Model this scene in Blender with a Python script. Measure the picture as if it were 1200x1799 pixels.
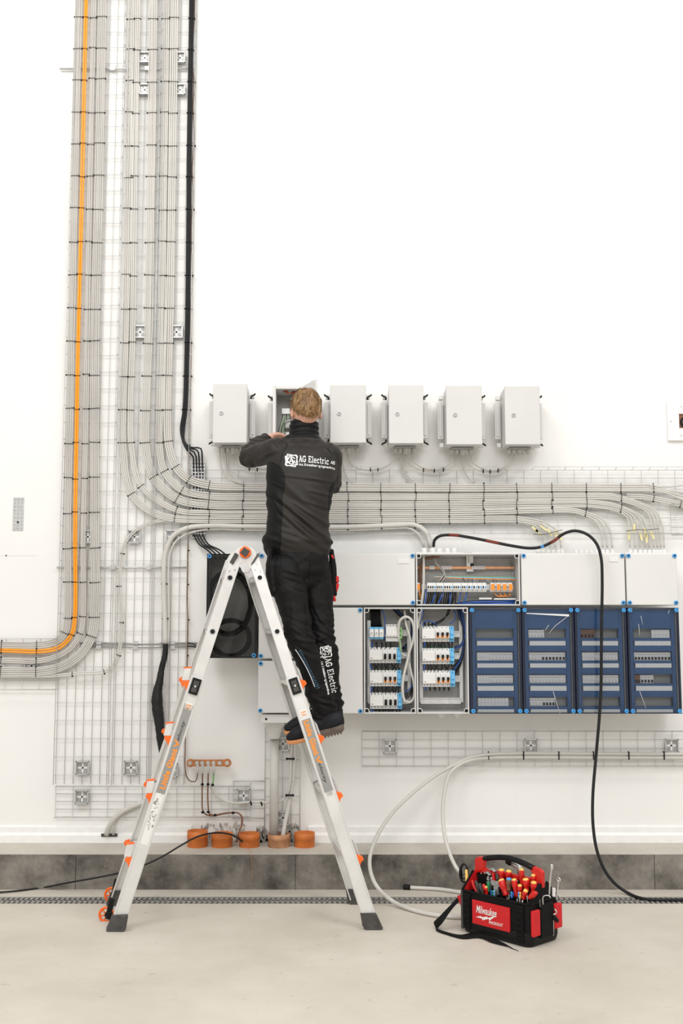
import bpy, bmesh, math, random
from mathutils import Vector, Matrix, noise
from mathutils.bvhtree import BVHTree
random.seed(7)
V = Vector
scene = bpy.context.scene
COL = scene.collection
for o in list(bpy.data.objects): bpy.data.objects.remove(o)

# ---------------------------------------------------------------- camera
FPX = 1890.0                      # focal length for a 1200 x 1799 frame
CAMH = 1.42
PITCH = math.atan(FPX / 17000.0)
cam = bpy.data.cameras.new('camera'); camo = bpy.data.objects.new('camera', cam); COL.objects.link(camo)
cam.sensor_fit = 'VERTICAL'; cam.sensor_height = 36.0; cam.sensor_width = 24.0
cam.lens = FPX / 1799.0 * 36.0
cam.clip_start = .05; cam.clip_end = 100
camo.location = (0, 0, CAMH); camo.rotation_euler = (math.pi/2 + PITCH, 0, 0)
scene.camera = camo

# ---------------------------------------------------------------- light
EXPOSURE = -0.14
WORLD = .71
LAMP = 82.0
scene.view_settings.view_transform = 'Standard'; scene.view_settings.look = 'None'
scene.view_settings.gamma = 1.0; scene.view_settings.use_curve_mapping = False
scene.view_settings.exposure = EXPOSURE
wd = bpy.data.worlds.new('world'); scene.world = wd; wd.use_nodes = True
bg = wd.node_tree.nodes['Background']; bg.inputs[0].default_value = (1.0, .985, .96, 1); bg.inputs[1].default_value = WORLD
def area(name, loc, size, energy, target, color=(1, .985, .96)):
    l = bpy.data.lights.new(name, 'AREA'); l.shape = 'RECTANGLE'; l.size = size[0]; l.size_y = size[1]
    l.energy = energy; l.color = color
    o = bpy.data.objects.new(name, l); COL.objects.link(o); o.location = loc
    d = V(target) - V(loc); o.rotation_euler = d.to_track_quat('-Z', 'Y').to_euler()
    return o
area('hall_or_fill_lamp', (-3.2, 1.2, 7.6), (3, 2), LAMP*2.6, (-1.2, 6.4, .6))
area('hall_or_fill_lamp', (3.2, 1.2, 7.6), (3, 2), LAMP*2.6, (1.2, 6.4, .6))
area('hall_or_fill_lamp', (0, -3.5, 5.6), (6, 2.5), LAMP*3.6, (0, 6.4, .6))  # soft frontal fill added behind the camera to brighten the lower wall

# ---------------------------------------------------------------- pixel -> place
SP, CP = math.sin(PITCH), math.cos(PITCH)
def W(px, py, Y):                 # the point at depth Y seen at that place in the photograph
    dx = (px-600)/FPX; dz = (899.5-py)/FPX
    dy = -SP*dz + CP; z = CP*dz + SP
    t = Y/dy
    return V((dx*t, Y, CAMH + z*t))
def G(px, py, z=0.0):             # same on a level plane
    dx = (px-600)/FPX; dz = (899.5-py)/FPX
    dy = -SP*dz + CP; dzz = CP*dz + SP
    t = (z-CAMH)/dzz
    return V((dx*t, dy*t, z))

# ---------------------------------------------------------------- materials
MATS = {}
def mat(name, col, rough=.5, metal=0.0, var=.0, scale=20.0, bump=0.0, bscale=60.0, spec=.5, coords='Object'):
    if name in MATS: return MATS[name]
    m = bpy.data.materials.new(name); m.use_nodes = True
    nt = m.node_tree; b = nt.nodes['Principled BSDF']
    b.inputs['Base Color'].default_value = (*col, 1); b.inputs['Roughness'].default_value = rough
    b.inputs['Metallic'].default_value = metal
    b.inputs['Specular IOR Level'].default_value = spec
    geo = nt.nodes.new('ShaderNodeNewGeometry')
    n = nt.nodes.new('ShaderNodeTexNoise'); n.inputs['Scale'].default_value = scale; n.inputs['Detail'].default_value = 5
    nt.links.new(geo.outputs['Position'], n.inputs['Vector'])
    r = nt.nodes.new('ShaderNodeValToRGB'); v = max(var, .03)
    r.color_ramp.elements[0].position = .3; r.color_ramp.elements[1].position = .7
    r.color_ramp.elements[0].color = (*[max(0, c*(1-v)) for c in col], 1)
    r.color_ramp.elements[1].color = (*[min(1, c*(1+v)) for c in col], 1)
    nt.links.new(n.outputs['Fac'], r.inputs['Fac']); nt.links.new(r.outputs['Color'], b.inputs['Base Color'])
    if bump:
        n2 = nt.nodes.new('ShaderNodeTexNoise'); n2.inputs['Scale'].default_value = bscale; n2.inputs['Detail'].default_value = 4
        nt.links.new(geo.outputs['Position'], n2.inputs['Vector'])
        bp = nt.nodes.new('ShaderNodeBump'); bp.inputs['Strength'].default_value = bump; bp.inputs['Distance'].default_value = .01
        nt.links.new(n2.outputs['Fac'], bp.inputs['Height']); nt.links.new(bp.outputs['Normal'], b.inputs['Normal'])
    MATS[name] = m; return m
def glass(name, tint, gloss=.10, rough=.06):
    m = bpy.data.materials.new(name); m.use_nodes = True; nt = m.node_tree
    nt.nodes.remove(nt.nodes['Principled BSDF']); out = nt.nodes['Material Output']
    t = nt.nodes.new('ShaderNodeBsdfTransparent'); t.inputs[0].default_value = (*tint, 1)
    g = nt.nodes.new('ShaderNodeBsdfGlossy'); g.inputs['Roughness'].default_value = rough
    fr = nt.nodes.new('ShaderNodeFresnel'); fr.inputs[0].default_value = 1.28
    ns = nt.nodes.new('ShaderNodeTexNoise'); ns.inputs['Scale'].default_value = 9
    mul = nt.nodes.new('ShaderNodeMath'); mul.operation = 'MULTIPLY_ADD'; mul.inputs[1].default_value = gloss
    nt.links.new(ns.outputs['Fac'], mul.inputs[0]); nt.links.new(fr.outputs[0], mul.inputs[2])
    mx = nt.nodes.new('ShaderNodeMixShader'); nt.links.new(mul.outputs[0], mx.inputs[0])
    nt.links.new(t.outputs[0], mx.inputs[1]); nt.links.new(g.outputs[0], mx.inputs[2]); nt.links.new(mx.outputs[0], out.inputs['Surface'])
    return m
def concrete(name, c0, c1, scale, stain, bump=.25, speck=True):
    m = bpy.data.materials.new(name); m.use_nodes = True; nt = m.node_tree; b = nt.nodes['Principled BSDF']
    L = nt.links.new
    geo = nt.nodes.new('ShaderNodeNewGeometry')
    n = nt.nodes.new('ShaderNodeTexNoise'); n.inputs['Scale'].default_value = scale; n.inputs['Detail'].default_value = 8; n.inputs['Roughness'].default_value = .65
    L(geo.outputs['Position'], n.inputs['Vector'])
    r = nt.nodes.new('ShaderNodeValToRGB'); r.color_ramp.elements[0].position = .32; r.color_ramp.elements[1].position = .68
    r.color_ramp.elements[0].color = (*c0, 1); r.color_ramp.elements[1].color = (*c1, 1)
    L(n.outputs['Fac'], r.inputs['Fac'])
    n2 = nt.nodes.new('ShaderNodeTexNoise'); n2.inputs['Scale'].default_value = scale*9; n2.inputs['Detail'].default_value = 3
    L(geo.outputs['Position'], n2.inputs['Vector'])
    r2 = nt.nodes.new('ShaderNodeValToRGB'); r2.color_ramp.elements[0].position = .66; r2.color_ramp.elements[1].position = .74
    r2.color_ramp.elements[0].color = (0, 0, 0, 1); r2.color_ramp.elements[1].color = (1, 1, 1, 1)
    L(n2.outputs['Fac'], r2.inputs['Fac'])
    mx = nt.nodes.new('ShaderNodeMix'); mx.data_type = 'RGBA'
    L(r.outputs['Color'], mx.inputs[6]); mx.inputs[7].default_value = (*stain, 1)
    fm = nt.nodes.new('ShaderNodeMath'); fm.operation = 'MULTIPLY'; fm.inputs[1].default_value = .5
    L(r2.outputs['Color'], fm.inputs[0]); L(fm.outputs[0], mx.inputs[0])
    L(mx.outputs[2], b.inputs['Base Color']); b.inputs['Roughness'].default_value = .75
    bp = nt.nodes.new('ShaderNodeBump'); bp.inputs['Strength'].default_value = bump; bp.inputs['Distance'].default_value = .01
    n3 = nt.nodes.new('ShaderNodeTexNoise'); n3.inputs['Scale'].default_value = 40; n3.inputs['Detail'].default_value = 6
    L(geo.outputs['Position'], n3.inputs['Vector']); L(n3.outputs['Fac'], bp.inputs['Height']); L(bp.outputs['Normal'], b.inputs['Normal'])
    return m
M = dict(
 wall=mat('white_wall_panel', (.86, .855, .835), .55, var=.012, scale=1.5),
 trim=mat('white_trim', (.88, .875, .86), .4),
 wire=mat('galvanised_wire', (.60, .60, .59), .35, .4, var=.1, scale=30),
 galv=mat('galvanised_plate', (.42, .42, .42), .4, .6, var=.3, scale=90),
 cable=mat('grey_cable_sheath', (.56, .54, .505), .45, var=.06, scale=6),
 cable2=mat('pale_cable_sheath', (.62, .60, .56), .42, var=.05, scale=6),
 orange=mat('orange_cable_sheath', (.95, .36, .012), .4, var=.04),
 black=mat('black_plastic', (.006, .006, .0065), .45, var=.2, spec=.25),
 blackc=mat('black_cable_sheath', (.014, .014, .015), .5, var=.2, spec=.3),
 copper=mat('copper_metal', (.50, .20, .075), .4, .35, var=.25, scale=40),
 copperw=mat('brown_wire', (.20, .09, .045), .5, var=.2),
 copperb=mat('bright_copper_bar', (.72, .33, .16), .35, .5, var=.12, scale=40),
 steel=mat('steel', (.62, .62, .61), .3, .8, var=.08),
 white=mat('white_plastic', (.80, .795, .775), .4, var=.01, scale=3),
 box=mat('grey_white_enclosure', (.70, .695, .68), .42, var=.012, scale=4),
 lid=mat('light_grey_lid', (.74, .735, .715), .38, var=.012, scale=4),
 inner=mat('enclosure_inside', (.42, .415, .40), .5, var=.06, scale=30),
 blue=mat('blue_cover', (.018, .088, .235), .5, var=.06, scale=8),
 bluescrew=mat('blue_plastic', (.06, .33, .72), .35),
 lightblue=mat('light_blue_plastic', (.16, .50, .80), .4),
 green=mat('green_plastic', (.22, .45, .16), .45),
 greenst=mat('dark_green_plastic', (.02, .25, .10), .45),
 bluew=mat('blue_wire', (.015, .09, .40), .4),
 navy=mat('dark_blue_rubber', (.01, .02, .06), .4),
 winback=mat('grey_backing', (.30, .30, .285), .6),
 orangep=mat('orange_plastic', (.93, .15, .012), .4),
 orangel=mat('orange_label', (.95, .30, .03), .5),
 pot=mat('orange_drain_pipe', (.62, .17, .03), .5, var=.18, scale=14),
 potd=mat('dirty_drain_pipe', (.48, .24, .12), .7, var=.35, scale=18),
 alu=mat('brushed_aluminium', (.72, .71, .69), .40, .25, var=.07, scale=9, bump=.02),
 band=mat('grey_label_band', (.30, .295, .285), .5),
 cab=mat('cabinet_paint', (.655, .65, .635), .42, var=.01, scale=3),
 alud=mat('dull_aluminium', (.55, .54, .52), .45, .3, var=.1, scale=12),
 rubber=mat('grey_rubber', (.06, .057, .053), .7, var=.3, scale=30),
 red=mat('red_fabric', (.62, .008, .012), .6, var=.06, scale=60, bump=.15, bscale=400),
 redp=mat('red_plastic', (.62, .012, .008), .33),
 yel=mat('yellow_plastic', (.85, .55, .12), .4),
 ink=mat('white_print', (.85, .85, .84), .5),
 dullred=mat('faded_red_tape', (.22, .035, .02), .6),
 skin=mat('skin', (.66, .36, .26), .5, var=.05, scale=25),
 hair=mat('ginger_blond_hair', (.27, .145, .055), .45, var=.25, scale=70),
 jacket=mat('charcoal_softshell', (.020, .0172, .0145), .52, var=.10, scale=160, bump=.05, bscale=500, spec=.28),
 jacketb=mat('black_side_panel', (.0028, .0028, .003), .55, spec=.22),
 trouser=mat('black_trouser_cloth', (.0042, .0038, .0040), .6, var=.2, scale=60, bump=.08, bscale=300, spec=.22),
 shoe=mat('dark_shoe_leather', (.009, .0095, .013), .6, var=.2, scale=40, spec=.25),
 sole=mat('brown_grey_sole', (.12, .09, .07), .7, var=.3, scale=30),
 solo=mat('tan_orange_sole', (.62, .26, .10), .6),
 conduit=mat('grey_plastic_pipe', (.60, .58, .545), .5, var=.07, scale=7),
 tape=mat('yellow_label', (.80, .72, .38), .6),
 grate=mat('dull_steel_grate', (.40, .385, .36), .5, .4, var=.15, scale=30),
 dark=mat('dark_void', (.01, .01, .01), .9),
 nylon=mat('black_nylon', (.0045, .0045, .005), .7, var=.2, scale=90, bump=.12, bscale=500, spec=.2),
)
M['floor'] = concrete('concrete_floor', (.54, .495, .42), (.64, .595, .52), 1.6, (.42, .37, .30), .12)
M['kerbtop'] = concrete('kerb_top_concrete', (.50, .465, .40), (.61, .57, .50), 3, (.35, .32, .27))
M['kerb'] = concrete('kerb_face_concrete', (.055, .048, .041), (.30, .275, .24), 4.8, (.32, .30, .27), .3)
M['smoke'] = glass('smoked_lid', (.66, .66, .65), .02)
M['clear'] = glass('clear_lid', (.93, .94, .955), .03)

# ---------------------------------------------------------------- mesh builder
def nth(k, n, a='leftmost', z='rightmost', mid='from the left'):
    W_ = ['first', 'second', 'third', 'fourth', 'fifth', 'sixth', 'seventh', 'eighth', 'ninth', 'tenth', 'eleventh', 'twelfth', 'thirteenth', 'fourteenth', 'fifteenth', 'sixteenth', 'seventeenth', 'eighteenth', 'nineteenth', 'twentieth']
    if k == 0: return a
    if k == n-1: return z
    if n == 3: return 'middle'
    return W_[k]+' '+mid
class B:
    def __init__(s): s.v = []; s.f = []; s.m = []; s.s = []
    def add(s, vs, fs, m=0, sm=False):
        o = len(s.v); s.v += [V(v) for v in vs]
        for f in fs: s.f.append([o+i for i in f]); s.m.append(m); s.s.append(sm)
        return s
    def obox(s, c, ax, ay, az, m=0):        # centre and half axes
        c = V(c); ax, ay, az = V(ax), V(ay), V(az)
        vs = [c + ax*i + ay*j + az*k for i in (-1, 1) for j in (-1, 1) for k in (-1, 1)]
        fs = [(0, 1, 3, 2), (4, 6, 7, 5), (0, 4, 5, 1), (2, 3, 7, 6), (0, 2, 6, 4), (1, 5, 7, 3)]
        if ax.cross(ay).dot(az) < 0: fs = [f[::-1] for f in fs]
        return s.add(vs, fs, m)
    def box(s, x0, x1, y0, y1, z0, z1, m=0):
        return s.obox(((x0+x1)/2, (y0+y1)/2, (z0+z1)/2), (abs(x1-x0)/2, 0, 0), (0, abs(y1-y0)/2, 0), (0, 0, abs(z1-z0)/2), m)
    def tube(s, pts, r, seg=8, m=0, closed=False, rb=None, ref=None, caps=True, sm=True):
        pts = [V(p) for p in pts]; n = len(pts)
        rs = r if isinstance(r, (list, tuple)) else [r]*n
        rbs = rb if isinstance(rb, (list, tuple)) else ([rb]*n if rb else rs)
        vs = []; prev = None
        for i, p in enumerate(pts):
            if closed: t = pts[(i+1) % n] - pts[i-1]
            else: t = pts[min(i+1, n-1)] - pts[max(i-1, 0)]
            if t.length < 1e-9: t = V((0, 0, 1))
            t.normalize()
            if ref is not None: a = V(ref)
            elif prev is None:
                a = V((0, 0, 1)) if abs(t.z) < .9 else V((1, 0, 0))
            else: a = prev
            a = a - t*a.dot(t)
            if a.length < 1e-6: a = t.orthogonal()
            a.normalize(); b = t.cross(a); prev = a
            for k in range(seg):
                an = 2*math.pi*k/seg
                vs.append(p + a*(rs[i]*math.cos(an)) + b*(rbs[i]*math.sin(an)))
        fs = []
        for i in range(n if closed else n-1):
            j = (i+1) % n
            for k in range(seg):
                k2 = (k+1) % seg
                fs.append((i*seg+k, i*seg+k2, j*seg+k2, j*seg+k))
        s.add(vs, fs, m, sm)
        if caps and not closed:
            o = len(s.v)-len(vs)
            s.f.append([o+k for k in range(seg)][::-1]); s.m.append(m); s.s.append(False)
            s.f.append([o+(n-1)*seg+k for k in range(seg)]); s.m.append(m); s.s.append(False)
        return s
    def cyl(s, p0, p1, r0, r1=None, seg=16, m=0):
        r1 = r0 if r1 is None else r1
        return s.tube([p0, p1], [r0, r1], seg, m)
    def ring(s, c, axis, r, rr, seg=24, m=0, sg=6):
        axis = V(axis).normalized(); a = axis.orthogonal().normalized(); b = axis.cross(a)
        return s.tube([V(c)+a*(r*math.cos(2*math.pi*i/seg))+b*(r*math.sin(2*math.pi*i/seg)) for i in range(seg)], rr, sg, m, closed=True)
    def lathe(s, c, axis, prof, seg=20, m=0):    # prof: (radius, height) along axis
        axis = V(axis).normalized(); c = V(c)
        a = axis.orthogonal().normalized(); b = axis.cross(a); vs = []
        for r, h in prof:
            for k in range(seg):
                an = 2*math.pi*k/seg; vs.append(c + axis*h + a*(r*math.cos(an)) + b*(r*math.sin(an)))
        fs = [(i*seg+k, i*seg+(k+1) % seg, (i+1)*seg+(k+1) % seg, (i+1)*seg+k) for i in range(len(prof)-1) for k in range(seg)]
        return s.add(vs, fs, m, True)
    def prism(s, poly, o, ax, ay, n, m=0):       # polygon (x,y) in frame, extruded by vector n
        o, ax, ay, n = V(o), V(ax), V(ay), V(n); k = len(poly)
        a = [o + ax*x + ay*y for x, y in poly]; b = [p + n for p in a]
        s.add(a+b, [tuple(range(k))[::-1], tuple(range(k, 2*k))] + [(i, (i+1) % k, k+(i+1) % k, k+i) for i in range(k)], m)
        return s
    def ball(s, c, rx, ry=None, rz=None, m=0, seg=14, rg=8, rot=None):
        ry = ry or rx; rz = rz or rx; vs = []; c = V(c)
        for i in range(rg+1):
            th = math.pi*i/rg
            for k in range(seg):
                p = V((rx*math.sin(th)*math.cos(2*math.pi*k/seg), ry*math.sin(th)*math.sin(2*math.pi*k/seg), rz*math.cos(th)))
                if rot: p = rot @ p
                vs.append(c+p)
        fs = [(i*seg+k, (i+1)*seg+k, (i+1)*seg+(k+1) % seg, i*seg+(k+1) % seg) for i in range(rg) for k in range(seg)]
        return s.add(vs, fs, m, True)
    def build(s, name, mats, parent=None, label=None, cat=None, group=None, kind=None, bevel=0, base=True, bseg=2):
        if not isinstance(mats, (list, tuple)): mats = [mats]
        xs = [v.x for v in s.v]; ys = [v.y for v in s.v]; zs = [v.z for v in s.v]
        c = V(((min(xs)+max(xs))/2, (min(ys)+max(ys))/2, min(zs)))
        me = bpy.data.meshes.new(name); me.from_pydata([v-c for v in s.v], [], s.f)
        me.polygons.foreach_set('material_index', s.m); me.polygons.foreach_set('use_smooth', s.s)
        for mm in mats: me.materials.append(M[mm] if isinstance(mm, str) else mm)
        me.validate(); me.update()
        bm = bmesh.new(); bm.from_mesh(me); bmesh.ops.recalc_face_normals(bm, faces=bm.faces); bm.to_mesh(me); bm.free()
        o = bpy.data.objects.new(name, me); COL.objects.link(o)
        attach(o, c, parent)
        tag(o, label, cat, group, kind)
        if bevel:
            md = o.modifiers.new('bevel', 'BEVEL'); md.width = bevel; md.segments = bseg; md.limit_method = 'ANGLE'; md.angle_limit = math.radians(50)
        return o
WLOC = {}
def attach(o, c, parent):
    WLOC[o.name] = V(c)
    if parent is not None:
        o.parent = parent; o.location = V(c) - WLOC[parent.name]
    else: o.location = c
def tag(o, label=None, cat=None, group=None, kind=None):
    if label: o['label'] = label
    if cat: o['category'] = cat
    if group: o['group'] = group
    if kind: o['kind'] = kind
    return o
def empty(name, loc, label, cat, group=None, kind=None):
    o = bpy.data.objects.new(name, None); COL.objects.link(o); o.empty_display_size = .05
    o.location = loc; WLOC[o.name] = V(loc)
    return tag(o, label, cat, group, kind)
def meshobj(name, me, mats, parent=None, **k):
    vs = me.vertices
    c = V(((min(v.co.x for v in vs)+max(v.co.x for v in vs))/2, (min(v.co.y for v in vs)+max(v.co.y for v in vs))/2, min(v.co.z for v in vs)))
    mi_ = [p.material_index for p in me.polygons]; me.transform(Matrix.Translation(-c)); me.materials.clear()
    for mm in mats: me.materials.append(M[mm])
    me.polygons.foreach_set('material_index', mi_)
    o = bpy.data.objects.new(name, me); COL.objects.link(o); attach(o, c, parent); tag(o, **k)
    return o
def dup(root, delta, label=None, group=None):
    r = root.copy(); COL.objects.link(r); r.location = root.location + V(delta); WLOC[r.name] = WLOC[root.name] + V(delta)
    if label: r['label'] = label
    if group: r['group'] = group
    for ch in list(root.children):
        c = ch.copy(); COL.objects.link(c); c.parent = r; WLOC[c.name] = WLOC[ch.name] + V(delta)
        for g in list(ch.children):
            d = g.copy(); COL.objects.link(d); d.parent = c
    return r
def spline(pts, step=.03, closed=False):
    pts = [V(p) for p in pts]; n = len(pts); out = []
    rng = range(n) if closed else range(n-1)
    for i in rng:
        if closed: p0, p1, p2, p3 = pts[i-1], pts[i], pts[(i+1) % n], pts[(i+2) % n]
        else:
            p1, p2 = pts[i], pts[i+1]
            p0 = pts[i-1] if i else p1*2-p2
            p3 = pts[i+2] if i+2 < n else p2*2-p1
        t0 = 0; t1 = t0+max((p1-p0).length, 1e-5)**.5; t2 = t1+max((p2-p1).length, 1e-5)**.5; t3 = t2+max((p3-p2).length, 1e-5)**.5
        k = max(1, int(math.ceil((p2-p1).length/step)))
        for j in range(k):
            t = t1+(t2-t1)*j/k
            a1 = p0*((t1-t)/(t1-t0))+p1*((t-t0)/(t1-t0)); a2 = p1*((t2-t)/(t2-t1))+p2*((t-t1)/(t2-t1)); a3 = p2*((t3-t)/(t3-t2))+p3*((t-t2)/(t3-t2))
            b1 = a1*((t2-t)/(t2-t0))+a2*((t-t0)/(t2-t0)); b2 = a2*((t3-t)/(t3-t1))+a3*((t-t1)/(t3-t1))
            out.append(b1*((t2-t)/(t2-t1))+b2*((t-t1)/(t2-t1)))
    if not closed: out.append(pts[-1])
    return out

# ---------------------------------------------------------------- lettering
def font_tris(body, bold=0.0, shear=0.0, spacing=1.0):
    cu = bpy.data.curves.new('txt', 'FONT'); cu.body = body; cu.size = 1.0; cu.offset = bold; cu.shear = shear
    cu.space_character = spacing; cu.resolution_u = 3; cu.dimensions = '2D'; cu.fill_mode = 'BOTH'
    ob = bpy.data.objects.new('txt', cu); COL.objects.link(ob)
    dg = bpy.context.evaluated_depsgraph_get(); me = bpy.data.meshes.new_from_object(ob.evaluated_get(dg))
    vs = [(v.co.x, v.co.y) for v in me.vertices]; fs = [tuple(p.vertices) for p in me.polygons]
    bpy.data.objects.remove(ob); bpy.data.curves.remove(cu); bpy.data.meshes.remove(me)
    x0 = min(v[0] for v in vs); x1 = max(v[0] for v in vs)
    return [(x-x0, y) for x, y in vs], fs, x1-x0
def fit_text(body, w, h, ox=0, oy=0, **k):      # text scaled to width w and cap height h
    vs, fs, tw = font_tris(body, **k)
    return [(ox + x*w/tw, oy + y*h/.73) for x, y in vs], fs
def arc(cx, cy, rx, ry, a0, a1, n=12):
    return [(cx+rx*math.cos(math.radians(a0+(a1-a0)*i/n)), cy+ry*math.sin(math.radians(a0+(a1-a0)*i/n))) for i in range(n+1)]
SLAB = {
 'A': (.86, [([(.10, .05), (.42, .93)], .13), ([(.42, .93), (.76, .05)], .19), ([(.2, .33), (.62, .33)], .1), ([(-.05, .05), (.27, .05)], .11), ([(.55, .05), (.95, .05)], .11), ([(.22, .95), (.45, .95)], .11)]),
 'G': (.95, [(arc(.45, .5, .38, .44, 45, 340, 18), .18), ([(.48, .44), (.95, .44)], .11), ([(.8, .44), (.8, .08)], .17), ([(.76, .95), (.76, .66)], .1)]),
 'E': (.86, [([(.18, .05), (.18, .95)], .19), ([(0, .95), (.74, .95), (.74, .74)], .11), ([(0, .05), (.78, .05), (.78, .28)], .11), ([(.18, .5), (.5, .5), (.5, .36)], .1), ([(.5, .5), (.5, .64)], .1)]),
 'l': (.44, [([(.2, .05), (.2, .97)], .17), ([(.0, .05), (.4, .05)], .1), ([(.02, .97), (.2, .97)], .1)]),
 'e': (.70, [(arc(.33, .34, .27, .3, 0, 315, 16), .15), ([(.08, .36), (.6, .36)], .09)]),
 'c': (.64, [(arc(.32, .34, .26, .3, 40, 320, 16), .15), ([(.54, .66), (.54, .46)], .09)]),
 't': (.50, [([(.2, .9), (.2, .2)] + arc(.36, .2, .16, .15, 180, 300, 6), .16), ([(0, .64), (.45, .64)], .1)]),
 'r': (.58, [([(.18, .05), (.18, .64)], .16), ([(.0, .05), (.4, .05)], .1), ([(.0, .64), (.18, .64)], .1), ([(.18, .42)] + arc(.42, .42, .2, .22, 160, 60, 6), .13)]),
 'i': (.42, [([(.19, .05), (.19, .64)], .16), ([(.0, .05), (.4, .05)], .1), ([(.02, .64), (.19, .64)], .1), ([(.19, .86), (.19, .97)], .17)]),
 ' ': (.42, []),
}
def strokes(lines, k=1.0):
    vs, fs = [], []
    for pts, w in lines:
        w = w*k
        for (xa, ya), (xb, yb) in zip(pts, pts[1:]):
            d = math.hypot(xb-xa, yb-ya) or 1e-6; ux, uy = (xb-xa)/d, (yb-ya)/d; e = w*.18 if len(pts) > 2 else 0
            nx, ny = -uy*w/2, ux*w/2; o = len(vs)
            vs += [(xa-ux*e+nx, ya-uy*e+ny), (xa-ux*e-nx, ya-uy*e-ny), (xb+ux*e-nx, yb+uy*e-ny), (xb+ux*e+nx, yb+uy*e+ny)]; fs.append((o, o+1, o+2, o+3))
    return vs, fs
def slab_text(body, w, h, ox=0, oy=0):
    vs, fs = [], []; x = 0
    for ch in body:
        adv, ls = SLAB[ch]; a, b = strokes(ls); o = len(vs)
        vs += [(x+p, q) for p, q in a]; fs += [tuple(o+i for i in f) for f in b]; x += adv+.10
    return [(ox+p*w/x, oy+q*h) for p, q in vs], fs
def logo_mark(s, ox, oy):                       # crossed square frames round a ringed monogram
    ls = []
    for rot, aw, ah in ((8, .50, .44), (-10, .46, .50)):
        c, n = math.cos(math.radians(rot)), math.sin(math.radians(rot))
        q = [(-aw, -ah), (aw, -ah), (aw, ah), (-aw, ah), (-aw, -ah)]
        ls.append(([(.5+x*c-y*n, .5+x*n+y*c) for x, y in q], .075))
    ls.append((arc(.5, .5, .33, .33, 25, 335, 20), .08))
    ls += [([(.34, .26), (.5, .76)], .08), ([(.5, .76), (.66, .26)], .11), ([(.38, .42), (.62, .42)], .06), ([(.62, .45), (.84, .45)], .07), ([(.78, .45), (.78, .25)], .08),
           ([(.08, .2), (.08, .8)], .14), ([(.16, .78), (.30, .60)], .07), ([(.16, .25), (.30, .42)], .07)]
    a, b = strokes(ls); return [(ox+p*s, oy+q*s) for p, q in a], b
def merge(*parts):
    vs, fs = [], []
    for a, b in parts:
        o = len(vs); vs += list(a); fs += [tuple(o+i for i in f) for f in b]
    return vs, fs
def plane_print(name, vf, o, ax, ay, n, m, parent, label=None, th=.0006):
    b = B(); o, ax, ay, n = V(o), V(ax), V(ay), V(n)
    for f in vf[1]:
        q = [o+ax*vf[0][i][0]+ay*vf[0][i][1] for i in f]; k = len(q)
        b.add([p + n*th for p in q], [tuple(range(k))], 0)
    ob = b.build(name, m, parent, label=label); return ob
def wrap_print(name, vf, fn, bvh, m, parent, off=.0025, dirn=(0, 1, 0), label=None):
    b = B(); vs = []; d = V(dirn)
    fs2 = []
    for x, y in vf[0]:
        p = fn(x, y); h = bvh.ray_cast(p - d*1.0, d)
        q = h[0] - d*off if h[0] is not None else None
        vs.append(q)
    for f in vf[1]:
        if all(vs[i] is not None for i in f): b.add([vs[i] for i in f], [tuple(range(len(f)))], 0)
    return b.build(name, m, parent, label=label)
# ================================================================ THE SETTING
YW = 6.47                                            # the back wall
KZ = G(600, 1563).y; KY = KZ; KTOP = .193
b = B(); b.box(-6, 6, YW, YW+.2, KTOP-.02, 8.0); wall = b.build('wall_back', 'wall', kind='structure')
b = B()
DR0, DR1 = G(600, 1588).y, G(600, 1576).y            # the drain's slot in the floor
b.box(-6, 6, -5, DR0, -.1, 0); b.box(-6, 6, DR1, YW+.2, -.1, 0); b.box(-6, 6, DR0, DR1, -.1, -.06)
b.build('floor', 'floor', kind='structure')
b = B(); b.box(-6, 6, KY, YW+.2, 0, KTOP-.004, 0); b.box(-6, 6, KY-.0005, YW+.2, KTOP-.004, KTOP, 1)
for px in (133, 519, 1150):                          # joints in the kerb face
    x = W(px, 1530, KY).x; b.box(x-.0012, x+.0012, KY-.001, KY+.002, 0, KTOP-.006, 2)
b.build('trim_1', ['kerb', 'kerbtop', 'dark'], kind='structure')
# skirting, in two runs with bare wall between
def skirting(px0, px1, name):
    x0 = W(px0, 1465, YW).x; x1 = W(px1, 1465, YW).x; b = B(); y = YW
    zt = W(600, 1451, YW-.01).z
    prof = [(y, KTOP), (y-.022, KTOP), (y-.022, KTOP+.045), (y-.014, KTOP+.06), (y-.014, zt-.004), (y-.004, zt), (y, zt)]
    b.add([V((x0, p[0], p[1])) for p in prof]+[V((x1, p[0], p[1])) for p in prof],
          [tuple(range(7)), tuple(range(7, 14))[::-1]] + [(i, i+1, i+8, i+7) for i in range(6)])
    return b.build(name, 'trim', kind='structure', bevel=.002)
skirting(-400, 337, 'baseboard_left'); skirting(541, 1700, 'baseboard_right')
# joints between wall panels, a thin raised strip each
for i, (x, z0, z1) in enumerate([(W(908, 1400, YW).x, .32, .9), (W(536, 1400, YW).x, .33, .8), (W(160, 1430, YW).x, .33, .42)]):
    b = B(); b.box(x-.0015, x+.0015, YW-.0015, YW+.001, z0, z1); b.build('trim_%d' % (i+2), 'trim', kind='structure')
b = B(); p = W(11, 976, YW); b.box(W(-30, 976, YW).x, W(66, 976, YW).x, YW-.001, YW+.001, p.z-.001, p.z+.001); b.ball((p.x, YW-.003, p.z), .004, m=1)
b.build('trim_5', ['box', 'black'], kind='structure')
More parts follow.
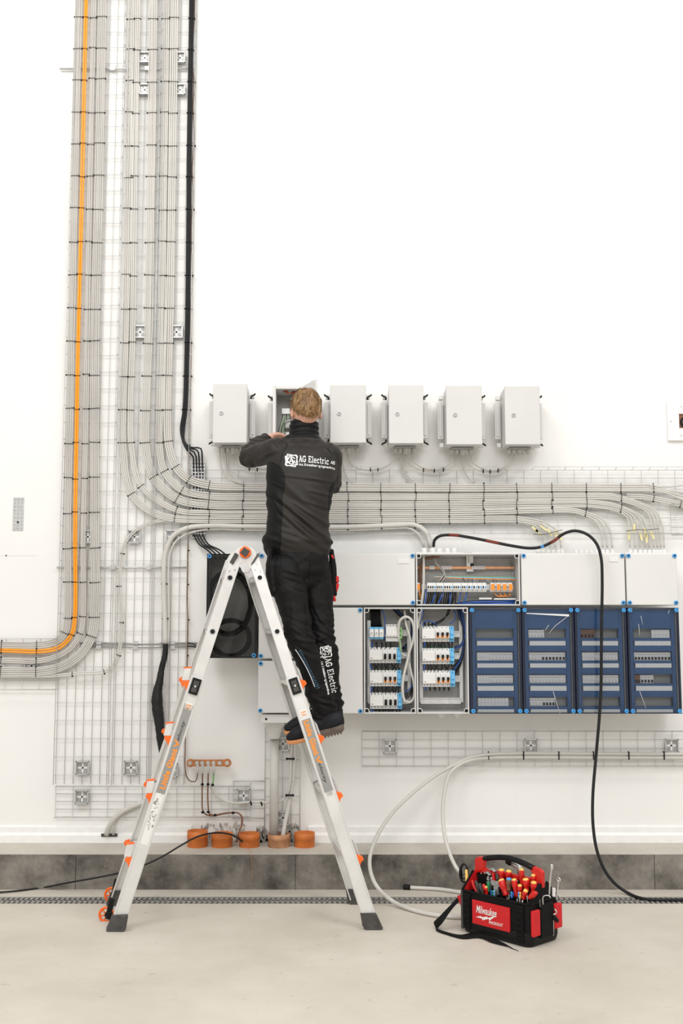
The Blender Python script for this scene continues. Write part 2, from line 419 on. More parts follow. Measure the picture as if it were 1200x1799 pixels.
# rough plaster patches behind the pipes
def patch(px0, py0, px1, py1, seed):
    random.seed(seed); b = B(); n = 150
    for i in range(n):
        px = random.uniform(px0, px1); py = py1-(py1-py0)*random.random()**1.5
        q = W(px, py, YW-.001); s = random.uniform(.004, .014); hh = random.uniform(.004, .03)
        k = random.randint(4, 6); a0 = random.random()*6
        b.add([q+V((s*math.cos(a0+6.28*j/k)*random.uniform(.4, 1), -.0004*(i % 5), hh*math.sin(a0+6.28*j/k)*random.uniform(.4, 1))) for j in range(k)], [tuple(range(k))], i % 2)
    b.build('trim_%d' % (6+seed), ['kerbtop', 'galv'], kind='structure')
patch(342, 1448, 430, 1478, 0); patch(450, 1455, 470, 1480, 1); patch(500, 1450, 527, 1480, 2)

# drain grate
b = B(); x = -2.6; wz = DR1-DR0
b.box(-2.6, 2.6, DR0, DR0+.006, -.02, .001); b.box(-2.6, 2.6, DR1-.006, DR1, -.02, .001); b.box(-2.6, 2.6, (DR0+DR1)/2-.006, (DR0+DR1)/2+.006, -.02, .001)
while x < 2.6:
    b.box(x, x+.016, DR0+.006, DR1-.006, -.006, .001); x += .0275
g = b.build('drain_grate', 'grate', label='long slotted steel drain grate set in the floor before the kerb', cat='drain')
b = B(); b.box(-2.6, 2.6, DR0+.002, DR1-.002, -.055, -.05); b.build('channel', 'dark', g)

# ================================================================ WIRE TRAYS
def wire(b, pts, r=.0018): b.tube(pts, r, 5, 0)
def vtray(px0, px1, pxy, py0, py1, Yb, label, d=.05, name='wire_cable_tray', npx=None):
    x0 = W(px0, pxy, Yb).x; x1 = W(px1, pxy, Yb).x; zt = W(600, py0, Yb).z; zb = W(600, py1, Yb).z
    b = B(); n = max(2, round((x1-x0)/.05))
    for i in range(n+1):
        x = x0+(x1-x0)*i/n; wire(b, [(x, Yb, zb), (x, Yb, zt)])
    for x in (x0, x1):
        wire(b, [(x, Yb-d, zb), (x, Yb-d, zt)])
    z = zt-.03
    while z > zb-.001:
        wire(b, [(x0, Yb-d, z), (x0, Yb-.008, z), (x0+.008, Yb-.004, z), (x1-.008, Yb-.004, z), (x1, Yb-.008, z), (x1, Yb-d, z)]); z -= .105
    return b.build(name, 'wire', label=label, cat='cable tray')
def htray(px0, px1, py0, py1, Yb, label, d=.05, up=None, rows=None, name='wire_cable_tray', top_side=True):
    x0 = W(px0, (py0+py1)/2, Yb).x; x1 = W(px1, (py0+py1)/2, Yb).x; zt = W(600, py0, Yb).z; zb = W(600, py1, Yb).z
    b = B(); n = rows or max(2, round((zt-zb)/.05))
    for i in range(n+1):
        z = zb+(zt-zb)*i/n; wire(b, [(x0, Yb, z), (x1, Yb, z)])
    wire(b, [(x0, Yb-d, zb), (x1, Yb-d, zb)])
    if top_side: wire(b, [(x0, Yb-d, zt), (x1, Yb-d, zt)])
    x = x0
    while x <= x1+.01:
        pts = [(x, Yb-d, zb), (x, Yb-.008, zb), (x, Yb-.004, zb+.008), (x, Yb-.004, zt-.008 if top_side else zt)]
        if top_side: pts += [(x, Yb-.008, zt), (x, Yb-d, zt)]
        wire(b, pts); x += .1015
    return b.build(name, 'wire', label=label, cat='cable tray')
vtray(98, 191, 1350, -60, 1377, 6.455, 'wide vertical wire tray at far left carrying the orange cables')
vtray(199.6, 260, 1350, -60, 1377, 6.455, 'middle vertical wire tray between the wide one and the earth wire tray')
vtray(265, 325, 1350, -60, 1377, 6.455, 'vertical wire tray behind the brown earth wire and the black taped cable')
htray(-260, 104, 1122, 1211, 6.45, 'horizontal wire tray leaving the frame at left under the orange bend')
htray(98, 440, 1381, 1435, 6.456, 'low horizontal wire tray behind the left ladder leg', d=.03, rows=4)
htray(410, 466, 1372, 1437, 6.458, 'short wire tray piece beside the grey pipe, a square bracket behind it', d=.03, rows=4)
vtray(466, 527, 1350, 1262, 1477, 6.456, 'short vertical wire tray behind the grey drain pipe', d=.04)
htray(330, 1230, 826, 938, 6.445, 'long horizontal wire tray carrying the bundled cables above the enclosures', top_side=False)
htray(636, 1240, 1284, 1345, 6.45, 'low horizontal wire tray under the blue enclosures at right')
htray(1178, 1260, 886, 940, 6.452, 'wire tray end with rounded corner at the right edge below the cables', d=.03)
# raised side runs of the long tray
def tray_side(px0, px1, lab):
    b = B(); Y = 6.39; a = W(px0, 820, Y); c = W(px1, 820, Y); zb = W(px0, 826, 6.445).z
    wire(b, [(a.x, 6.44, zb), (a.x, Y+.01, zb+.0), (a.x, Y, a.z-.012), (a.x+.012, Y, a.z), (c.x-.012, Y, a.z), (c.x, Y, a.z-.012), (c.x, Y+.01, zb), (c.x, 6.44, zb)])
    x = a.x+.1
    while x < c.x-.05:
        wire(b, [(x, 6.44, zb), (x, Y+.01, zb), (x, Y, a.z)]); x += .1015
    b.build('tray_side_wire', 'wire', label=lab, cat='wire')
tray_side(605, 665, 'bent wire loop on the tray below the third small cabinet')
tray_side(757, 783, 'bent wire loop on the tray between the fourth and fifth small cabinets')
tray_side(846, 877, 'bent wire loop on the tray between the fifth and sixth small cabinets')
tray_side(935, 1230, 'long raised wire edge of the tray at upper right')

# cable ladder rail with the five clamps
rail = empty('slotted_rail', W(349, 960, 6.45), 'slotted metal rail behind the bundles holding the black cables', 'rail')
b = B()
for px in (338, 343.5, 349, 354.5, 359.5):
    a = W(px, 815, 6.442); c = W(px, 945, 6.442); b.box(a.x-.0035, a.x+.0035, 6.442, 6.462, c.z, a.z)
for py in range(812, 948, 6):
    a = W(336, py, 6.44); c = W(360.5, py, 6.44); b.box(a.x, c.x, 6.440, 6.452, a.z-.0035, a.z+.0035)
b.build('rungs', 'galv', rail)

# square mounting brackets
def bracket(px, py, lab, s=11.5, grp='square mounting brackets on the wall'):
    c = W(px, py, 6.440); h = s/297; b = B()
    b.box(c.x-h, c.x+h, 6.446, 6.45, c.z-h, c.z+h, 0)
    b.box(c.x-h*1.08, c.x+h*1.08, 6.43, 6.446, c.z+h*.86, c.z+h, 1); b.box(c.x-h*1.08, c.x+h*1.08, 6.43, 6.446, c.z-h, c.z-h*.86, 1)
    b.box(c.x-h, c.x-h*.86, 6.43, 6.446, c.z-h, c.z+h, 1); b.box(c.x+h*.86, c.x+h, 6.43, 6.446, c.z-h, c.z+h, 1)
    b.box(c.x-h*.13, c.x+h*.13, 6.4445, 6.446, c.z-h*.72, c.z+h*.72, 2); b.box(c.x-h*.72, c.x+h*.72, 6.4445, 6.446, c.z-h*.13, c.z+h*.13, 2)
    for i in (-1, 1):
        for j in (-1, 1): b.ring((c.x+i*h*.47, 6.445, c.z+j*h*.47), (0, 1, 0), h*.17, h*.05, 10, 1, 4)
    b.build('mounting_bracket', ['galv', 'steel', 'white'], label=lab, cat='bracket', group=grp)
for q in [(254, 101, 'upper square bracket between the vertical bundles near the top of the wall'), (316, 101, 'upper square bracket beside the black cables near the top of the wall'),
          (254, 157, 'second square bracket down between the vertical bundles near the top'), (316, 157, 'second square bracket down beside the black cables near the top'),
          (246, 583, 'square bracket halfway up between the vertical cable bundles'), (310, 583, 'square bracket halfway up left of the black cables'),
          (236, 943, 'square bracket behind the thin cable pair where it bends down'), (303, 943, 'square bracket behind the thick cable where it bends down'),
          (154, 943, 'square bracket mostly hidden behind the bundles right of the orange cables'), (145, 1349, 'square bracket near the foot of the wide vertical tray'),
          (230, 1349, 'square bracket near the foot of the middle vertical tray'), (301, 1353, 'square bracket partly hidden behind the left ladder leg'),
          (144, 1400, 'lowest square bracket at far left in the low wire tray'), (428, 1398, 'square bracket above the grey earth cable near the pipe'),
          (497, 1307, 'square bracket beside the grey pipe, just below the shoes'), (497, 1437, 'square bracket beside the foot of the grey pipe'),
          (685, 1311, 'left square bracket in the low tray under the enclosures'), (933, 1310, 'middle square bracket in the low tray under the blue enclosures'),
          (1180, 1310, 'square bracket in the low tray at the right edge'), (55, 1170, 'bracket mostly behind the lowest bundle at the left edge')]:
    bracket(*q, s=(11.5 if q[1] > 200 else 10))
# horizontal struts and conduits
def strut(px0, px1, py, r, lab, Y=6.452, m='wire', nm='strut'):
    a = W(px0, py, Y); c = W(px1, py, Y); b = B(); b.tube([a, V((c.x, Y, a.z))], r, 8)
    for k in range(int((c.x-a.x)/.22)):
        b.box(a.x+.1+k*.22, a.x+.13+k*.22, Y-.012, Y+.004, a.z-.012, a.z+.012)
    b.build(nm, m, label=lab, cat='pipe' if nm == 'conduit' else 'bar')
strut(105, 342, 121, .006, 'thin horizontal bar behind the bundles near the top of the wall')
strut(100, 330, 997, .006, 'thin horizontal bar crossing the vertical trays above the black taped cable')
strut(140, 347, 1130, .006, 'upper of two metal pipes crossing the vertical trays', Y=6.462, m='steel', nm='conduit')
strut(140, 347, 1136, .006, 'lower of two metal pipes crossing the vertical trays', Y=6.462, m='steel', nm='conduit')
# perforated plate
b = B(); c = W(32, 903, YW-.004); h = W(32, 874, YW-.004).z-c.z
b.box(c.x-.032, c.x+.032, YW-.004, YW-.0005, c.z-h, c.z+h, 0)
for i in range(-4, 5):
    for j in (-1, 0, 1): b.cyl((c.x+j*.02, YW-.0048, c.z+i*h*.22), (c.x+j*.02, YW-.0040, c.z+i*h*.22), .004, seg=8, m=1)
b.cyl((c.x+.0, YW-.006, c.z-.05), (c.x+.0, YW-.003, c.z-.05), .007, seg=10, m=2)
b.build('perforated_plate', ['wire', 'galv', 'rubber'], label='narrow perforated metal strip screwed to the bare wall at far left', cat='plate', bevel=0)
# hatch at the right edge with a dark camera in it
hx = empty('wall_hatch', W(1203, 773, YW), 'white square wall hatch at the right edge with a dark opening', 'hatch')
b = B(); a = W(1172, 705, YW-.02); c = W(1240, 774, YW-.02); i0 = W(1193, 727, YW-.02); i1 = W(1222, 752, YW-.02)
b.box(a.x, i0.x, YW-.02, YW, c.z, a.z); b.box(i1.x, c.x, YW-.02, YW, c.z, a.z); b.box(i0.x, i1.x, YW-.02, YW, i0.z, a.z); b.box(i0.x, i1.x, YW-.02, YW, c.z, i1.z)
b.build('frame', 'trim', hx, bevel=.003)
b = B()
for px, py in ((1179, 740), (1197, 714), (1219, 714), (1197, 765)): b = B(); q = W(px, py, YW-.021); b.cyl(q, q+V((0, -.004, 0)), .004, seg=8); b.build('screw', 'wire', hx)
b = B(); b.box(i0.x, i1.x, YW-.008, YW-.001, i1.z, i0.z, 0); q = (i0+i1)/2
b.cyl((q.x-.005, YW-.016, q.z-.006), (q.x-.005, YW-.008, q.z-.006), .036, seg=20, m=1)
b.cyl((q.x-.005, YW-.018, q.z-.006), (q.x-.005, YW-.016, q.z-.006), .024, seg=20, m=2)
b.build('lens_housing', ['copperw', 'black', 'kerb'], hx)

# ================================================================ CABLES
CT = {}
def path_world(pts, Y): return [W(p[0], p[1], p[2] if len(p) > 2 else Y) for p in pts]
def perp(path, i):
    t = (path[min(i+1, len(path)-1)]-path[max(i-1, 0)]).normalized()
    return t, V((t.z, 0, -t.x)).normalized()
def bundle(key, pts, n, width, Y, m, label, group, tails=None, name='cable', r=None, heads=None, jit=.0012, seg=7, cat='cable', first='uppermost', last='lowest'):
    """n cables laid side by side along pts; width in metres across the bundle"""
    ctrl = path_world(pts, Y); path = spline(ctrl, .045); CT[key] = (path, width)
    pitch = width/n; rad = r or pitch*.47
    for i in range(n):
        o = (i-(n-1)/2)*pitch; pp = []
        for k, p in enumerate(path):
            t, s = perp(path, k)
            j = noise.noise(V((k*.045*1.5, i*7.3, ord(key[0])*.37)))*jit*2
            pp.append(p + s*(o+j) + V((0, -abs(noise.noise(V((k*.06, i*3.7+5, 1))))*jit*2 - (i % 2)*.001, 0)))
        if heads and i < len(heads) and heads[i]:
            pp = spline(path_world(heads[i], Y)+[pp[2]], .03)[:-1] + pp[2:]
        if tails and i < len(tails) and tails[i]:
            cut = pp[:-1]; tl = path_world(tails[i], Y)
            pp = cut[:-1] + spline([cut[-2], cut[-1]]+tl, .02)[1:]
        b = B(); b.tube(pp, rad, seg)
        lab = label if n == 1 else nth(i, n, first, last, 'from the '+{'uppermost': 'top', 'rightmost': 'right', 'right': 'right'}[first]+',')+' '+label
        b.build(name, m, label=lab, cat=cat, group=group)
    return path
def tie(key, px=None, py=None, lab=None, grp=None, tilt=0, extra=.0, pos=''):
    path, w = CT[key]; best = None
    for i in range(len(path)):
        p = path[i]; q = None
        tgt = W(px if px is not None else 600, py if py is not None else 900, p.y)
        d = abs(p.z-tgt.z) if px is None else (abs(p.x-tgt.x) if py is None else (p-tgt).length)
        if best is None or d < best[0]: best = (d, i)
    i = best[1]; t, s = perp(path, i); c = path[i].copy()
    tgt = W(px if px is not None else 600, py if py is not None else 900, c.y)
    if px is None and abs(t.z) > .3: c = c + t*((tgt.z-c.z)/t.z)
    elif py is None and abs(t.x) > .3: c = c + t*((tgt.x-c.x)/t.x)
    a = random.uniform(-.06, .06)+tilt; s2 = (s*math.cos(a)+t*math.sin(a)).normalized()
    hw = w/2+.003+extra; r = .0085; loop = []
    yv = V((0, 1, 0)); nn = 6
    for k in range(nn+1):
        an = -math.pi/2+math.pi*k/nn; loop.append(c + s2*(hw-r*.5+r*.5*math.cos(an)) + yv*(r*math.sin(an)))
    for k in range(nn+1):
        an = math.pi/2+math.pi*k/nn; loop.append(c - s2*(hw-r*.5-r*.5*math.cos(an)) + yv*(r*math.sin(an)))
    b = B(); b.tube(loop, .0016, 4, 0, closed=True, rb=.0028, sm=False)
    sg = 1 if random.random() < .8 else -1
    hd = c + s2*hw*sg*(-1 if abs(t.x) > .7 else 1)*-1*(-1 if abs(t.z) > .7 else 1)
    hd.y -= .004
    b.obox(hd, s2*.0035, yv*.0035, t*.0042)
    b.build('cable_tie', 'black', label=lab+pos, cat='cable tie', group=grp)
YC = 6.425
TY = [31, 86, 140, 198, 253, 310, 367, 425, 482, 542, 600, 659, 718, 778, 840, 901, 963, 1024, 1085]
TYR = [33, 88, 144, 199, 256, 311, 368, 426, 484, 543, 602, 661, 720]
# left group, turning left at the foot
bundle('A', [(140.5, -60), (139, 0), (132, 300), (125, 600), (121.5, 780), (119, 940), (118.5, 1090), (114, 1112), (98, 1127), (70, 1133), (0, 1133), (-260, 1133)], 4, .044, YC, 'cable',
       'grey cable in the leftmost vertical bundle', 'leftmost grey cable bundle', first='rightmost', last='leftmost')
bundle('O', [(153, -60), (151.5, 0), (145, 300), (137.5, 600), (134, 780), (132, 940), (131.5, 1085), (126, 1115), (105, 1137), (75, 1144), (0, 1143), (-260, 1143)], 2, .026, YC-.004, 'orange',
       'orange cable of the pair bending to the left edge', 'orange cable pair', name='orange_cable', first='right', last='left')
bundle('Bq', [(166, -60), (165, 0), (158.5, 300), (153, 600), (150, 780), (146, 940), (146, 1085), (141, 1113), (120, 1142), (75, 1160), (0, 1160), (-260, 1160)], 3, .032, YC, 'cable',
       'grey cable in the narrow bundle right of the orange pair', 'narrow grey bundle right of the orange pair', first='rightmost', last='leftmost')
bundle('C', [(181, -60), (179.5, 0), (174, 300), (166.5, 600), (166, 780), (166.5, 940), (167, 1060), (161, 1118), (135, 1155), (100, 1174), (60, 1180), (0, 1180), (-260, 1180)], 5, .056, YC, 'cable',
       'grey cable in the wide bundle that bends widest to the left', 'wide grey bundle of the left tray', first='rightmost', last='leftmost')
for k, w0, l in (('A', 0, 'leftmost grey bundle'), ('O', 0, 'orange cable pair'), ('Bq', 0, 'narrow grey bundle right of the orange pair'), ('C', 0, 'wide grey bundle in the left tray')):
    for j, y in enumerate(TY): tie(k, py=y+random.uniform(-2, 2), lab='black tie on the '+l, grp='ties on the '+l, pos=nth(j, 99, ', first from the top', '', 'from the top') if j == 0 else ', '+nth(j, 99, mid='from the top'))
    tie(k, px={'A': 116, 'O': 128, 'Bq': 142, 'C': 161}[k], py=1117, lab='black tie at the bend of the '+l, grp='ties on the '+l)
    for x in (11, 72): tie(k, px=x, lab=('left' if x < 40 else 'right')+' black tie, level part of the '+l, grp='ties on the '+l)
# right group: five bundles curving into the horizontal rows
XR = [430, 560, 700, 850]
def fan(xs, y0, yb, x0, ycur):                  # tails from (x0, y0) down to glands at xs
    out = []
    for k, x in enumerate(xs): out.append([(x0+(x-x0)*.55, y0+ycur*.12+k*.0), (x-(x-x0)*.12, y0+(yb-y0)*.42), (x, y0+(yb-y0)*.72), (x, yb)])
    return out
bundle('H', [(307.5, -60), (306.5, 0), (302.5, 300), (297, 600), (294, 720), (297, 785), (309, 820), (332, 842), (368, 852.5), (428, 855), (600, 856), (800, 857), (950, 856.5), (1100, 857), (1149, 857)], 4, .050, YC, 'cable2',
       'grey cable of the topmost row reaching the right edge', 'topmost row of grey cables', tails=[[(1165, 856), (1185, 854), (1230, 850)], [(1170, 861), (1190, 864), (1230, 871)], [(1170, 863), (1190, 869), (1230, 880)], [(1170, 866), (1190, 874), (1230, 889)]])
bundle('G', [(293, -60), (292, 0), (288, 300), (284, 600), (281, 720), (280, 785), (289, 828), (320, 861), (368, 871.5), (428, 873), (600, 873), (800, 873), (950, 872), (1050, 871.5), (1088, 873)], 4, .044, YC, 'cable2',
       'grey cable of the second row above the enclosures', 'second row of grey cables',
       tails=[[(1150, 896), (1164, 925), (1167, 962)][::1], [(1146, 897), (1158, 925), (1161, 962)], [(1141, 898), (1151, 925), (1155, 962)], [(1136, 899), (1145, 925), (1149, 962)]])
bundle('F', [(270, -60), (269.5, 0), (265.5, 300), (260.5, 600), (256, 720), (256, 785), (270, 838), (311, 876), (368, 887), (428, 888), (600, 888), (800, 887.5), (950, 885), (1040, 885), (1086, 891)], 5, .052, YC, 'cable2',
       'grey cable of the third row above the enclosures', 'third row of grey cables',
       tails=[[(1126, 907), (1137, 930), (1141, 962)], [(1121, 907), (1130, 930), (1133, 962)], [(1113, 907), (1121, 930), (1125, 962)], [(1106, 907), (1113, 930), (1116, 962)], [(1100, 907), (1106, 930), (1107, 962)]])
bundle('E', [(243, -60), (242.5, 0), (237, 300), (233, 600), (229.5, 720), (231, 785), (248, 854), (310, 896), (368, 901), (428, 901.5), (600, 901), (800, 901), (950, 897), (1000, 896.5), (1025, 900)], 3, .036, YC, 'cable2',
       'grey cable of the fourth row above the enclosures', 'fourth row of grey cables',
       tails=[[(1058, 912), (1071, 930), (1076, 962)], [(1053, 914), (1063, 932), (1067, 962)], [(1046, 915), (1056, 934), (1059, 962)]])
bundle('D', [(232, -60), (231, 0), (226.5, 300), (220, 600), (216, 720), (216, 785), (231, 868), (270, 901), (307, 911), (368, 913), (428, 913), (600, 912.5), (800, 913), (880, 912), (912, 912)], 4, .044, YC, 'cable2',
       'grey cable of the fifth row above the enclosures', 'fifth row of grey cables',
       tails=[[(955, 917), (980, 935), (986, 962)], [(950, 920), (971, 937), (976, 962)], [(943, 921), (962, 938), (967, 962)], [(938, 923), (953, 940), (958, 962)]])
RL = {'D': 'fifth row of grey cables', 'E': 'fourth row of grey cables', 'F': 'third row of grey cables', 'G': 'second row of grey cables', 'H': 'topmost row of grey cables'}
for k in 'DEFGH':
    g = dict(lab='black tie on the '+RL[k], grp='ties on the '+RL[k])
    for j, y in enumerate(TYR): tie(k, py=y+random.uniform(-2, 2), pos=', upright part, '+(nth(j, 99, 'first from the top', '', 'from the top')), **g)
    if k in 'DEFG': tie(k, py=778, pos=', where the bend starts', **g)
    else: tie(k, px=291, py=779, pos=', where the bend starts', **g)
    px_, py_ = {'D': (229, 868), 'E': (247, 855), 'F': (267, 840), 'G': (288, 828), 'H': (309, 818)}[k]; tie(k, px=px_, py=py_, pos=', halfway down the bend', **g)
    px_, py_ = {'D': (307, 911), 'E': (310, 896), 'F': (313, 878), 'G': (322, 861), 'H': (329, 841)}[k]; tie(k, px=px_, py=py_, pos=', at the end of the bend', **g)
    ends = {'D': 909, 'E': 1030, 'F': 1091, 'G': 1091, 'H': 1149}[k]
    for j, x in enumerate((367, 427, 611, 670, 730, 790, 850, 909, 970, 1030, 1091, 1149)):
        if x <= ends: tie(k, px=x+random.uniform(-1.5, 1.5), pos=', level part, '+(('left of the worker, '+('first', 'second')[j]) if j < 2 else nth(j-2, 99, 'first right of the worker', '', 'right of the worker')), **g)
# small extra run at the far right
bundle('X', [(1100, 872, 6.435), (1130, 873), (1149, 876), (1180, 882), (1235, 897)], 3, .034, YC+.004, 'cable2', 'grey cable of the short run sloping off the right edge', 'short sloping cables at the right edge')
tie('X', px=1149, lab='left black cable tie around the short sloping cables at the right edge', grp='ties at the right edge')
tie('X', px=1196, lab='right black cable tie around the short sloping cables at the right edge', grp='ties at the right edge')
# thick cable row and pair that leave downwards on the left
bundle('T', [(291, 1133), (290, 1085), (288, 1010), (290, 975), (303, 943), (328, 928), (368, 924), (428, 925), (600, 926), (700, 922.5), (728, 922), (748, 934), (757, 962)], 1, .030, YC-.003, 'cable2',
       'thick pale grey cable of the lowest row, ending in black tape at left', 'thick cable', r=.0155, seg=12)
bundle('T2', [(296, 1133), (297, 1085), (296, 1010), (298, 975), (310, 950), (335, 936), (372, 930), (428, 931), (600, 932), (690, 928.5), (722, 929), (738, 942), (745, 962)], 1, .012, YC, 'cable2',
       'thinner pale cable running along under the thick grey cable', 'thin companion cable', r=.0062)
for j, x in enumerate((367, 427, 611, 670, 730)): tie('T', px=x, lab='black tie on the thick pale cable, '+('first left of', 'second left of', 'first right of', 'second right of', 'third right of')[j]+' the worker', grp='ties on the thick pale cable')
for y in (1026, 1087): tie('T', py=y, lab=('upper' if y < 1050 else 'lower')+' black tie on the falling end of the thick pale cable', grp='ties on the thick pale cable')
bundle('S', [(-260, 1188), (0, 1188), (100, 1187), (140, 1183), (183, 1180), (197, 1171), (208, 1151), (212, 1120), (213, 1080), (210, 1030), (213, 985), (222, 950), (250, 924), (290, 914), (335, 915), (430, 917)], 2, .021, YC+.004, 'cable2',
       'grey cable of the pair dipping below the rows to the left edge', 'dipping grey cable pair')
for j, (px_, py_) in enumerate(((213, 968), (211, 1029), (212, 1091), (208, 1155), (185, 1180), (130, 1183))): tie('S', px=px_, py=py_, lab='black tie on the dipping grey cable pair, '+nth(j, 6, 'topmost', 'last at the left', 'from the top'), grp='ties on the dipping cable pair')
# black taped end
b = B(); pp = path_world([(291, 1131), (290, 1150), (284, 1175), (280, 1200), (277, 1213), (276, 1235), (280, 1270), (282, 1300), (284, 1328)], YC-.01)
rr = [.016, .017, .018, .024, .033, .033, .027, .022, .011]; sp = spline(pp, .012); R = []
for i in range(len(sp)):
    u = i/(len(sp)-1)*8; k = min(7, int(u)); R.append((rr[k]+(rr[k+1]-rr[k])*(u-k))*(1+.12*noise.noise(V((i*.7, 0, 0)))))
b.tube(sp, R, 12); tp = b.build('taped_joint', 'blackc', label='lumpy black taped cable joint hanging below the thick grey cable', cat='cable joint')
bundle('TT', [(289, 1128), (296, 1175), (292, 1230), (290, 1290), (287, 1370)], 1, .010, YC+.01, 'cable', 'thin grey cable beside the black taped joint', 'thin cable by the joint', r=.004)
# black cables at the right of the vertical run
bp = []
BC = [(337.5, -60), (337, 0), (333, 250), (331, 450), (328, 640), (325, 720)]
for i, (gx, gz) in enumerate([(340, 812), (345, 812), (350, 812), (355.5, 812)]):
    o = (i-1.5)*2.4
    pts = [(x+o*.85, y, 6.43-.004*(i % 2)) for x, y in BC]+[(320.5+o*.9, 755, 6.43), (321+i*1.0, 775, 6.425), (328+i*2, 790-i*1.5, 6.42), (gx-5+i*.8, 797-i*3, 6.42), (gx-.5, 803-i*1.2, 6.43), (gx, 815, 6.44), (gx, 880, 6.455), (gx, 935, 6.445), (gx+3, 945, 6.43), (gx+11, 957, 6.41), (gx+24+i*2, 966, 6.38), (gx+40+i*3, 982, 6.34)]
    b = B(); b.tube(spline([W(*p) for p in pts], .03), .0050, 7)
    b.build('black_cable', 'blackc', label=nth(i, 4)+' of the vertical black cables that dive behind the grey rows', cat='cable', group='black cables')
CT['K'] = (spline([W(x, y, 6.43) for x, y in BC], .05), .028)
for j, y in enumerate(TYR): tie('K', py=y, lab='black tie on the vertical black cables, '+nth(j, 99, 'first from the top', '', 'from the top'), grp='ties on the black cables')
# brown earth wire with its dark clips
ew = [(342, -60), (342, 0), (341, 40), (338, 100), (341, 150), (339, 190), (341, 240), (337.5, 300), (339, 340), (336, 400), (337, 480), (334.5, 560), (335, 620), (333, 720), (331.5, 790), (330, 860), (329, 930), (330, 960), (329, 1050), (330, 1090), (328.5, 1180), (326, 1280), (325.5, 1320), (325, 1345), (328, 1365), (336, 1373), (343, 1373), (347, 1362), (347.5, 1349)]
b = B(); b.tube(spline([W(x, y, 6.447) for x, y in ew], .03), .0032, 6)
b.build('brown_earth_wire', 'copperw', label='thin brown earth wire running down the wall to the copper bar', cat='wire')
b = B()
for j, y in enumerate(TYR+[782, 967, 1027, 1089, 1152]):
    best = min(ew, key=lambda q: abs(q[1]-y)); x = best[0]; q = W(x+1.5, y, 6.44)
    b = B(); b.box(q.x-.003, q.x+.005, 6.436, 6.45, q.z-.004, q.z+.004)
    b.build('wire_clip', 'black', label='small black clip on the thin brown earth wire, '+nth(j, 18, 'first from the top', 'lowest', 'from the top'), cat='clip', group='clips on the brown earth wire')

# cables out of the small cabinets
def loose(pts, r, m, label, name='cable', Y=6.42, group=None, cat='cable', seg=7, step=.025):
    b = B(); b.tube(spline([W(p[0], p[1], p[2] if len(p) > 2 else Y) for p in pts], step), r, seg)
    return b.build(name, m, label=label, cat=cat, group=group)
def drop(xs, pts_end, lab, grp):
    for j, (x, pe) in enumerate(zip(xs, pts_end)): loose([(x, 780, 6.40), (x, 795, 6.40)]+pe, .0052, 'cable', nth(j, len(xs), 'left', 'right')+' '+lab, group=grp, Y=6.415)
l1 = 'thin grey cable dropping from the first small cabinet into the top row'
drop([386, 396, 400], [[(387, 812), (393, 832), (407, 843), (425, 850)], [(397, 812), (401, 832), (412, 843), (428, 851)], [(400, 812), (403, 828), (413, 840), (430, 851)]], l1, 'cables from the first cabinet')
l2 = 'thin grey cable looping from the first small cabinet behind the worker'
drop([408, 416], [[(409, 800), (415, 815), (430, 822), (450, 825), (476, 824)], [(417, 798), (421, 812), (436, 821), (455, 823), (476, 822)]], l2, 'looping cables behind the worker')
l3 = 'thin grey cable looping from the third to the fourth small cabinet'
loose([(610, 780), (610, 795), (614, 812), (628, 823), (648, 826), (668, 824), (685, 815), (694, 797), (694.5, 780)], .0052, 'cable', l3, Y=6.41)
loose([(601, 780), (601, 800), (603, 820), (608, 836), (620, 848)], .0052, 'cable', 'thin grey cable dropping from the third small cabinet beside the worker', Y=6.415)
l4 = 'thin grey cable dropping from the fourth small cabinet into the top row'
drop([703, 706], [[(704, 812), (708, 832), (720, 845)], [(706.5, 812), (712, 832), (727, 846)]], l4, 'cables dropping from the fourth cabinet')
l5 = 'thin grey cable looping from the fourth to the fifth small cabinet'
loose([(711, 780), (712, 800), (718, 814), (735, 824), (755, 828), (782, 826), (798, 817), (806, 797), (807, 780)], .0052, 'cable', 'outer '+l5, Y=6.41, group='loops between the fourth and fifth cabinets')
loose([(722, 780), (723, 798), (731, 814), (745, 823), (765, 825.5), (780, 822), (792, 812), (796, 797), (796, 780)], .0052, 'cable', 'inner '+l5, Y=6.405, group='loops between the fourth and fifth cabinets')
loose([(811, 780), (812, 805), (815, 825), (824, 840), (835, 847)], .0052, 'cable', 'thin grey cable dropping from the fifth small cabinet into the top row', Y=6.415)
l6 = 'thin grey cable looping from the fifth to the sixth small cabinet'
loose([(815, 780), (816, 798), (824, 816), (838, 825), (855, 829), (878, 828), (893, 819), (904, 800), (907, 783)], .0052, 'cable', 'outer '+l6, Y=6.41, group='loops between the fifth and sixth cabinets')
loose([(825, 780), (826, 798), (833, 813), (845, 822), (860, 827), (875, 826), (888, 818), (896, 803), (898, 783)], .0052, 'cable', 'inner '+l6, Y=6.405, group='loops between the fifth and sixth cabinets')
for jj, (x, y, l) in enumerate([(438, 824, 'behind the worker'), (452, 825, 'behind the worker'), (651, 825, 'under the third cabinet'), (664, 825, 'under the third cabinet'), (744, 826, 'under the fourth cabinet'), (763, 827, 'under the fourth cabinet'), (779, 825.5, 'under the fourth cabinet'),
             (849, 828, 'right of the fifth cabinet'), (861, 828.5, 'right of the fifth cabinet'), (875, 827, 'right of the fifth cabinet')]):
    q = W(x, y, 6.405); b = B(); b.box(q.x-.003, q.x+.003, q.y-.012, q.y+.012, q.z-.011, q.z+.011)
    b.build('cable_tie', 'black', label=('first', 'second', 'first', 'second', 'first', 'second', 'third', 'first', 'second', 'third')[jj]+' short black tie on the looping cables '+l, cat='cable tie', group='ties on the loops '+l, bevel=.001)
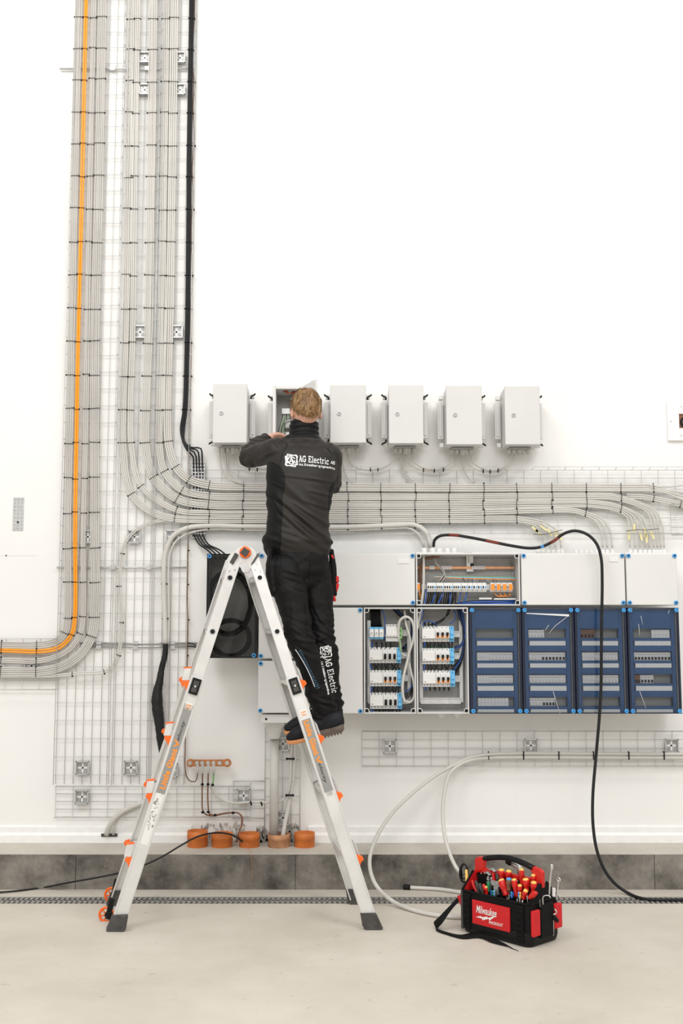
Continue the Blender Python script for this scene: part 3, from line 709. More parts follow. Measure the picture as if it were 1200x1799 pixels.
# yellow marker sleeves
for j, (x, y, r) in enumerate([(946, 936, 40), (955, 928, 50), (966, 935, 30), (977, 938, 10), (985, 942, 5), (940, 930, 50)]):
    q = W(x, y, 6.405); b = B(); a = math.radians(r); u = V((math.sin(a), 0, -math.cos(a))); b.obox(q, V((u.z, 0, -u.x))*.006, (0, .003, 0), u*.024)
    b.build('marker_sleeve', 'tape', label=('second', 'third', 'fourth', 'fifth', 'rightmost', 'leftmost')[j]+' yellow marker sleeve on the fanned end of the fifth row', cat='label', group='yellow sleeves on the fifth row')
for j, (x, y, r) in enumerate([(1105, 940, 0), (1114, 928, -5), (1126, 942, 12), (1133, 936, 5), (1136, 946, 0), (1146, 940, 20)]):
    q = W(x, y, 6.405); b = B(); a = math.radians(r); u = V((math.sin(a), 0, -math.cos(a))); b.obox(q, V((u.z, 0, -u.x))*.006, (0, .003, 0), u*.026)
    b.build('marker_sleeve', 'tape', label=nth(j, 6)+' yellow marker sleeve on the cables above the rightmost enclosure', cat='label', group='yellow sleeves above the rightmost enclosure')
loose([(1100, 933, 6.40), (1120, 930.5, 6.395), (1135, 931, 6.395), (1158, 929, 6.40)], .0016, 'black', 'long thin black tie across the cables above the rightmost enclosure', name='cable_tie', cat='cable tie')
loose([(937, 938, 6.40), (955, 939, 6.395), (975, 934, 6.395), (988, 931, 6.40)], .0016, 'black', 'long thin black tie across the fanned cables of the fifth row', name='cable_tie', cat='cable tie')
# ================================================================ SMALL CABINETS
def small_cabinet(px0, px1, pz0, pz1, lab, open_=False, lock=True, brackets=(1, 1)):
    Yf = 6.22; cx = W((px0+px1)/2, (pz0+pz1)/2, Yf).x; w = abs(W(px1, 730, Yf).x-W(px0, 730, Yf).x)/2
    zt = W(600, pz0, Yf).z; zb = W(600, pz1, Yf).z; x0, x1 = cx-w, cx+w
    e = empty('wall_cabinet', (cx, YW, zb), lab, 'cabinet')
    if not open_:
        b = B(); b.box(x0+.004, x1-.004, Yf+.014, 6.43, zb+.004, zt-.004); b.build('body', 'cab', e, bevel=.003)
        b = B(); b.box(x0, x1, Yf, Yf+.014, zb, zt); d = b.build('door', 'cab', e, bevel=.004)
        c = W(px0+(px1-px0)*.25, pz0+(pz1-pz0)*.5, Yf)
        b = B(); b.lathe((c.x, Yf, c.z), (0, -1, 0), [(.0125, 0), (.0125, .004), (.010, .007), (.008, .007), (.0075, .003), (0, .003)], 18, 0)
        b.box(c.x-.0015, c.x+.0015, Yf-.005, Yf-.002, c.z-.005, c.z+.005, 1)
        b.build('lock', ['wire', 'galv'], d)
    else:
        t = .018; b = B()
        b.box(x0, x0+t, Yf, 6.43, zb, zt); b.box(x1-t, x1, Yf, 6.43, zb, zt); b.box(x0+t, x1-t, Yf, 6.43, zt-t, zt); b.box(x0+t, x1-t, Yf, 6.43, zb, zb+t)
        b.box(x0+t, x1-t, 6.415, 6.43, zb+t, zt-t, 1)
        b.build('body', ['box', 'inner'], e, bevel=.002)
        b = B(); b.obox((x1+.005, Yf-.085, (zb+zt)/2+.0), (.006, .003, 0), (-.04, .085, 0), (0, 0, (zt-zb)/2)); b.build('door', ['lid'], e, bevel=.003)
    for sx, on in ((-1, brackets[0]), (1, brackets[1])):
        xs = cx+sx*(w+.021)
        b = B(); zz0 = zb+(zt-zb)*.165; zz1 = zt-(zt-zb)*.21
        b.box(xs-.017, xs+.017, 6.365, 6.385, zz0, zz1); b.box(xs-.008, xs+.008, 6.359, 6.366, zz0+.015, zz1-.012)
        b.box(cx+sx*w-.004*sx*2, xs, 6.385, 6.40, zz0+.01, zz1-.01)
        b.build('side_bracket', 'cab', e, bevel=.002)
        for zz, dz in ((zz1+.035, -1), (zz0-.035, 1)):
            b = B(); b.box(xs-sx*.006-.012, xs-sx*.006+.012, 6.37, 6.41, zz-.012, zz+.012, 1)
            if on: b.tube(spline([(xs+sx*.014, 6.352, zz-dz*.010), (xs+sx*.012, 6.352, zz-dz*.003), (xs, 6.352, zz+dz*.003), (xs-sx*.008, 6.352, zz+dz*.008), (xs-sx*.011, 6.352, zz+dz*.024)], .006), .0052, 6, 0)
            b.build('clip', ['black', 'lid'], e)
    b = B(); b.box(cx-.022, cx+.022, 6.44, 6.45, zt-.01, zt+.012); b.cyl((cx, 6.438, zt+.012), (cx, 6.452, zt+.012), .013, seg=14); b.build('hanging_eye', 'trim', e)
    b = B(); b.box(cx-w*.62, cx+w*.62, 6.32, 6.42, zb-.006, zb, 1)
    for k, gx in enumerate((-.42, -.2, .05, .2, .42)):
        r = .013 if k != 2 else .019; h = .026 if k != 2 else .032
        b.lathe((cx+gx*w*1.3, 6.385, zb-.005), (0, 0, -1), [(r, 0), (r, h*.5), (r*.8, h*.55), (r*.8, h), (r*.5, h), (0, h)], 10, 0)
    b.build('cable_glands', ['conduit', 'galv'], e)
    return e, cx, w, zb, zt
small_cabinet(374, 434, 674, 778, 'leftmost of the six small wall cabinets, closed, with a round lock')
op = small_cabinet(479, 544, 678, 780, 'open small wall cabinet right in front of the worker, wiring showing', open_=True)
small_cabinet(580, 643, 676, 778, 'closed small wall cabinet just right of the worker\'s head')
small_cabinet(683, 744, 676, 779, 'fourth small wall cabinet from the left, black clips on its left side')
small_cabinet(784, 847, 677, 781, 'fifth small wall cabinet, second from the right of the row', brackets=(0, 1))
small_cabinet(887, 949, 678, 781, 'rightmost of the six small wall cabinets, few cables below it', brackets=(0, 1))
e, cx, w, zb, zt = op
q = W(536, 668, 6.13)      # folded inner flap edge over the worker's head
b = B(); a = W(534, 682, 6.2); c = W(549, 668, 6.12); c2 = W(549, 679, 6.12); a2 = W(535, 688, 6.2)
b.add([a, c, c2, a2, a+V((0, .01, 0)), c+V((0, .01, 0)), c2+V((0, .01, 0)), a2+V((0, .01, 0))], [(0, 1, 2, 3), (7, 6, 5, 4), (0, 4, 5, 1), (3, 2, 6, 7), (1, 5, 6, 2), (0, 3, 7, 4)], 0)
b.build('door_stay', 'galv', e, label='grey folded door edge')
b = B()
for z0, z1 in ((.62, .72), (.20, .30)):
    b.box(cx-w*.6, cx+w*.5, 6.395, 6.41, zb+(zt-zb)*z0, zb+(zt-zb)*z1, 0)
b.build('din_rail', 'wire', e, bevel=.001)
b = B(); b.box(cx-w*.12, cx+w*.6, 6.36, 6.40, zb+(zt-zb)*.62, zb+(zt-zb)*.86, 0); b.box(cx-w*.13, cx-w*.05, 6.352, 6.36, zb+(zt-zb)*.64, zb+(zt-zb)*.84, 1)
b.build('wall_module', ['white', 'black'], None, label='white module clipped high inside the open small cabinet', cat='electrical module', bevel=.002)
b = B(); b.box(cx-w*.4, cx+w*.4, 6.36, 6.40, zb+(zt-zb)*.36, zb+(zt-zb)*.50, 0)
for k in range(5): b.box(cx-w*.4+k*.012, cx-w*.4+k*.012+.002, 6.358, 6.36, zb+(zt-zb)*.36, zb+(zt-zb)*.50, 1)
b.build('terminal_strip', ['white', 'galv'], None, label='white terminal strip in the middle of the open small cabinet', cat='terminal', bevel=.001)
for i in range(3): loose([(487+i, 683+i, 6.3), (500, 684+i*2, 6.27), (508, 690+i, 6.25), (514, 692-i*2, 6.26), (522, 688, 6.3)], .003, 'redp' if i % 2 else 'copperw', nth(i, 3, 'upper', 'lower')+' reddish wire across the top of the open small cabinet', name='wire', group='reddish wires in the open cabinet', cat='wire')
for i in range(7): loose([(488+i*2.2, 768, 6.34), (490+i*2, 755-i*2, 6.3), (495+i*2.6, 740-(i % 3)*5, 6.3), (497+i*2, 728, 6.35)], .0018, ['black', 'conduit', 'green'][i % 3], nth(i, 7)+' thin wire rising inside the open small cabinet', name='wire', group='thin wires in the open cabinet', cat='wire')

# ================================================================ LARGE ENCLOSURES
YE = 6.19; YB = 6.38
def XE(px): return W(px, 1110, YE).x
def ZE(py): return W(600, py, YE).z
XG = [XE(453)+i*(XE(1195)-XE(453))/8 for i in range(9)]
ZL0, ZL1, ZU0, ZU1 = ZE(1255), ZE(1066.5), ZE(1064.5), ZE(971)
def screws(e, x0, x1, z0, z1, which='1111', big=False, Y=YE):
    pts = [(x0, z1), (x1, z1), (x0, z0), (x1, z0)]; ins = .018
    for k, (x, z) in enumerate(pts):
        if which[k] == '0': continue
        xx = x+(ins if k % 2 == 0 else -ins); zz = z+(-ins if k < 2 else ins); b = B()
        b.lathe((xx, Y, zz), (0, -1, 0), [(.0125, -.002), (.0125, .006), (.010, .009), (.0055, .009), (.0055, .004), (0, .004)], 14, 0)
        if big: b.box(xx-.009, xx+.009, Y-.0095, Y-.008, zz-.0015, zz+.0015, 0)
        else: b.cyl((xx, Y-.0055, zz), (xx, Y-.0038, zz), .0054, seg=10, m=1)
        b.build('corner_screw', ['bluescrew', 'black'], e)
def closed_box(x0, x1, z0, z1, lab, sc='1111'):
    g = .004; e = empty('electrical_enclosure', ((x0+x1)/2, YB, z0), lab, 'enclosure')
    b = B(); b.box(x0+g+.003, x1-g-.003, YE+.03, YB, z0+g+.002, z1-g+.004); b.build('body', 'box', e, bevel=.004)
    b = B(); b.box(x0+g, x1-g, YE, YE+.032, z0+g, z1-g); b.build('lid', 'lid', e, bevel=.006, bseg=3)
    screws(e, x0, x1, z0, z1, sc); return e
E_R = closed_box(XG[7], XG[8], ZU0, ZU1, 'square light grey enclosure at the top right corner of the group')
E_T = closed_box(XG[5], XG[7], ZU0, ZU1, 'wide light grey enclosure above the blue ones, the black cord crossing it')
E_L = closed_box(XG[1], XG[3], ZU0, ZU1, 'wide light grey enclosure just right of the worker\'s hips', '0101')
E_M = closed_box(XG[1], XG[2], ZL0, ZL1, 'tall light grey enclosure between the worker\'s legs and the open breakers', '0101')
E_P = closed_box(XG[0], XG[1], ZE(1158), ZU1, 'light grey enclosure behind the right ladder leg, beside the smoked one', '1010')
E_Q = closed_box(XG[0], XG[1], ZE(1254), ZE(1160), 'lowest light grey enclosure above the grey drain pipe', '1010')
b = B(); x0, x1 = XG[0]+.02, XG[1]-.02; z1 = ZE(1255); b.box(x0, x1, YE+.02, YB-.02, z1-.05, z1-.002, 0); b.cyl((x0+.03, YE+.018, z1-.028), (x0+.03, YE+.022, z1-.028), .007, seg=10, m=1)
b.build('entry_flange', ['box', 'black'], E_Q, bevel=.003)
# label holders and scuffs on lids
for e_, a, c in ((E_L, (699, 982), (719, 990)), (E_T, (1070, 979), (1086, 987))):
    p, q = W(a[0], a[1], YE), W(c[0], c[1], YE); b = B(); b.box(p.x, q.x, YE-.004, YE, q.z, p.z); b.build('label_holder', 'white', e_, bevel=.001)
# gland rows on top
def glands(e, pxs, py, r, Y=6.30, h=.03):
    b = B()
    for px in pxs:
        x = W(px, py, Y).x; z = ZU1-.006
        b.lathe((x, Y, z), (0, 0, 1), [(r*1.15, 0), (r*1.15, h*.4), (r*.95, h*.42), (r, h*.5), (r*.95, h), (r*.6, h*1.05), (0, h*1.05)], 10, 0)
    b.build('cable_glands', 'white', e)
glands(E_R, [1107, 1116, 1125, 1133, 1141, 1149, 1155, 1161, 1167], 962, .0115)
glands(E_T, [1012, 1021, 1030, 1039, 1048, 1059, 1067, 1076], 962, .0115)
glands(E_T, [945, 954, 963, 972, 981, 988], 962, .0115)
for e_, (p0, p1) in ((E_R, (1098, 1172)), (E_T, (1006, 1080)), (E_T, (938, 992))):
    b = B(); b.box(W(p0, 965, 6.3).x, W(p1, 965, 6.3).x, 6.25, 6.345, ZU1-.006, ZU1+.004); b.build('gland_plate', 'lid', e_, bevel=.002)
# side glands of the rightmost enclosure
b = B()
for py in (992, 1006, 1020, 1034, 1048):
    z = W(1195, py, 6.3).z; b.lathe((XG[8]-.004, 6.30, z), (1, 0, 0), [(.016, 0), (.016, .012), (.013, .013), (.013, .028), (0, .028)], 10, 0)
b.build('side_glands', 'white', E_R)

def open_box(x0, x1, z0, z1, lab, rails):
    e = empty('open_enclosure', ((x0+x1)/2, YB, z0), lab, 'enclosure'); t = .010
    b = B(); b.box(x0+.002, x0+t, YE+.012, YB, z0+.002, z1-.002); b.box(x1-t, x1-.002, YE+.012, YB, z0+.002, z1-.002)
    b.box(x0+t, x1-t, YE+.012, YB, z1-t, z1-.002); b.box(x0+t, x1-t, YE+.012, YB, z0+.002, z0+t)
    b.box(x0+t, x1-t, YB-.012, YB, z0+t, z1-t, 1)
    b.build('body', ['box', 'inner'], e, bevel=.002)
    for x in (x0, x1):
        for z in (z0, z1):
            b = B(); sx = 1 if x == x0 else -1; sz = 1 if z == z0 else -1; c = V((x+sx*.018, YE+.013, z+sz*.018))
            b.tube([c+V((math.cos(a*.785)*.014, 0, math.sin(a*.785)*.014)) for a in range(8)], .0028, 5, 0, closed=True); b.cyl(c+V((0, .003, 0)), c+V((0, .012, 0)), .012, seg=10, m=1)
            b.build('screw_post', ['box', 'black'], e)
    b = B(); random.seed(int(x0*100)+5)      # grid of small holes along the edge of the back plate
    for k in range(int((z1-z0)/.016)-2):
        for xx in (x0+.022, x0+.030, x1-.022, x1-.030):
            if random.random() < .75: b.cyl((xx, YB-.0135, z0+.03+k*.016), (xx, YB-.011, z0+.03+k*.016), .0026, seg=6, m=0)
    for k in range(int((x1-x0)/.013)-4):
        for zz in (z0+.02, z1-.02): b.cyl((x0+.035+k*.013, YB-.0135, zz), (x0+.035+k*.013, YB-.011, zz), .0026, seg=6, m=0)
    b.build('plate_holes', 'black', e)
    if rails:
        b = B()
        for x in (x0+.035, x1-.035): b = B(); b.box(x-.010, x+.010, YB-.075, YB-.06, z0+.06, z1-.075); b.build('mounting_strip', 'box', e, bevel=.002)
        for zc in rails:
            b = B(); b.box(x0+.03, x1-.04, YB-.085, YB-.075, zc-.017, zc+.017, 0); b.box(x0+.03, x1-.04, YB-.09, YB-.075, zc-.0175, zc-.012, 0); b.box(x0+.03, x1-.04, YB-.09, YB-.075, zc+.012, zc+.0175, 0)
            b.build('din_rail', 'wire', e)
    return e
YD = 6.245      # front of the devices
def zd(py): return W(600, py, YD).z
def xd(px, py=1110): return W(px, 1110, YD).x
O1 = open_box(XG[2], XG[3], ZL0, ZL1, 'open enclosure without lid, four rows of breakers and a looped white cable', [zd(1112), zd(1152), zd(1192), zd(1232)])
O2 = open_box(XG[3], XG[4], ZL0, ZL1, 'open enclosure without lid, three rows of breakers and an empty rail below', [zd(1114), zd(1153), zd(1193), zd(1232)])
O3 = open_box(XG[3], XG[5], ZU0, ZU1, 'wide open enclosure with a copper bar and a row of terminals', [])
b = B(); b.box(XG[3]+.04, XG[5]-.03, YB-.085, YB-.075, zd(1031)-.017, zd(1031)+.017); b.build('din_rail', 'wire', O3)
for px0, px1 in ((742, 792), (828, 905)):
    pass
glands(O3, [745, 760, 772, 786, 798], 962, .018, h=.04); glands(O3, [836, 845, 853, 862, 871, 880, 889, 897], 965, .010, h=.018)
b = B(); b.box(W(730, 965, 6.3).x, W(812, 965, 6.3).x, 6.24, 6.36, ZU1-.006, ZU1+.006); b.box(W(826, 965, 6.3).x, W(906, 965, 6.3).x, 6.24, 6.36, ZU1-.006, ZU1+.006); b.build('gland_plate', 'lid', O3, bevel=.002)
for px in (775, 803):
    b = B(); x = W(px, 1262, 6.28).x; b.box(x-.017, x+.017, 6.25, 6.31, ZL0-.012, ZL0+.004); b.lathe((x, 6.28, ZL0-.012), (0, 0, -1), [(.013, 0), (.013, .014), (0, .014)], 10); b.build('cable_gland', 'white', O2)
# breaker rows
def rcd(px0, px1, py0, py1, lab, grp):
    x0, x1, z0, z1 = xd(px0), xd(px1), zd(py1), zd(py0); h = z1-z0; b = B()
    b.box(x0, x1, YD+.025, YB-.085, z0, z1, 0); b.box(x0, x1-.0005, YD, YD+.026, z0+h*.22, z1-h*.22, 0)
    n = 4
    for k in range(n):
        x = x0+(x1-x0)*(k+.5)/n
        for z in (z0+h*.10, z1-h*.10): b.cyl((x, YD+.0245, z), (x, YD+.0255, z), .0032, seg=8, m=1)
    b.box(x0+.006, x0+.018, YD-.0006, YD+.001, z0+h*.30, z0+h*.33, 1); b.box(x0+.004, x1-.004, YD-.0004, YD+.001, z0+h*.52, z0+h*.53, 2); b.box(x0+.004, x1-.004, YD-.0004, YD+.001, z0+h*.66, z0+h*.67, 2)
    b.build('residual_current_breaker', ['white', 'black', 'wire'], label=lab, cat='breaker', group=grp, bevel=.0012)
def mcb(x0, x1, z0, z1, lab, grp, tog=True, cap='orangel', brow=False):
    h = z1-z0; e = empty('circuit_breaker', ((x0+x1)/2, YB-.09, z0), lab, 'breaker', grp)
    b = B(); b.box(x0, x1-.0006, YD+.025, YB-.085, z0, z1, 0); b.box(x0, x1-.0006, YD, YD+.026, z0+h*.24, z1-h*.22, 0)
    for z in (z0+h*.10, z1-h*.10): b.cyl(((x0+x1)/2, YD+.0245, z), ((x0+x1)/2, YD+.0255, z), .0032, seg=8, m=1)
    b.build('housing', ['white', 'black'], e, bevel=.001)
    b = B(); xm = (x0+x1)/2
    b.box(xm-.0068, xm+.0068, YD-.018, YD+.001, z0+h*.42, z0+h*.60, 0)
    b.box(xm-.0075, xm+.0075, YD-.004, YD+.001, z0+h*.24, z0+h*.42, 1 if tog else 0); b.box(xm-.003, xm+.003, YD-.006, YD+.001, z0+h*.30, z0+h*.42, 0)
    b.build('toggle', ['black', cap], e, bevel=.001)
def blue_terminal(px0, px1, py0, py1, lab):
    x0, x1, z0, z1 = xd(px0), xd(px1), zd(py1), zd(py0); h = z1-z0; b = B()
    b.box(x0, x1, YD+.02, YB-.085, z0, z1, 0); b.box(x0+.002, x1-.001, YD, YD+.021, z0+h*.2, z1-h*.3, 0)
    b.cyl(((x0+x1)/2, YD+.018, z1-h*.12), ((x0+x1)/2, YD+.0205, z1-h*.12), .0035, seg=8, m=1); b.cyl(((x0+x1)/2, YD+.018, z0+h*.12), ((x0+x1)/2, YD+.0205, z0+h*.12), .0035, seg=8, m=1)
    b.box(x0+.004, x1-.003, YD-.002, YD, z0+h*.42, z0+h*.5, 2)
    b.build('neutral_terminal', ['lightblue', 'navy', 'bluescrew'], label=lab, cat='terminal', bevel=.001)
ORD = ['top', 'second', 'third', 'bottom']
def row(pa, pb, pc, pd, py0, py1, desc, brow=False):
    rcd(pa, pb, py0, py1, 'white four-pole breaker, '+desc, None)
    x0, x1 = xd(pb)+.001, xd(pc); n = 3
    for k in range(n): mcb(x0+(x1-x0)*k/n, x0+(x1-x0)*(k+1)/n, zd(py1), zd(py0), ['left', 'middle', 'right'][k]+' black-toggle breaker, '+desc, 'black-toggle breakers in '+desc, tog=not brow)
    blue_terminal(pc, pd, py0, py1, 'light blue terminal, '+desc)
row(649, 672, 697, 704.5, 1137.5, 1165, 'second row of the open box with the looped cable', True)
row(649.5, 672.5, 697.5, 705, 1177.5, 1206, 'third row of the open box with the looped cable')
row(650, 673, 698, 706, 1217.5, 1246, 'bottom row of the open box with the looped cable', True)
row(742, 764.5, 790, 798, 1100, 1127.5, 'top row of the open box beside the blue ones')
row(742, 764.5, 790, 798, 1139, 1167, 'second row of the open box beside the blue ones')
row(742.5, 765, 790.5, 799, 1178, 1207, 'third row of the open box beside the blue ones')
# top row: fuse holders, grey block, earth terminal
for k in range(3):
    x0, x1 = xd(649+k*8.5), xd(657+k*8.5); z0, z1 = zd(1123), zd(1101.5); b = B()
    b.box(x0, x1, YD+.02, YB-.085, z0, z1, 1); b.box(x0+.001, x1-.001, YD, YD+.03, z0+.012, z1-.012, 0)
    b.lathe(((x0+x1)/2, YD+.001, (z0+z1)/2), (0, -1, 0), [(.0105, 0), (.0105, .006), (.008, .007), (.004, .007), (0, .004)], 12, 0); b.cyl(((x0+x1)/2, YD-.0065, (z0+z1)/2), ((x0+x1)/2, YD-.005, (z0+z1)/2), .0028, seg=8, m=2)
    b.build('fuse_holder', ['white', 'lightblue', 'black'], label=['left', 'middle', 'right'][k]+' round white fuse cap in the box with the looped cable', cat='fuse', bevel=.001)
b = B(); x0, x1, z0, z1 = xd(678), xd(699.5), zd(1127), zd(1097)
b.box(x0, x1, YD+.02, YB-.085, z0, z1, 0); b.box(x0+.002, x1-.0, YD, YD+.03, z0+.028, z1-.012, 0); b.box(x0, x1, YD+.01, YD+.03, z0, z0+.02, 2)
for k in range(4):
    for z in (z1-.007, z0+.034): b.cyl((x0+(k+.5)*(x1-x0)/4, YD-.001, z), (x0+(k+.5)*(x1-x0)/4, YD+.022, z), .0026, seg=8, m=1)
    if k: b.box(x0+k*(x1-x0)/4-.0006, x0+k*(x1-x0)/4+.0006, YD-.0005, YD+.02, z0+.028, z1-.012, 2)
b.build('surge_protector', ['white', 'black', 'wire'], label='white four-part module beside the green terminal in the top breaker row', cat='electrical module', bevel=.001)
b = B(); x0, x1, z0, z1 = xd(700), xd(706.5), zd(1122), zd(1102)
b.box(x0, x1, YD+.005, YB-.085, z0, z1, 0)
for z in (z0+.02, z1-.02): b.cyl(((x0+x1)/2, YD+.003, z), ((x0+x1)/2, YD+.006, z), .004, seg=8, m=1)
b.build('earth_terminal', ['green', 'black'], label='green earth terminal in the top row of the open box with the looped cable', cat='terminal', bevel=.001)
# short wires between rows
def wires_between(px0, px1, pya, pyb, n, lab, first_blue=True, gcap=True):
    for k in range(n):
        px = px0+(px1-px0)*(k+.5)/n; m_ = 'bluew' if (k == 0 and first_blue) else 'black'
        loose([(px, pya-1, YD+.035), (px+random.uniform(-1.5, 1.5), pya+2, YD+.02), (px+random.uniform(-3, 3), (pya+pyb)/2, YD+.008), (px+random.uniform(-1.5, 1.5), pyb-3, YD+.02), (px, pyb+1, YD+.035)], .0036, m_,
              nth(k, n)+' '+lab, name='jumper_wire', group=lab+'s', cat='wire', seg=6, step=.01)
        if gcap:
            q = W(px, pyb-.8, YD+.03); b = B(); b.box(q.x-.0045, q.x+.0045, q.y-.005, q.y+.012, q.z-.004, q.z+.005); b.build('wire_ferrule', 'greenst' if gcap == True else 'white', label=nth(k, n)+' small ferrule, '+lab[16:], cat='ferrule', group='ferrules '+lab, bevel=.001)
wires_between(649, 704, 1165, 1178, 9, 'short bent wire above the third breaker row, looped cable box')
wires_between(650, 705, 1206, 1218, 9, 'short bent wire above the bottom breaker row, looped cable box', gcap=2)
wires_between(651, 705, 1246, 1253, 9, 'short bent wire under the bottom breaker row, looped cable box', gcap=False)
wires_between(742, 797, 1127.5, 1139, 9, 'short bent wire above the second breaker row, box beside the blue')
wires_between(742, 797, 1167, 1179, 9, 'short bent wire above the third breaker row, box beside the blue', gcap=2)
wires_between(744, 792, 1207, 1212, 6, 'short bent wire under the third breaker row, box beside the blue', gcap=False)
wires_between(650, 690, 1130, 1139, 5, 'short bent wire above the second breaker row, looped cable box')
wires_between(744, 770, 1094, 1101, 4, 'short bent wire entering the top breaker row, box beside the blue', first_blue=False)
# large wire runs
def run(specs, lab, grp=None, name='wire', Y=6.32):
    for j, s_ in enumerate(specs): loose(s_[0], s_[1], s_[2], lab if len(specs) == 1 else nth(j, len(specs))+' '+lab, name=name, group=grp, Y=Y, cat='wire')
blk = [([(651+k*2.1, 1070), (652+k*1.9, 1085), (651+k*2.4, 1103)], .0042, 'black') for k in range(9)]
run(blk, 'black wire falling into the fuse row of the looped cable box', 'black wires above the fuse row')
run([([(671, 1070, 6.28), (675, 1080, 6.27), (677, 1100, 6.28), (675, 1125, 6.3)], .003, 'bluew')], 'thin blue wire hanging beside the fuse row')
run([([(689+k*2, 1068), (702+k*2, 1082), (716+k, 1090), (722+k, 1110), (716+k*2, 1130), (706+k, 1140)], .005, 'black' if k != 2 else 'bluew') for k in range(4)], 'thick wire sweeping behind the looped white cable', 'wires behind the white loop')
run([([(722+k, 1170), (714, 1190+k*3), (700, 1197+k*2)], .003, 'bluew' if k == 0 else 'black') for k in range(2)], 'wire entering the third breaker row from the right, looped cable box', 'wires right of the third row')
run([([(727, 1200+k*3, 6.28), (720, 1210+k*4, 6.27), (712, 1216+k*4, 6.27), (703, 1220+k*3, 6.28)], .0032, 'bluew' if k == 0 else 'black') for k in range(4)], 'wire entering the bottom breaker row from the right, looped cable box', 'wires right of the bottom row')
loose([(701, 1128, 6.26), (700, 1105, 6.24), (703, 1090, 6.225), (713, 1083.5, 6.22), (722, 1088, 6.22), (727, 1102, 6.22), (726, 1125, 6.222), (720, 1142, 6.225), (716, 1160, 6.225), (711, 1180, 6.225), (707.5, 1200, 6.225), (708, 1222, 6.23), (712, 1234, 6.235)], .0082, 'cable2', 'thick white cable looped in a long oval inside the open breaker box', step=.012)
loose([(711, 1072, 6.26), (713, 1095, 6.24), (721, 1125, 6.235), (718, 1150, 6.24), (712, 1152, 6.25), (706, 1148, 6.26), (703, 1130, 6.27), (702, 1118, 6.27)], .0062, 'cable2', 'thinner white cable crossing behind the oval loop', step=.012)
loose([(719, 1165, 6.24), (722, 1180, 6.235), (727, 1200, 6.235), (727, 1225, 6.235), (720, 1234, 6.24), (713, 1232, 6.24)], .0072, 'cable2', 'white cable closing the foot of the oval loop at right', step=.012)
loose([(702.5, 1121, 6.235), (703, 1138, 6.23), (706, 1146, 6.235)], .0035, 'green', 'green and yellow earth wire under the green terminal', cat='wire', name='wire')
# second open box
for k in range(5):
    loose([(741-k*.6, 1068, 6.30), (738-k*.9, 1085), (733.5+k*.2, 1102), (732.5+k*.5, 1130), (733+k*.4, 1180)], .0045, 'bluew' if k in (0, 1) else 'black', nth(k, 5)+' thick wire down the left side of the second open box', name='wire', group='wires down the left side of the second open box', cat='wire', Y=6.29)
for k in range(3): loose([(788+k*1.5, 1068), (785+k*2, 1078), (779-k*3, 1090), (770-k*5, 1096), (765-k*7, 1099)], .0026, 'black', nth(k, 3)+' black wire curving onto the top breaker row, second open box', name='wire', group='black wires onto the top row', cat='wire', Y=6.28)
loose([(795, 1068), (801, 1082), (798, 1090), (790, 1096)], .003, 'bluew', 'blue wire curving onto the blue terminal of the top row', name='wire', cat='wire', Y=6.27)
loose([(744, 1101), (745, 1093), (752, 1090), (762, 1094), (768, 1098)], .003, 'bluew', 'blue wire arching over the left end of the top breaker row', name='wire', cat='wire', Y=6.26)
for k in range(8):
    loose([(803+k*1.2, 1068), (807+k*.9, 1085), (813+k*.4, 1100), (815+k*.35, 1125), (813+k*.4, 1140+k*2), (808, 1158+k*4), (800, 1168+k*5), (797, 1172+k*5)] if k < 4 else [(803+k*1.2, 1068), (808+k*.8, 1085), (814+k*.3, 1100), (815+k*.3, 1118), (808, 1130+k), (799, 1132+k)], .0042, 'bluew' if k in (1, 5, 7) else 'black', nth(k, 8)+' thick wire down the right side of the second open box', name='wire', group='wires down the right side of the second open box', cat='wire', Y=6.285)
# wide open box contents
p = W(752, 997.5, 6.33); q = W(908, 997.5, 6.33); b = B(); b.box(XG[3]+.012, XG[5]-.015, 6.328, 6.336, p.z-.007, p.z+.007, 0); bb = b.build('copper_busbar', 'copperb', label='flat bright copper bar across the wide open enclosure', cat='busbar', bevel=.001)
b = B()
for px in list(range(756, 764, 3))+list(range(777, 793, 3))+list(range(830, 854, 3)):
    x = W(px, 997, 6.32).x; b.box(x-.004, x+.003, 6.318, 6.330, p.z-.010, p.z+.009, 0); b.cyl((x, 6.318, p.z+.004), (x, 6.312, p.z+.004), .0028, seg=6)
b.build('clamps', 'steel', bb)
b = B(); p0 = W(820, 975, 6.32); p1 = W(832, 995, 6.32); b.box(p0.x, p1.x, 6.33, 6.36, p1.z-.03, p0.z, 0)
for k in range(3): b.cyl((p0.x+.012, 6.329, p0.z-.014-k*.013), (p0.x+.012, 6.331, p0.z-.014-k*.013), .003, seg=6, m=1)
b.box(p0.x+.022, p1.x+.002, 6.322, 6.335, p1.z+.0, p1.z+.018, 1)
b.build('support_bracket', ['white', 'black'], None, label='white holed bracket holding the copper bar', cat='bracket')
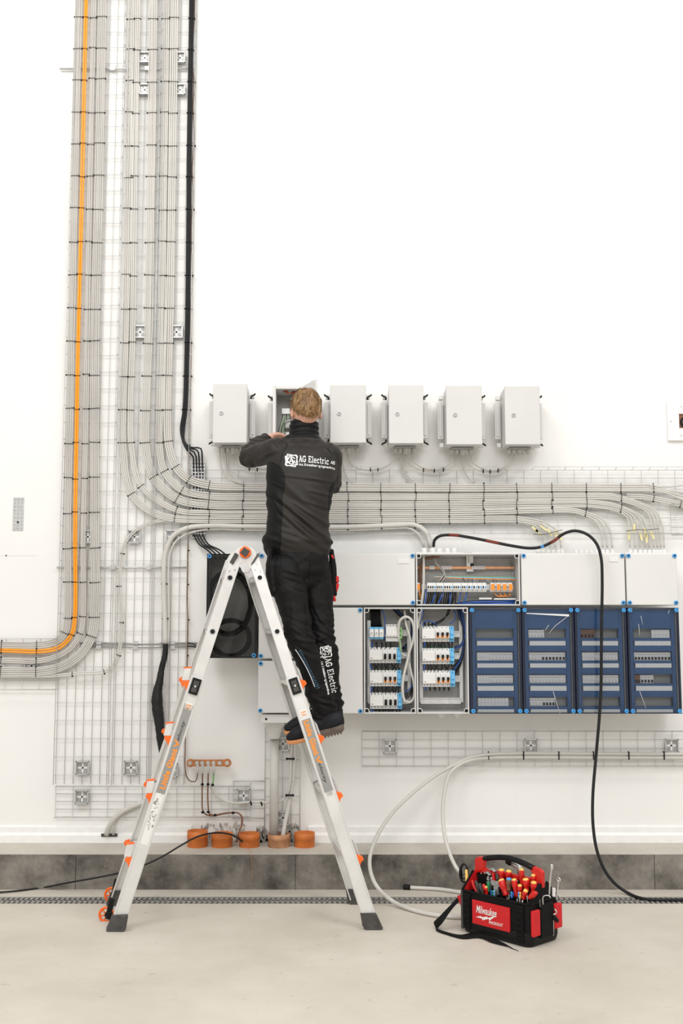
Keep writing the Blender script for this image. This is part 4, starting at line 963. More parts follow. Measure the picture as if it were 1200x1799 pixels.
def term(px0, px1, kind, i):
    x0, x1 = xd(px0), xd(px1-.4); z0, z1 = zd(1039.5), zd(1023.5); h = z1-z0; b = B()
    b.box(x0, x1, YD+.015, YB-.085, z0, z1, 0); b.box(x0, x1, YD, YD+.02, z0+h*.25, z1-h*.25, 0)
    n = max(2, round((px1-px0)/3.6))
    for k in range(n):
        xa = x0+(x1-x0)*(k+.2)/n; xb_ = x0+(x1-x0)*(k+.8)/n
        m_ = 3 if kind == 'o' and k < n else (2 if k == n-1 else 1)
        b.box(xa, xb_, YD-.002, YD+.001, z0+h*.36, z0+h*.62, m_)
    if kind == 'o': b.box(x0+.001, x1-.001, YD-.0015, YD+.0005, z0+h*.15, z1-h*.15, 3)
    b.build('terminal_block', ['white', 'black', 'bluescrew', 'orangel'], label=('orange-fronted ' if kind == 'o' else 'grey ')+'terminal block, '+('alone at the far left' if i == 9 else nth(i, 99, 'first from the left'))+(', between the orange ones' if kind == 's' else ' of its colour, wide open enclosure'), cat='terminal', group='orange terminal blocks' if kind == 'o' else 'grey terminal blocks', bevel=.001)
xx = 751.5
for i, wd_ in enumerate([16, 13.5, 16, 15, 11.5, 8.5, 8.5, 8, 8]): term(xx, xx+wd_, 'g', i); xx += wd_
for i in range(4): term(864+i*10.5-.5, 864+i*10.5+7, 'o', i); 
for i in range(3): term(864+i*10.5+7.3, 864+i*10.5+9.7, 's', i)
term(732.5+.5, 739, 'o', 9)
for k in range(15):          # black wires below the terminals
    px = 753+k*3.0+(k//4)*2; loose([(px, 1039, 6.30), (px+random.uniform(-1, 1), 1048, 6.27), (px-2-random.random()*3, 1064, 6.28)], .0036, 'black', nth(k, 15)+' black wire hanging below the grey terminal blocks', name='wire', group='black wires below the terminals', cat='wire')
for k, (a, c) in enumerate([(765, 757), (778, 768), (793, 790), (810, 806), (821, 812)]): loose([(a, 1039, 6.29), (a-2, 1048, 6.255), (c, 1064, 6.26)], .0036, 'bluew', nth(k, 5)+' blue wire hanging below the grey terminal blocks', name='wire', group='blue wires below the terminals', cat='wire')
for k in range(7): loose([(795+k*2, 1063-k*.8, 6.28), (820, 1057+k*.9, 6.27), (850, 1055+k*1.5, 6.27), (880, 1055+k*1.1, 6.27), (906, 1052+k*1.6, 6.28)], .0036, 'bluew' if k % 3 else 'black', nth(k, 7, 'topmost', 'lowest', 'from the top')+' wire lying in the wide open enclosure', name='wire', group='wires lying in the wide open enclosure', cat='wire')
for k in range(4): loose([(868+k*9, 1039, 6.29), (872+k*8, 1046, 6.26), (880+k*5, 1048, 6.26), (888+k*3, 1046, 6.28)], .0026, 'orangel', nth(k, 4)+' orange wire below the orange terminal blocks', name='wire', group='orange wires below the terminals', cat='wire')
for k in range(3): loose([(760+k, 1012+k*.6, 6.30), (800, 1013+k*1.2, 6.29), (850, 1013.5+k*1.6, 6.28), (909, 1014+k*2, 6.29)], .0032 if k else .002, ['green', 'lightblue', 'orangel'][k], ['green', 'light blue', 'orange'][k]+' wire running level above the terminal row', name='wire', cat='wire')
loose([(735, 1030, 6.28), (737, 1042, 6.26), (740, 1055, 6.27)], .0035, 'orangel', 'orange wire at the far left of the wide open enclosure', name='wire', cat='wire')
for k in range(3): loose([(761+k, 975, 6.31), (766+k*.6, 990, 6.29), (779+k, 1004, 6.28), (782-k*2, 1013, 6.28), (774-k*2, 1023, 6.29)], .0026, ['cable', 'black', 'cable'][k], nth(k, 3)+' thin wire bending down to the terminals at upper left', name='wire', group='thin wires from the top left gland', cat='wire')
loose([(772, 977, 6.31), (758, 980, 6.30), (744, 984, 6.29), (739, 1000, 6.29), (738.5, 1030, 6.30), (741, 1064, 6.31)], .0085, 'copperw', 'thick brown cable curving round the left side of the wide open enclosure', step=.012)
loose([(744, 972, 6.27), (744.5, 1000, 6.255), (744, 1030, 6.25), (741, 1055, 6.25), (737, 1080, 6.26), (733.5, 1105, 6.27)], .0075, 'cable2', 'white cable falling straight down the left of the wide open enclosure', step=.02)
for k in range(3): loose([(748+k*.5, 1035, 6.275), (747, 1055, 6.26), (743-k*1.5, 1075, 6.265), (738-k, 1095, 6.28)], .0040, 'bluew' if k != 1 else 'conduit', nth(k, 3, 'right', 'left')+' strand beside the straight white cable, between two open boxes', name='wire', group='blue strands beside the white cable', cat='wire')
for k in range(10): loose([(818+k*6+random.uniform(-2, 2), 1024, 6.30), (816+k*6+random.uniform(-4, 4), 1016, 6.28), (820+k*5, 1014, 6.30)], .0018, ['black', 'copperw', 'bluew', 'conduit'][k % 4], nth(k, 10)+' short thin wire rising from the terminal row', name='wire', group='thin wires above the terminals', cat='wire')
b = B(); p0 = W(868, 1051, 6.26); p1 = W(907, 1053.5, 6.26); b.box(p0.x, p1.x, 6.262, 6.275, p1.z, p0.z); p0 = W(842, 1050, 6.26); p1 = W(864, 1053, 6.26); b.box(p0.x, p1.x, 6.262, 6.275, p1.z, p0.z)
b.build('support_strip', 'box', O3)

# blue enclosures
BN = ['leftmost blue enclosure', 'film-covered blue enclosure', 'third blue enclosure', 'rightmost blue enclosure']
def blue_box(i, lab, windows, film=False):
    x0, x1, z0, z1 = XG[4+i], XG[5+i], ZL0, ZL1; w = x1-x0; h = z1-z0
    e = empty('blue_enclosure', ((x0+x1)/2, YB, z0), lab, 'enclosure')
    b = B(); g = .004
    b.box(x0+g, x0+.014, YE+.035, YB, z0+g, z1-g); b.box(x1-.014, x1-g, YE+.035, YB, z0+g, z1-g); b.box(x0+g, x1-g, YE+.035, YB, z1-.014, z1-g); b.box(x0+g, x1-g, YE+.035, YB, z0+g, z0+.014); b.box(x0+g, x1-g, YB-.01, YB, z0+g, z1-g)
    b.build('body', 'box', e)
    Yp = YE+.030; b = B()
    ax0, ax1 = x0+.033, x1-.031; wx0, wx1 = x0+.040+w*0, x1-.043
    zs = [1-(y-1067)/188.0 for y in (1105, 1122, 1127, 1135, 1145, 1162, 1166.5, 1174, 1185, 1202, 1206, 1214.5, 1225, 1242, 1247, 1254)]
    zz = [z0+h*k for k in zs]
    b.box(ax0-.012, wx0, Yp, Yp+.004, z0+.008, z1-.012); b.box(wx1, ax1+.010, Yp, Yp+.004, z0+.008, z1-.012)
    edges = [z1-.012]+zz+[z0+.008]
    for k in range(0, len(edges)-1, 2): b.box(wx0, wx1, Yp, Yp+.004, edges[k+1], edges[k])
    for x in (wx0, wx1):                            # raised ribs and return edges round the windows
        b.box(x-.0012, x+.0012, Yp-.004, Yp+.03, z0+.01, zz[0]+.006)
    for k in range(0, 16, 4):
        b.box(wx0, wx1, Yp-.002, Yp+.035, zz[k]-.001, zz[k]+.002); b.box(wx0, wx1, Yp, Yp+.035, zz[k+1]-.002, zz[k+1]+.001)
    for sx, xk in ((-1, ax0+.004), (1, ax1-.006)):
        for zk in (z1-.06, z0+.05): b.box(xk-.004, xk+.004, Yp-.004, Yp, zk-.014, zk+.014)
    b.build('cover_plate', 'blue', e, bevel=.0008)
    b = B(); b.box(wx0, wx1, Yp+.045, Yp+.049, z0+.01, zz[0]+.01); b.build('backing', 'winback', e)
    for k in range(4):
        b = B(); b.box(wx0+.008, wx1-.004, Yp-.001, Yp+.003, zz[4*k+3], zz[4*k+2], 0)
        if i == 3:
            for q_ in (1, 2, 3): xk = wx0+.008+(wx1-wx0-.012)*q_/4; b.box(xk-.0006, xk+.0006, Yp-.0016, Yp, zz[4*k+3], zz[4*k+2], 1)
        b.build('label_strip', ['white', 'wire'], e)
    # lid: clear box with rims and dark seal
    b = B(); g = .0035; b.box(x0+g+.003, x1-g-.003, YE, YE+.003, z0+g+.003, z1-g-.003); b.build('clear_lid', M['clear'], e)
    b = B(); r0 = .009
    for (xa, xb_, za, zb_) in ((x0+g, x0+g+r0, z0+g, z1-g), (x1-g-r0, x1-g, z0+g, z1-g), (x0+g, x1-g, z1-g-r0*.4, z1-g), (x0+g, x1-g, z0+g, z0+g+r0*.6)): b.box(xa, xb_, YE+.003, YE+.032, za, zb_)
    b.build('lid_rim', 'navy', e, bevel=.001)
    screws(e, x0, x1, z0, z1, '1111', True)
    # devices seen in the windows
    for k, spec in enumerate(windows):
        za, zb_ = zz[4*k+1], zz[4*k]
        for (f0, f1, kind) in spec:
            X0, X1 = wx0+(wx1-wx0)*f0, wx0+(wx1-wx0)*f1; n = max(1, round((X1-X0)/.0195))
            for j in range(n):
                xa = X0+(X1-X0)*j/n; xb_ = X0+(X1-X0)*(j+1)/n-.0006; b = B(); hh = zb_-za; mm = {'w': 0, 'b': 2, 'g': 0, 'd': 0}[kind]
                b.box(xa, xb_, Yp+.012, Yp+.046, za+hh*.02, zb_-hh*.12, mm)
                xm = (xa+xb_)/2
                if kind in 'wdb': b.box(xm-.005, xm+.005, Yp+.004, Yp+.013, za+hh*.12, za+hh*.40, 0 if kind == 'w' else 1); b.box(xm-.006, xm+.006, Yp+.0114, Yp+.0125, za+hh*.62, za+hh*.66, 1)
                if kind == 'g': b.box(xa+.002, xb_-.002, Yp+.0114, Yp+.0125, za+hh*.35, za+hh*.37, 1)
                b.build('circuit_breaker', ['lid', 'black', 'copperw'], label=nth(j, n, mid='from left')+{'b': ' brown', 'g': ' plain grey', 'w': ' grey', 'd': ' dark-toggle'}[kind]+' breaker, '+ORD[k]+' window, '+BN[i], cat='breaker', group=ORD[k]+' window breakers of the '+BN[i], bevel=.001)
    return e, (x0, x1, z0, z1)
full = [(.04, .36, 'g'), (.36, .98, 'w')]
blue_box(0, 'leftmost blue enclosure, tall with clear lid', [[], full, full, [(.05, .85, 'g')]])
e1 = blue_box(1, 'film-covered blue enclosure, tall, second from the left', [[(.02, .44, 'w')], [(.02, .35, 'w'), (.35, .98, 'd')], [(.02, .98, 'w')], [(.02, .35, 'w'), (.35, .68, 'd')]])
blue_box(2, 'third blue enclosure behind the black cord, tall', [[(.0, .38, 'b')], full, full, []])
blue_box(3, 'rightmost blue enclosure, tall, with scratches', [[(.5, .98, 'g')], [(.02, .98, 'd')], [(.02, .17, 'b'), (.17, .52, 'd')], []])
# loose protective film strips on the second lid and scratches
b = B(); x0, x1, z0, z1 = e1[1]
p0, p1, p2 = W(925, 1077.5, YE-.003), W(1000, 1080, YE-.003), W(1000, 1083, YE-.003)
b.add([p0+V((0, 0, .002)), p1+V((0, 0, .002)), p2, p0-V((0, 0, .002))], [(0, 1, 2, 3)])
b.build('film_edge', 'white', e1[0], label='white peeled edge of protective film')
b = B()
for pts in ([(997, 1083), (975, 1100), (965, 1112)], [(972, 1215), (978, 1235), (984, 1254)], [(964, 1098), (958, 1108)]): b.tube([W(x, y, YE-.0015) for x, y in pts], .0012, 4)
b.build('film_crease', 'white', e1[0])
sc = B()
for pts in ([(1122, 1096), (1124, 1117)], [(1126, 1082), (1129, 1097)], [(1176, 1072), (1174, 1078)], [(1124, 1215), (1130, 1230), (1135, 1245)]): sc.tube([W(x, y, YE-.0008) for x, y in pts], .0011, 4)
r_ = [o for o in COL.objects if o.get('label', '').startswith('rightmost blue')][0]
sc.build('scratches', 'white', r_)
# smoked enclosure with coiled black cable
x0, x1, z0, z1 = XE(361), XE(452), ZE(1157), ZE(972)
e = empty('smoked_enclosure', ((x0+x1)/2, YB, z0), 'smoked transparent enclosure with coiled black cable, behind the ladder top', 'enclosure')
b = B(); g = .003
b.box(x0+g, x0+.012, YE+.03, YB, z0+g, z1-g); b.box(x1-.012, x1-g, YE+.03, YB, z0+g, z1-g); b.box(x0+g, x1-g, YE+.03, YB, z1-.012, z1-g); b.box(x0+g, x1-g, YE+.03, YB, z0+g, z0+.012); b.box(x0+g, x1-g, YB-.01, YB, z0+g, z1-g, 0)
b.build('body', 'box', e)
b = B(); b.box(x0+g, x1-g, YE, YE+.004, z0+g, z1-g); b.build('smoked_lid', M['smoke'], e)
b = B(); r0 = .008
for (xa, xb_, za, zb_) in ((x0+g, x0+g+r0, z0+g, z1-g), (x1-g-r0*1.6, x1-g, z0+g, z1-g), (x0+g, x1-g, z1-g-r0*.7, z1-g), (x0+g, x1-g, z0+g, z0+g+r0)): b.box(xa, xb_, YE+.004, YE+.032, za, zb_)
b.build('lid_rim', 'rubber', e, bevel=.001)
screws(e, x0, x1, z0, z1, '1101')
for cxp, cyp, rx, ry, n, lab in ((406, 1121, .115, .105, 8, 'lower coil of black cable inside the smoked enclosure'), (402, 1060, .135, .185, 8, 'upper loose coil of black cable inside the smoked enclosure')):
    c = W(cxp, cyp, 6.28); b = B(); pts = []
    for k in range(n*24):
        a = 2*math.pi*k/24; f = 1-.035*((k//24) % 4); dy = .008*((k//24) % 3)
        pts.append(V((c.x+rx*f*math.cos(a)*(1+.03*math.sin(k*.11)), 6.25+dy+(.03 if ry > .15 else 0), c.z+ry*f*math.sin(a)*(1+.03*math.cos(k*.07)))))
    pts = [V((min(max(p.x, x0+.02), x1-.02), p.y, min(max(p.z, z0+.02), z1-.02))) for p in pts]
    b.tube(pts, .0085, 6); b.build('cable_coil', 'black', label=lab, cat='cable')

# ================================================================ PIPES AND EARTH BAR
pb = empty('drain_pipe', W(481, 1480, 6.37), 'upright grey plastic pipe with flared top under the lowest enclosure', 'pipe')
a = W(481, 1478, 6.37); t = W(481, 1272, 6.37); b = B(); b.tube([a, V((a.x, 6.37, t.z))], .026, 20); b.build('tube', 'conduit', pb)
b = B(); z = ZE(1255)-.05; b.lathe((a.x, 6.34, z-.14+.06), (0, 0, 1), [(.030, -.02), (.038, 0), (.036, .012), (.044, .02), (.043, .035), (.055, .05), (.058, .075)], 20); b.build('funnel', 'box', pb)
loose([(518, 1265, 6.40), (517, 1320, 6.40), (513, 1380, 6.40), (508, 1410, 6.39), (500, 1450, 6.37), (495, 1482, 6.34)], .0125, 'conduit', 'slanting grey flexible pipe beside the drain pipe', name='flexible_pipe', cat='pipe', seg=12)
loose([(515, 1262, 6.385), (513, 1300, 6.385), (511, 1340, 6.38), (509.5, 1375, 6.38), (503, 1398, 6.38), (490, 1409, 6.385), (470, 1410, 6.40), (440, 1409, 6.41), (415, 1411, 6.41), (395, 1407, 6.41), (380, 1396, 6.41), (373, 1379, 6.41)], .007, 'cable2', 'thin grey earth cable from the copper bar round the pipe', seg=8)
for x, y in ((511, 1333), (510, 1397)):
    q = W(x, y, 6.372); b = B(); b.box(q.x-.022, q.x+.022, 6.366, 6.372, q.z-.005, q.z+.005); b.box(q.x-.028, q.x-.018, 6.362, 6.372, q.z-.007, q.z+.007); b.box(q.x+.014, q.x+.022, 6.362, 6.372, q.z-.007, q.z+.007)
    b.build('cable_tie', 'black', label=('upper' if y < 1350 else 'lower')+' black tie holding the slanting pipe and thin cable to the tray', cat='cable tie', bevel=.001)
loose([(187, 1466, 6.44), (192, 1452, 6.41), (203, 1436, 6.39), (220, 1423, 6.38), (238, 1415, 6.38), (256, 1409, 6.38), (275, 1405, 6.40), (290, 1380, 6.43)], .0155, 'cable2', 'thick grey cable arching out of the wall at lower left behind the ladder', seg=12)
loose([(199, 1466, 6.44), (202, 1450, 6.41), (212, 1436, 6.40), (228, 1427, 6.40), (246, 1420, 6.39), (262, 1416, 6.40), (282, 1400, 6.43)], .008, 'cable2', 'thinner grey cable arching out of the wall at lower left', seg=8)
b = B(); q = W(192, 1467, YW-.024); b.box(q.x-.047, q.x+.047, YW-.026, YW-.02, q.z-.010, q.z+.008); b.build('wall_hole', 'rubber', label='dark rough hole in the skirting where the grey cables enter', cat='hole')
for x, y in ((441, 1411), (459.5, 1412)):
    q = W(x, y, 6.40); b = B(); b.obox(q, (.004, 0, .002), (0, .010, 0), (-.004, 0, .011)); b.build('cable_tie', 'black', label='small black tie on the thin grey earth cable '+('left' if x < 450 else 'right')+' of the pair by the bracket', cat='cable tie', bevel=.001)
bar = empty('earth_bar', W(366, 1348, 6.40), 'short copper earthing bar with bolts and four wires on the wall', 'busbar')
p0, p1 = W(334, 1334.5, 6.405), W(400, 1346.5, 6.405); zc = (p0.z+p1.z)/2; b = B()
b.box(p0.x, p1.x, 6.405, 6.415, p1.z, p0.z)
for x in (p0.x+.003, p1.x-.003): b.cyl((x, 6.403, zc), (x, 6.417, zc), .024, seg=20)
b.build('bar', 'copper', bar, bevel=.001)
for k, px in enumerate((334, 346, 355, 365.5, 375, 386, 399)):
    x = W(px, 1340, 6.4).x; b = B(); b.cyl((x, 6.400, zc), (x, 6.406, zc), .012, seg=14); b.cyl((x, 6.392, zc), (x, 6.400, zc), .0085, seg=6); b.build('bolt', 'steel', bar)
for px in (347, 356, 366, 375.5):
    x = W(px, 1352, 6.4).x; b = B(); b.box(x-.008, x+.008, 6.398, 6.404, zc-.035, zc+.008); b.cyl((x, 6.400, zc-.058), (x, 6.400, zc-.03), .007, seg=10); b.build('cable_lug', 'steel', bar, bevel=.001)
for k, px in enumerate((356, 366)):
    loose([(px, 1352, 6.40), (px-.5, 1375, 6.41), (px-1, 1400, 6.42), (px+.5, 1424, 6.42), (px+6-k*4, 1431-k, 6.42), (376, 1433-k, 6.42), (392, 1430-k, 6.42), (410, 1427.5, 6.41), (420, 1429, 6.40), (424.5+k, 1436, 6.39), (424+k, 1450, 6.38), (419-k*2, 1468, 6.36), (417-k*2, 1480, 6.35)], .0042, 'copperw', ('left', 'right')[k]+' brown earth wire from the copper bar down to the third orange stub', name='earth_wire', group='brown earth wires', cat='wire', step=.015)
loose([(375.5, 1350, 6.40), (375, 1365, 6.41), (373.5, 1379, 6.41)], .0048, 'green', 'short green and yellow earth wire under the copper bar', name='earth_wire', cat='wire')
for j, (x, y) in enumerate(((355.5, 1378), (365.5, 1378), (373.5, 1379), (356, 1427), (366, 1426.5), (378, 1432), (409.5, 1428))):
    q = W(x, y, 6.405); b = B(); b.ball(q, .010, .011, .008, seg=8, rg=5); b.build('wire_clip', 'black', label=('left clip just below', 'middle clip just below', 'right clip just below', 'left lower clip under', 'right lower clip under', 'clip at the joint under', 'rightmost clip under')[j]+' the copper bar, small and black', cat='clip', group='clips on the earth wires')
loose([(329, 1129, 6.44), (338, 1131, 6.43), (347, 1136, 6.42)], .003, 'black', 'upper of two short black wires entering behind the ladder at the metal pipes', name='wire', cat='wire')
loose([(329, 1135, 6.44), (338, 1136, 6.43), (347, 1138, 6.42)], .003, 'black', 'lower of two short black wires entering behind the ladder at the metal pipes', name='wire', cat='wire')
# orange drain stubs on the kerb
def stub(px, py, w, h, m, lab):
    q = W(px, py, 6.36); z0 = KTOP; c = V((q.x, 6.36, z0)); b = B(); r = w/2/300; hh = h/305
    b.lathe(c, (0, 0, 1), [(r, -.01), (r, hh*.55), (r*1.02, hh*.56), (r*1.02, hh), (r*.93, hh), (r*.93, .004), (0, .004)], 28)
    b.build('drain_stub', m, label=lab, cat='pipe')
stub(347, 1480, 35, 27, 'pot', 'leftmost orange drain pipe stub standing on the kerb')
stub(390, 1483, 36, 23, 'pot', 'second orange drain pipe stub from the left, dirty')
stub(438, 1483, 35, 23, 'pot', 'third orange drain pipe stub with wires running into it')
stub(490, 1485, 38, 22, 'potd', 'dusty brown pipe stub around the grey drain pipe')
stub(535, 1484, 35, 24, 'pot', 'rightmost orange drain pipe stub, clean')
loose([(430, 1478, 6.30), (436, 1488, 6.22), (441, 1500, 6.145), (443, 1520, 6.14), (443, 1548, 6.14)], .0013, 'copperb', 'very thin pink wire hanging over the kerb', name='thin_wire', cat='wire', seg=5)
# black cord from the third stub to the left over the kerb
FL = .008
def gz(px, py, z=FL): p = G(px, py, z); return p
pts = [W(432, 1484, 6.33), W(424, 1477, 6.31), W(408, 1467, 6.28), W(385, 1463, 6.25), W(360, 1466, 6.20), W(340, 1473, 6.16), W(315, 1487, 6.12), W(285, 1505, 6.09), W(255, 1519, 6.07), W(220, 1531, 6.06), W(180, 1540, 6.06), W(130, 1549, 6.08), gz(70, 1560), gz(20, 1566), gz(-60, 1571)]
b = B(); b.tube(spline(pts, .02), .0048, 8); b.build('thin_black_cable', 'blackc', label='thin black cord from the orange pipe stubs over the kerb to the left edge', cat='cord')
# black cord hanging at the right
pts = [W(762, 960, 6.30), W(763, 950, 6.28), W(772, 942, 6.26), (W(795, 940, 6.26)), W(830, 945, 6.26), W(865, 952, 6.25), W(900, 959, 6.24), W(930, 963, 6.23), W(950, 961, 6.22), W(972, 951, 6.2), W(990, 938, 6.18), W(1010, 932.5, 6.16), W(1032, 939, 6.14), W(1048, 955, 6.13), W(1056, 980, 6.12), W(1058, 1020, 6.12), W(1057, 1090, 6.12), W(1056.5, 1150, 6.13), W(1056, 1205, 6.14), W(1053, 1260, 6.15), W(1047, 1330, 6.15), W(1041.5, 1400, 6.13), W(1042, 1450, 6.10), W(1049, 1495, 6.07), W(1063, 1530, 6.05), W(1080, 1552, 6.04), W(1100, 1567, 6.03), gz(1130, 1579), gz(1165, 1581), gz(1250, 1580)]
sp = spline(pts, .02); b = B(); b.tube(sp, .0088, 10)
hc = b.build('extension_cable', 'blackc', label='long black cord hanging in front of the blue enclosures to the floor', cat='cord')
for i0, i1, m_ in ((8, 12, 'dullred'), (19, 24, 'dullred'), (36, 38, 'bluescrew'), (39, 43, 'dullred')):
    if i1 < len(sp): b = B(); b.tube(sp[i0:i1], .0091, 10); b.build('tape_mark', m_, hc, label=('red' if m_ == 'dullred' else 'blue')+' tape band')
# pale cables at lower right
R1 = .0105
pts = [W(1260, 1325, 6.42), W(1100, 1324.5, 6.42), W(960, 1323.5, 6.42), W(900, 1323.5, 6.42), W(860, 1325, 6.41), W(825, 1331, 6.40), W(797, 1344, 6.38), W(760, 1366, 6.33), W(722, 1396, 6.25), W(688, 1430, 6.15), W(662, 1470, 6.02), W(650, 1505, 5.93), W(652, 1535, 5.84), W(664, 1560, 5.78), gz(688, 1582, .03), gz(720, 1597, .013), gz(760, 1607, .0115), gz(800, 1611, .0115), gz(840, 1610, .0115)]
b = B(); b.tube(spline(pts, .02), R1, 10); b.build('pale_cable', 'cable2', label='pale grey cable making the big loop left of the tool bag', cat='cable')
pts = [W(1260, 1331.5, 6.42), W(1100, 1331, 6.42), W(960, 1330.5, 6.42), W(900, 1330.5, 6.42), W(860, 1331.5, 6.415), W(830, 1335, 6.40), W(805, 1345, 6.38), W(790, 1360, 6.35), W(782, 1385, 6.30), W(778, 1420, 6.22), W(779, 1450, 6.15), W(784, 1480, 6.08), W(793, 1507, 6.02), W(804, 1528, 5.96), gz(828, 1550, .05), gz(860, 1563, .0115)]
b = B(); b.tube(spline(pts, .02), R1, 10); b.build('pale_cable', 'cable2', label='pale grey cable falling steeply behind the tool bag', cat='cable')
pts = [gz(712, 1558.5, .014), gz(735, 1560, .012), gz(770, 1562, .0115), gz(800, 1566, .0115), gz(840, 1574, .0115)]
b = B(); b.tube(spline(pts, .02), R1, 10); ce = b.build('pale_cable', 'cable2', label='pale grey cable end with a black cap lying beside the kerb', cat='cable')
b = B(); p = spline(pts, .02); b.tube([p[0]+(p[0]-p[1])*.5, p[0], p[1]+(p[2]-p[1])*.6], [.0135, .0145, .0135], 12); b.build('end_cap', 'black', ce)
for j, x in enumerate((858.5, 920, 982, 1043, 1105, 1167)):
    q = W(x, 1327.5, 6.408); b = B(); b.box(q.x-.003, q.x+.003, q.y-.004, q.y+.02, q.z-.024, q.z+.024); b.build('cable_tie', 'black', label=nth(j, 6)+' black tie around the two pale cables in the low tray', cat='cable tie', group='ties on the low tray cables', bevel=.001)
# ================================================================ LADDER
NLf, NRf = G(203, 1634), G(655, 1631)
FLf, FRf = NLf+V((-.10, .46, 0)), NRf+V((-.065, .46, 0))
YH = 5.43
NLt, NRt = W(417, 975, YH), W(443.5, 975, YH)
FLt, FRt = NLt+V((-.070, .37, 0)), NRt+V((-.070, .37, 0))
lad = empty('step_ladder', (NLf+NRf+FLf+FRf)/4, 'aluminium folding ladder set up as an A-frame, the worker standing on its right side', 'ladder')
RAILS = {('L', 'n'): (NLf, NLt), ('R', 'n'): (NRf, NRt), ('L', 'f'): (FLf, FLt), ('R', 'f'): (FRf, FRt)}
def tpar(py): return (1632-py)/(1632-975.0)
def rfr(side, nf):
    f0, t0 = RAILS[(side, nf)]; t = (t0-f0).normalized(); g0, g1 = RAILS[(side, 'n')], RAILS[(side, 'f')]
    wd = (g1[0]-g0[0]).normalized(); n = (wd - t*wd.dot(t)).normalized(); s_ = n.cross(t).normalized()
    return f0, t0, t, n, s_
def rp(side, nf, py):
    f0, t0, t, n, s_ = rfr(side, nf)
    k = tpar(py)
    return f0+(t0-f0)*k
for (side, nf) in RAILS:
    f0, t0, t, n, s_ = rfr(side, nf); out = -1 if nf == 'n' else 1
    sideN = {'L': 'left', 'R': 'right'}[side]
    # upper (inner) rail: C section
    a = rp(side, nf, 1400); c = rp(side, nf, 995)
    b = B(); mid = (a+c)/2; hl = (c-a).length/2; sR = s_ if s_.x > 0 else -s_; inw = sR*(1 if side == 'L' else -1)
    b.prism([(-.0270, 0), (.0270, 0), (.0270, hl*2-.006), (.0235, hl*2), (-.0200, hl*2+.054), (-.0270, hl*2+.045)], a-n*.004, inw, t, n*.008)
    for q in (-1, 1): b.obox(mid+s_*(q*.0245)+n*(-out*.013), s_*.0028, n*.016, t*hl)
    ri = b.build('upper_rail', 'alu', lad, bevel=.0015)
    # lower (outer) rail
    a = f0+t*.035; c = rp(side, nf, 1197); mid = (a+c)/2+n*(out*.014); hl = (c-a).length/2; b = B()
    b.obox(mid, s_*.033, n*.003, t*hl)
    for q in (-1, 1):
        b.obox(mid+s_*(q*.030)+n*(-out*.013), s_*.003, n*.015, t*hl); b.obox(mid+s_*(q*.0265)+n*(out*.004), s_*.0025, n*.002, t*hl)
    ro = b.build('lower_rail', 'alu', lad, bevel=.0015)
    # foot
    b = B(); fz = f0+n*(out*.012)
    lo = [(-.044, 0), (.040, 0), (.046, .012), (.036, .075), (-.038, .075), (-.047, .010)]
    if side == 'R': lo = [(-x, y) for x, y in lo][::-1]
    up = V((0, 0, 1)); hx_ = V((1, 0, 0)); ax = s_ if s_.x > 0 else -s_
    pts2 = []
    for x, y in lo: pts2.append((x, y))
    o = V((fz.x, fz.y, .001)); tt = V((t.x, 0, t.z)) 
    poly = [V((o.x+x+tt.x/tt.z*y, 0, o.z+y)) for x, y in pts2]
    nn = n*.020
    vs = [V((p.x, o.y, p.z))-nn for p in poly]+[V((p.x, o.y, p.z))+nn for p in poly]; k = len(poly)
    b.add(vs, [tuple(range(k)), tuple(range(k, 2*k))[::-1]]+[(i, k+i, k+(i+1) % k, (i+1) % k) for i in range(k)])
    b.box(o.x-.040, o.x+.042, o.y-.022, o.y+.022, .0, .010)
    b.build('rubber_foot', 'rubber', lad, bevel=.004)
    # lock, rivets, holes
    if nf == 'n':
        q = rp(side, nf, 1213)+n*(out*.020); b = B(); b.obox(q, s_*.022, n*.008, t*.040, 0); b.obox(q+n*(out*.009)+t*.012, s_*.014, n*.004, t*.016, 1); b.obox(q+n*(out*.009)-t*.018, s_*.014, n*.004, t*.012, 1); b.cyl(q+n*(out*.008), q+n*(out*.014), .006, seg=10, m=2)
        b.build('lock_block', ['black', 'rubber', 'steel'], ro, bevel=.003)
    for py in (1017, 1115):
        q = rp(side, nf, py); b = B(); b.cyl(q+n*(out*.002), q+n*(out*.0062), .0155, seg=20, m=0); b.cyl(q+n*(out*.0055), q+n*(out*.0068), .0115, seg=16, m=1); b.build('rung_end', ['steel', 'dark'], ri)
    b = B()
    for da, db in ((-.008, .016), (.011, -.010), (-.013, -.024)): 
        b = B(); q = rp(side, nf, 998)+inw*da+t*db; b.cyl(q+n*(out*.003), q+n*(out*.0065), .0062, .004, seg=12); b.build('rivet', 'steel', ri)
    # end cap line of inner rail where the outer begins
    # labels on the near rails
    if nf == 'n':
        face = n*(out*.0175); R_ = -t if side == 'R' else t; U_ = s_ if side == 'R' else -s_
        if (U_.x < 0) == (side == 'R'): U_ = -U_
        def lab_at(py0): return rp(side, nf, py0)+face
        b = B(); p0, p1 = lab_at(1272 if side == 'R' else 1245), lab_at(1398 if side == 'R' else 1400)
        L_ = (p1-p0).length
        b.obox((p0+p1)/2+n*out*.0002, s_*.0215, n*.0004, t*(L_/2)); st = b.build('label_band', 'band', ro)
        if side == 'R': o0 = lab_at(1274); w1 = .175; w2 = .10
        else: o0 = lab_at(1392); w1 = .200; w2 = .10
        lg = fit_text('Little Giant', w1, .027, bold=.045, spacing=1.1); vf = ([(x, y-.0135) for x, y in lg[0]], lg[1])
        plane_print('printed_name', vf, o0+n*out*.0009, R_, U_, n*out, 'orangel', ro)
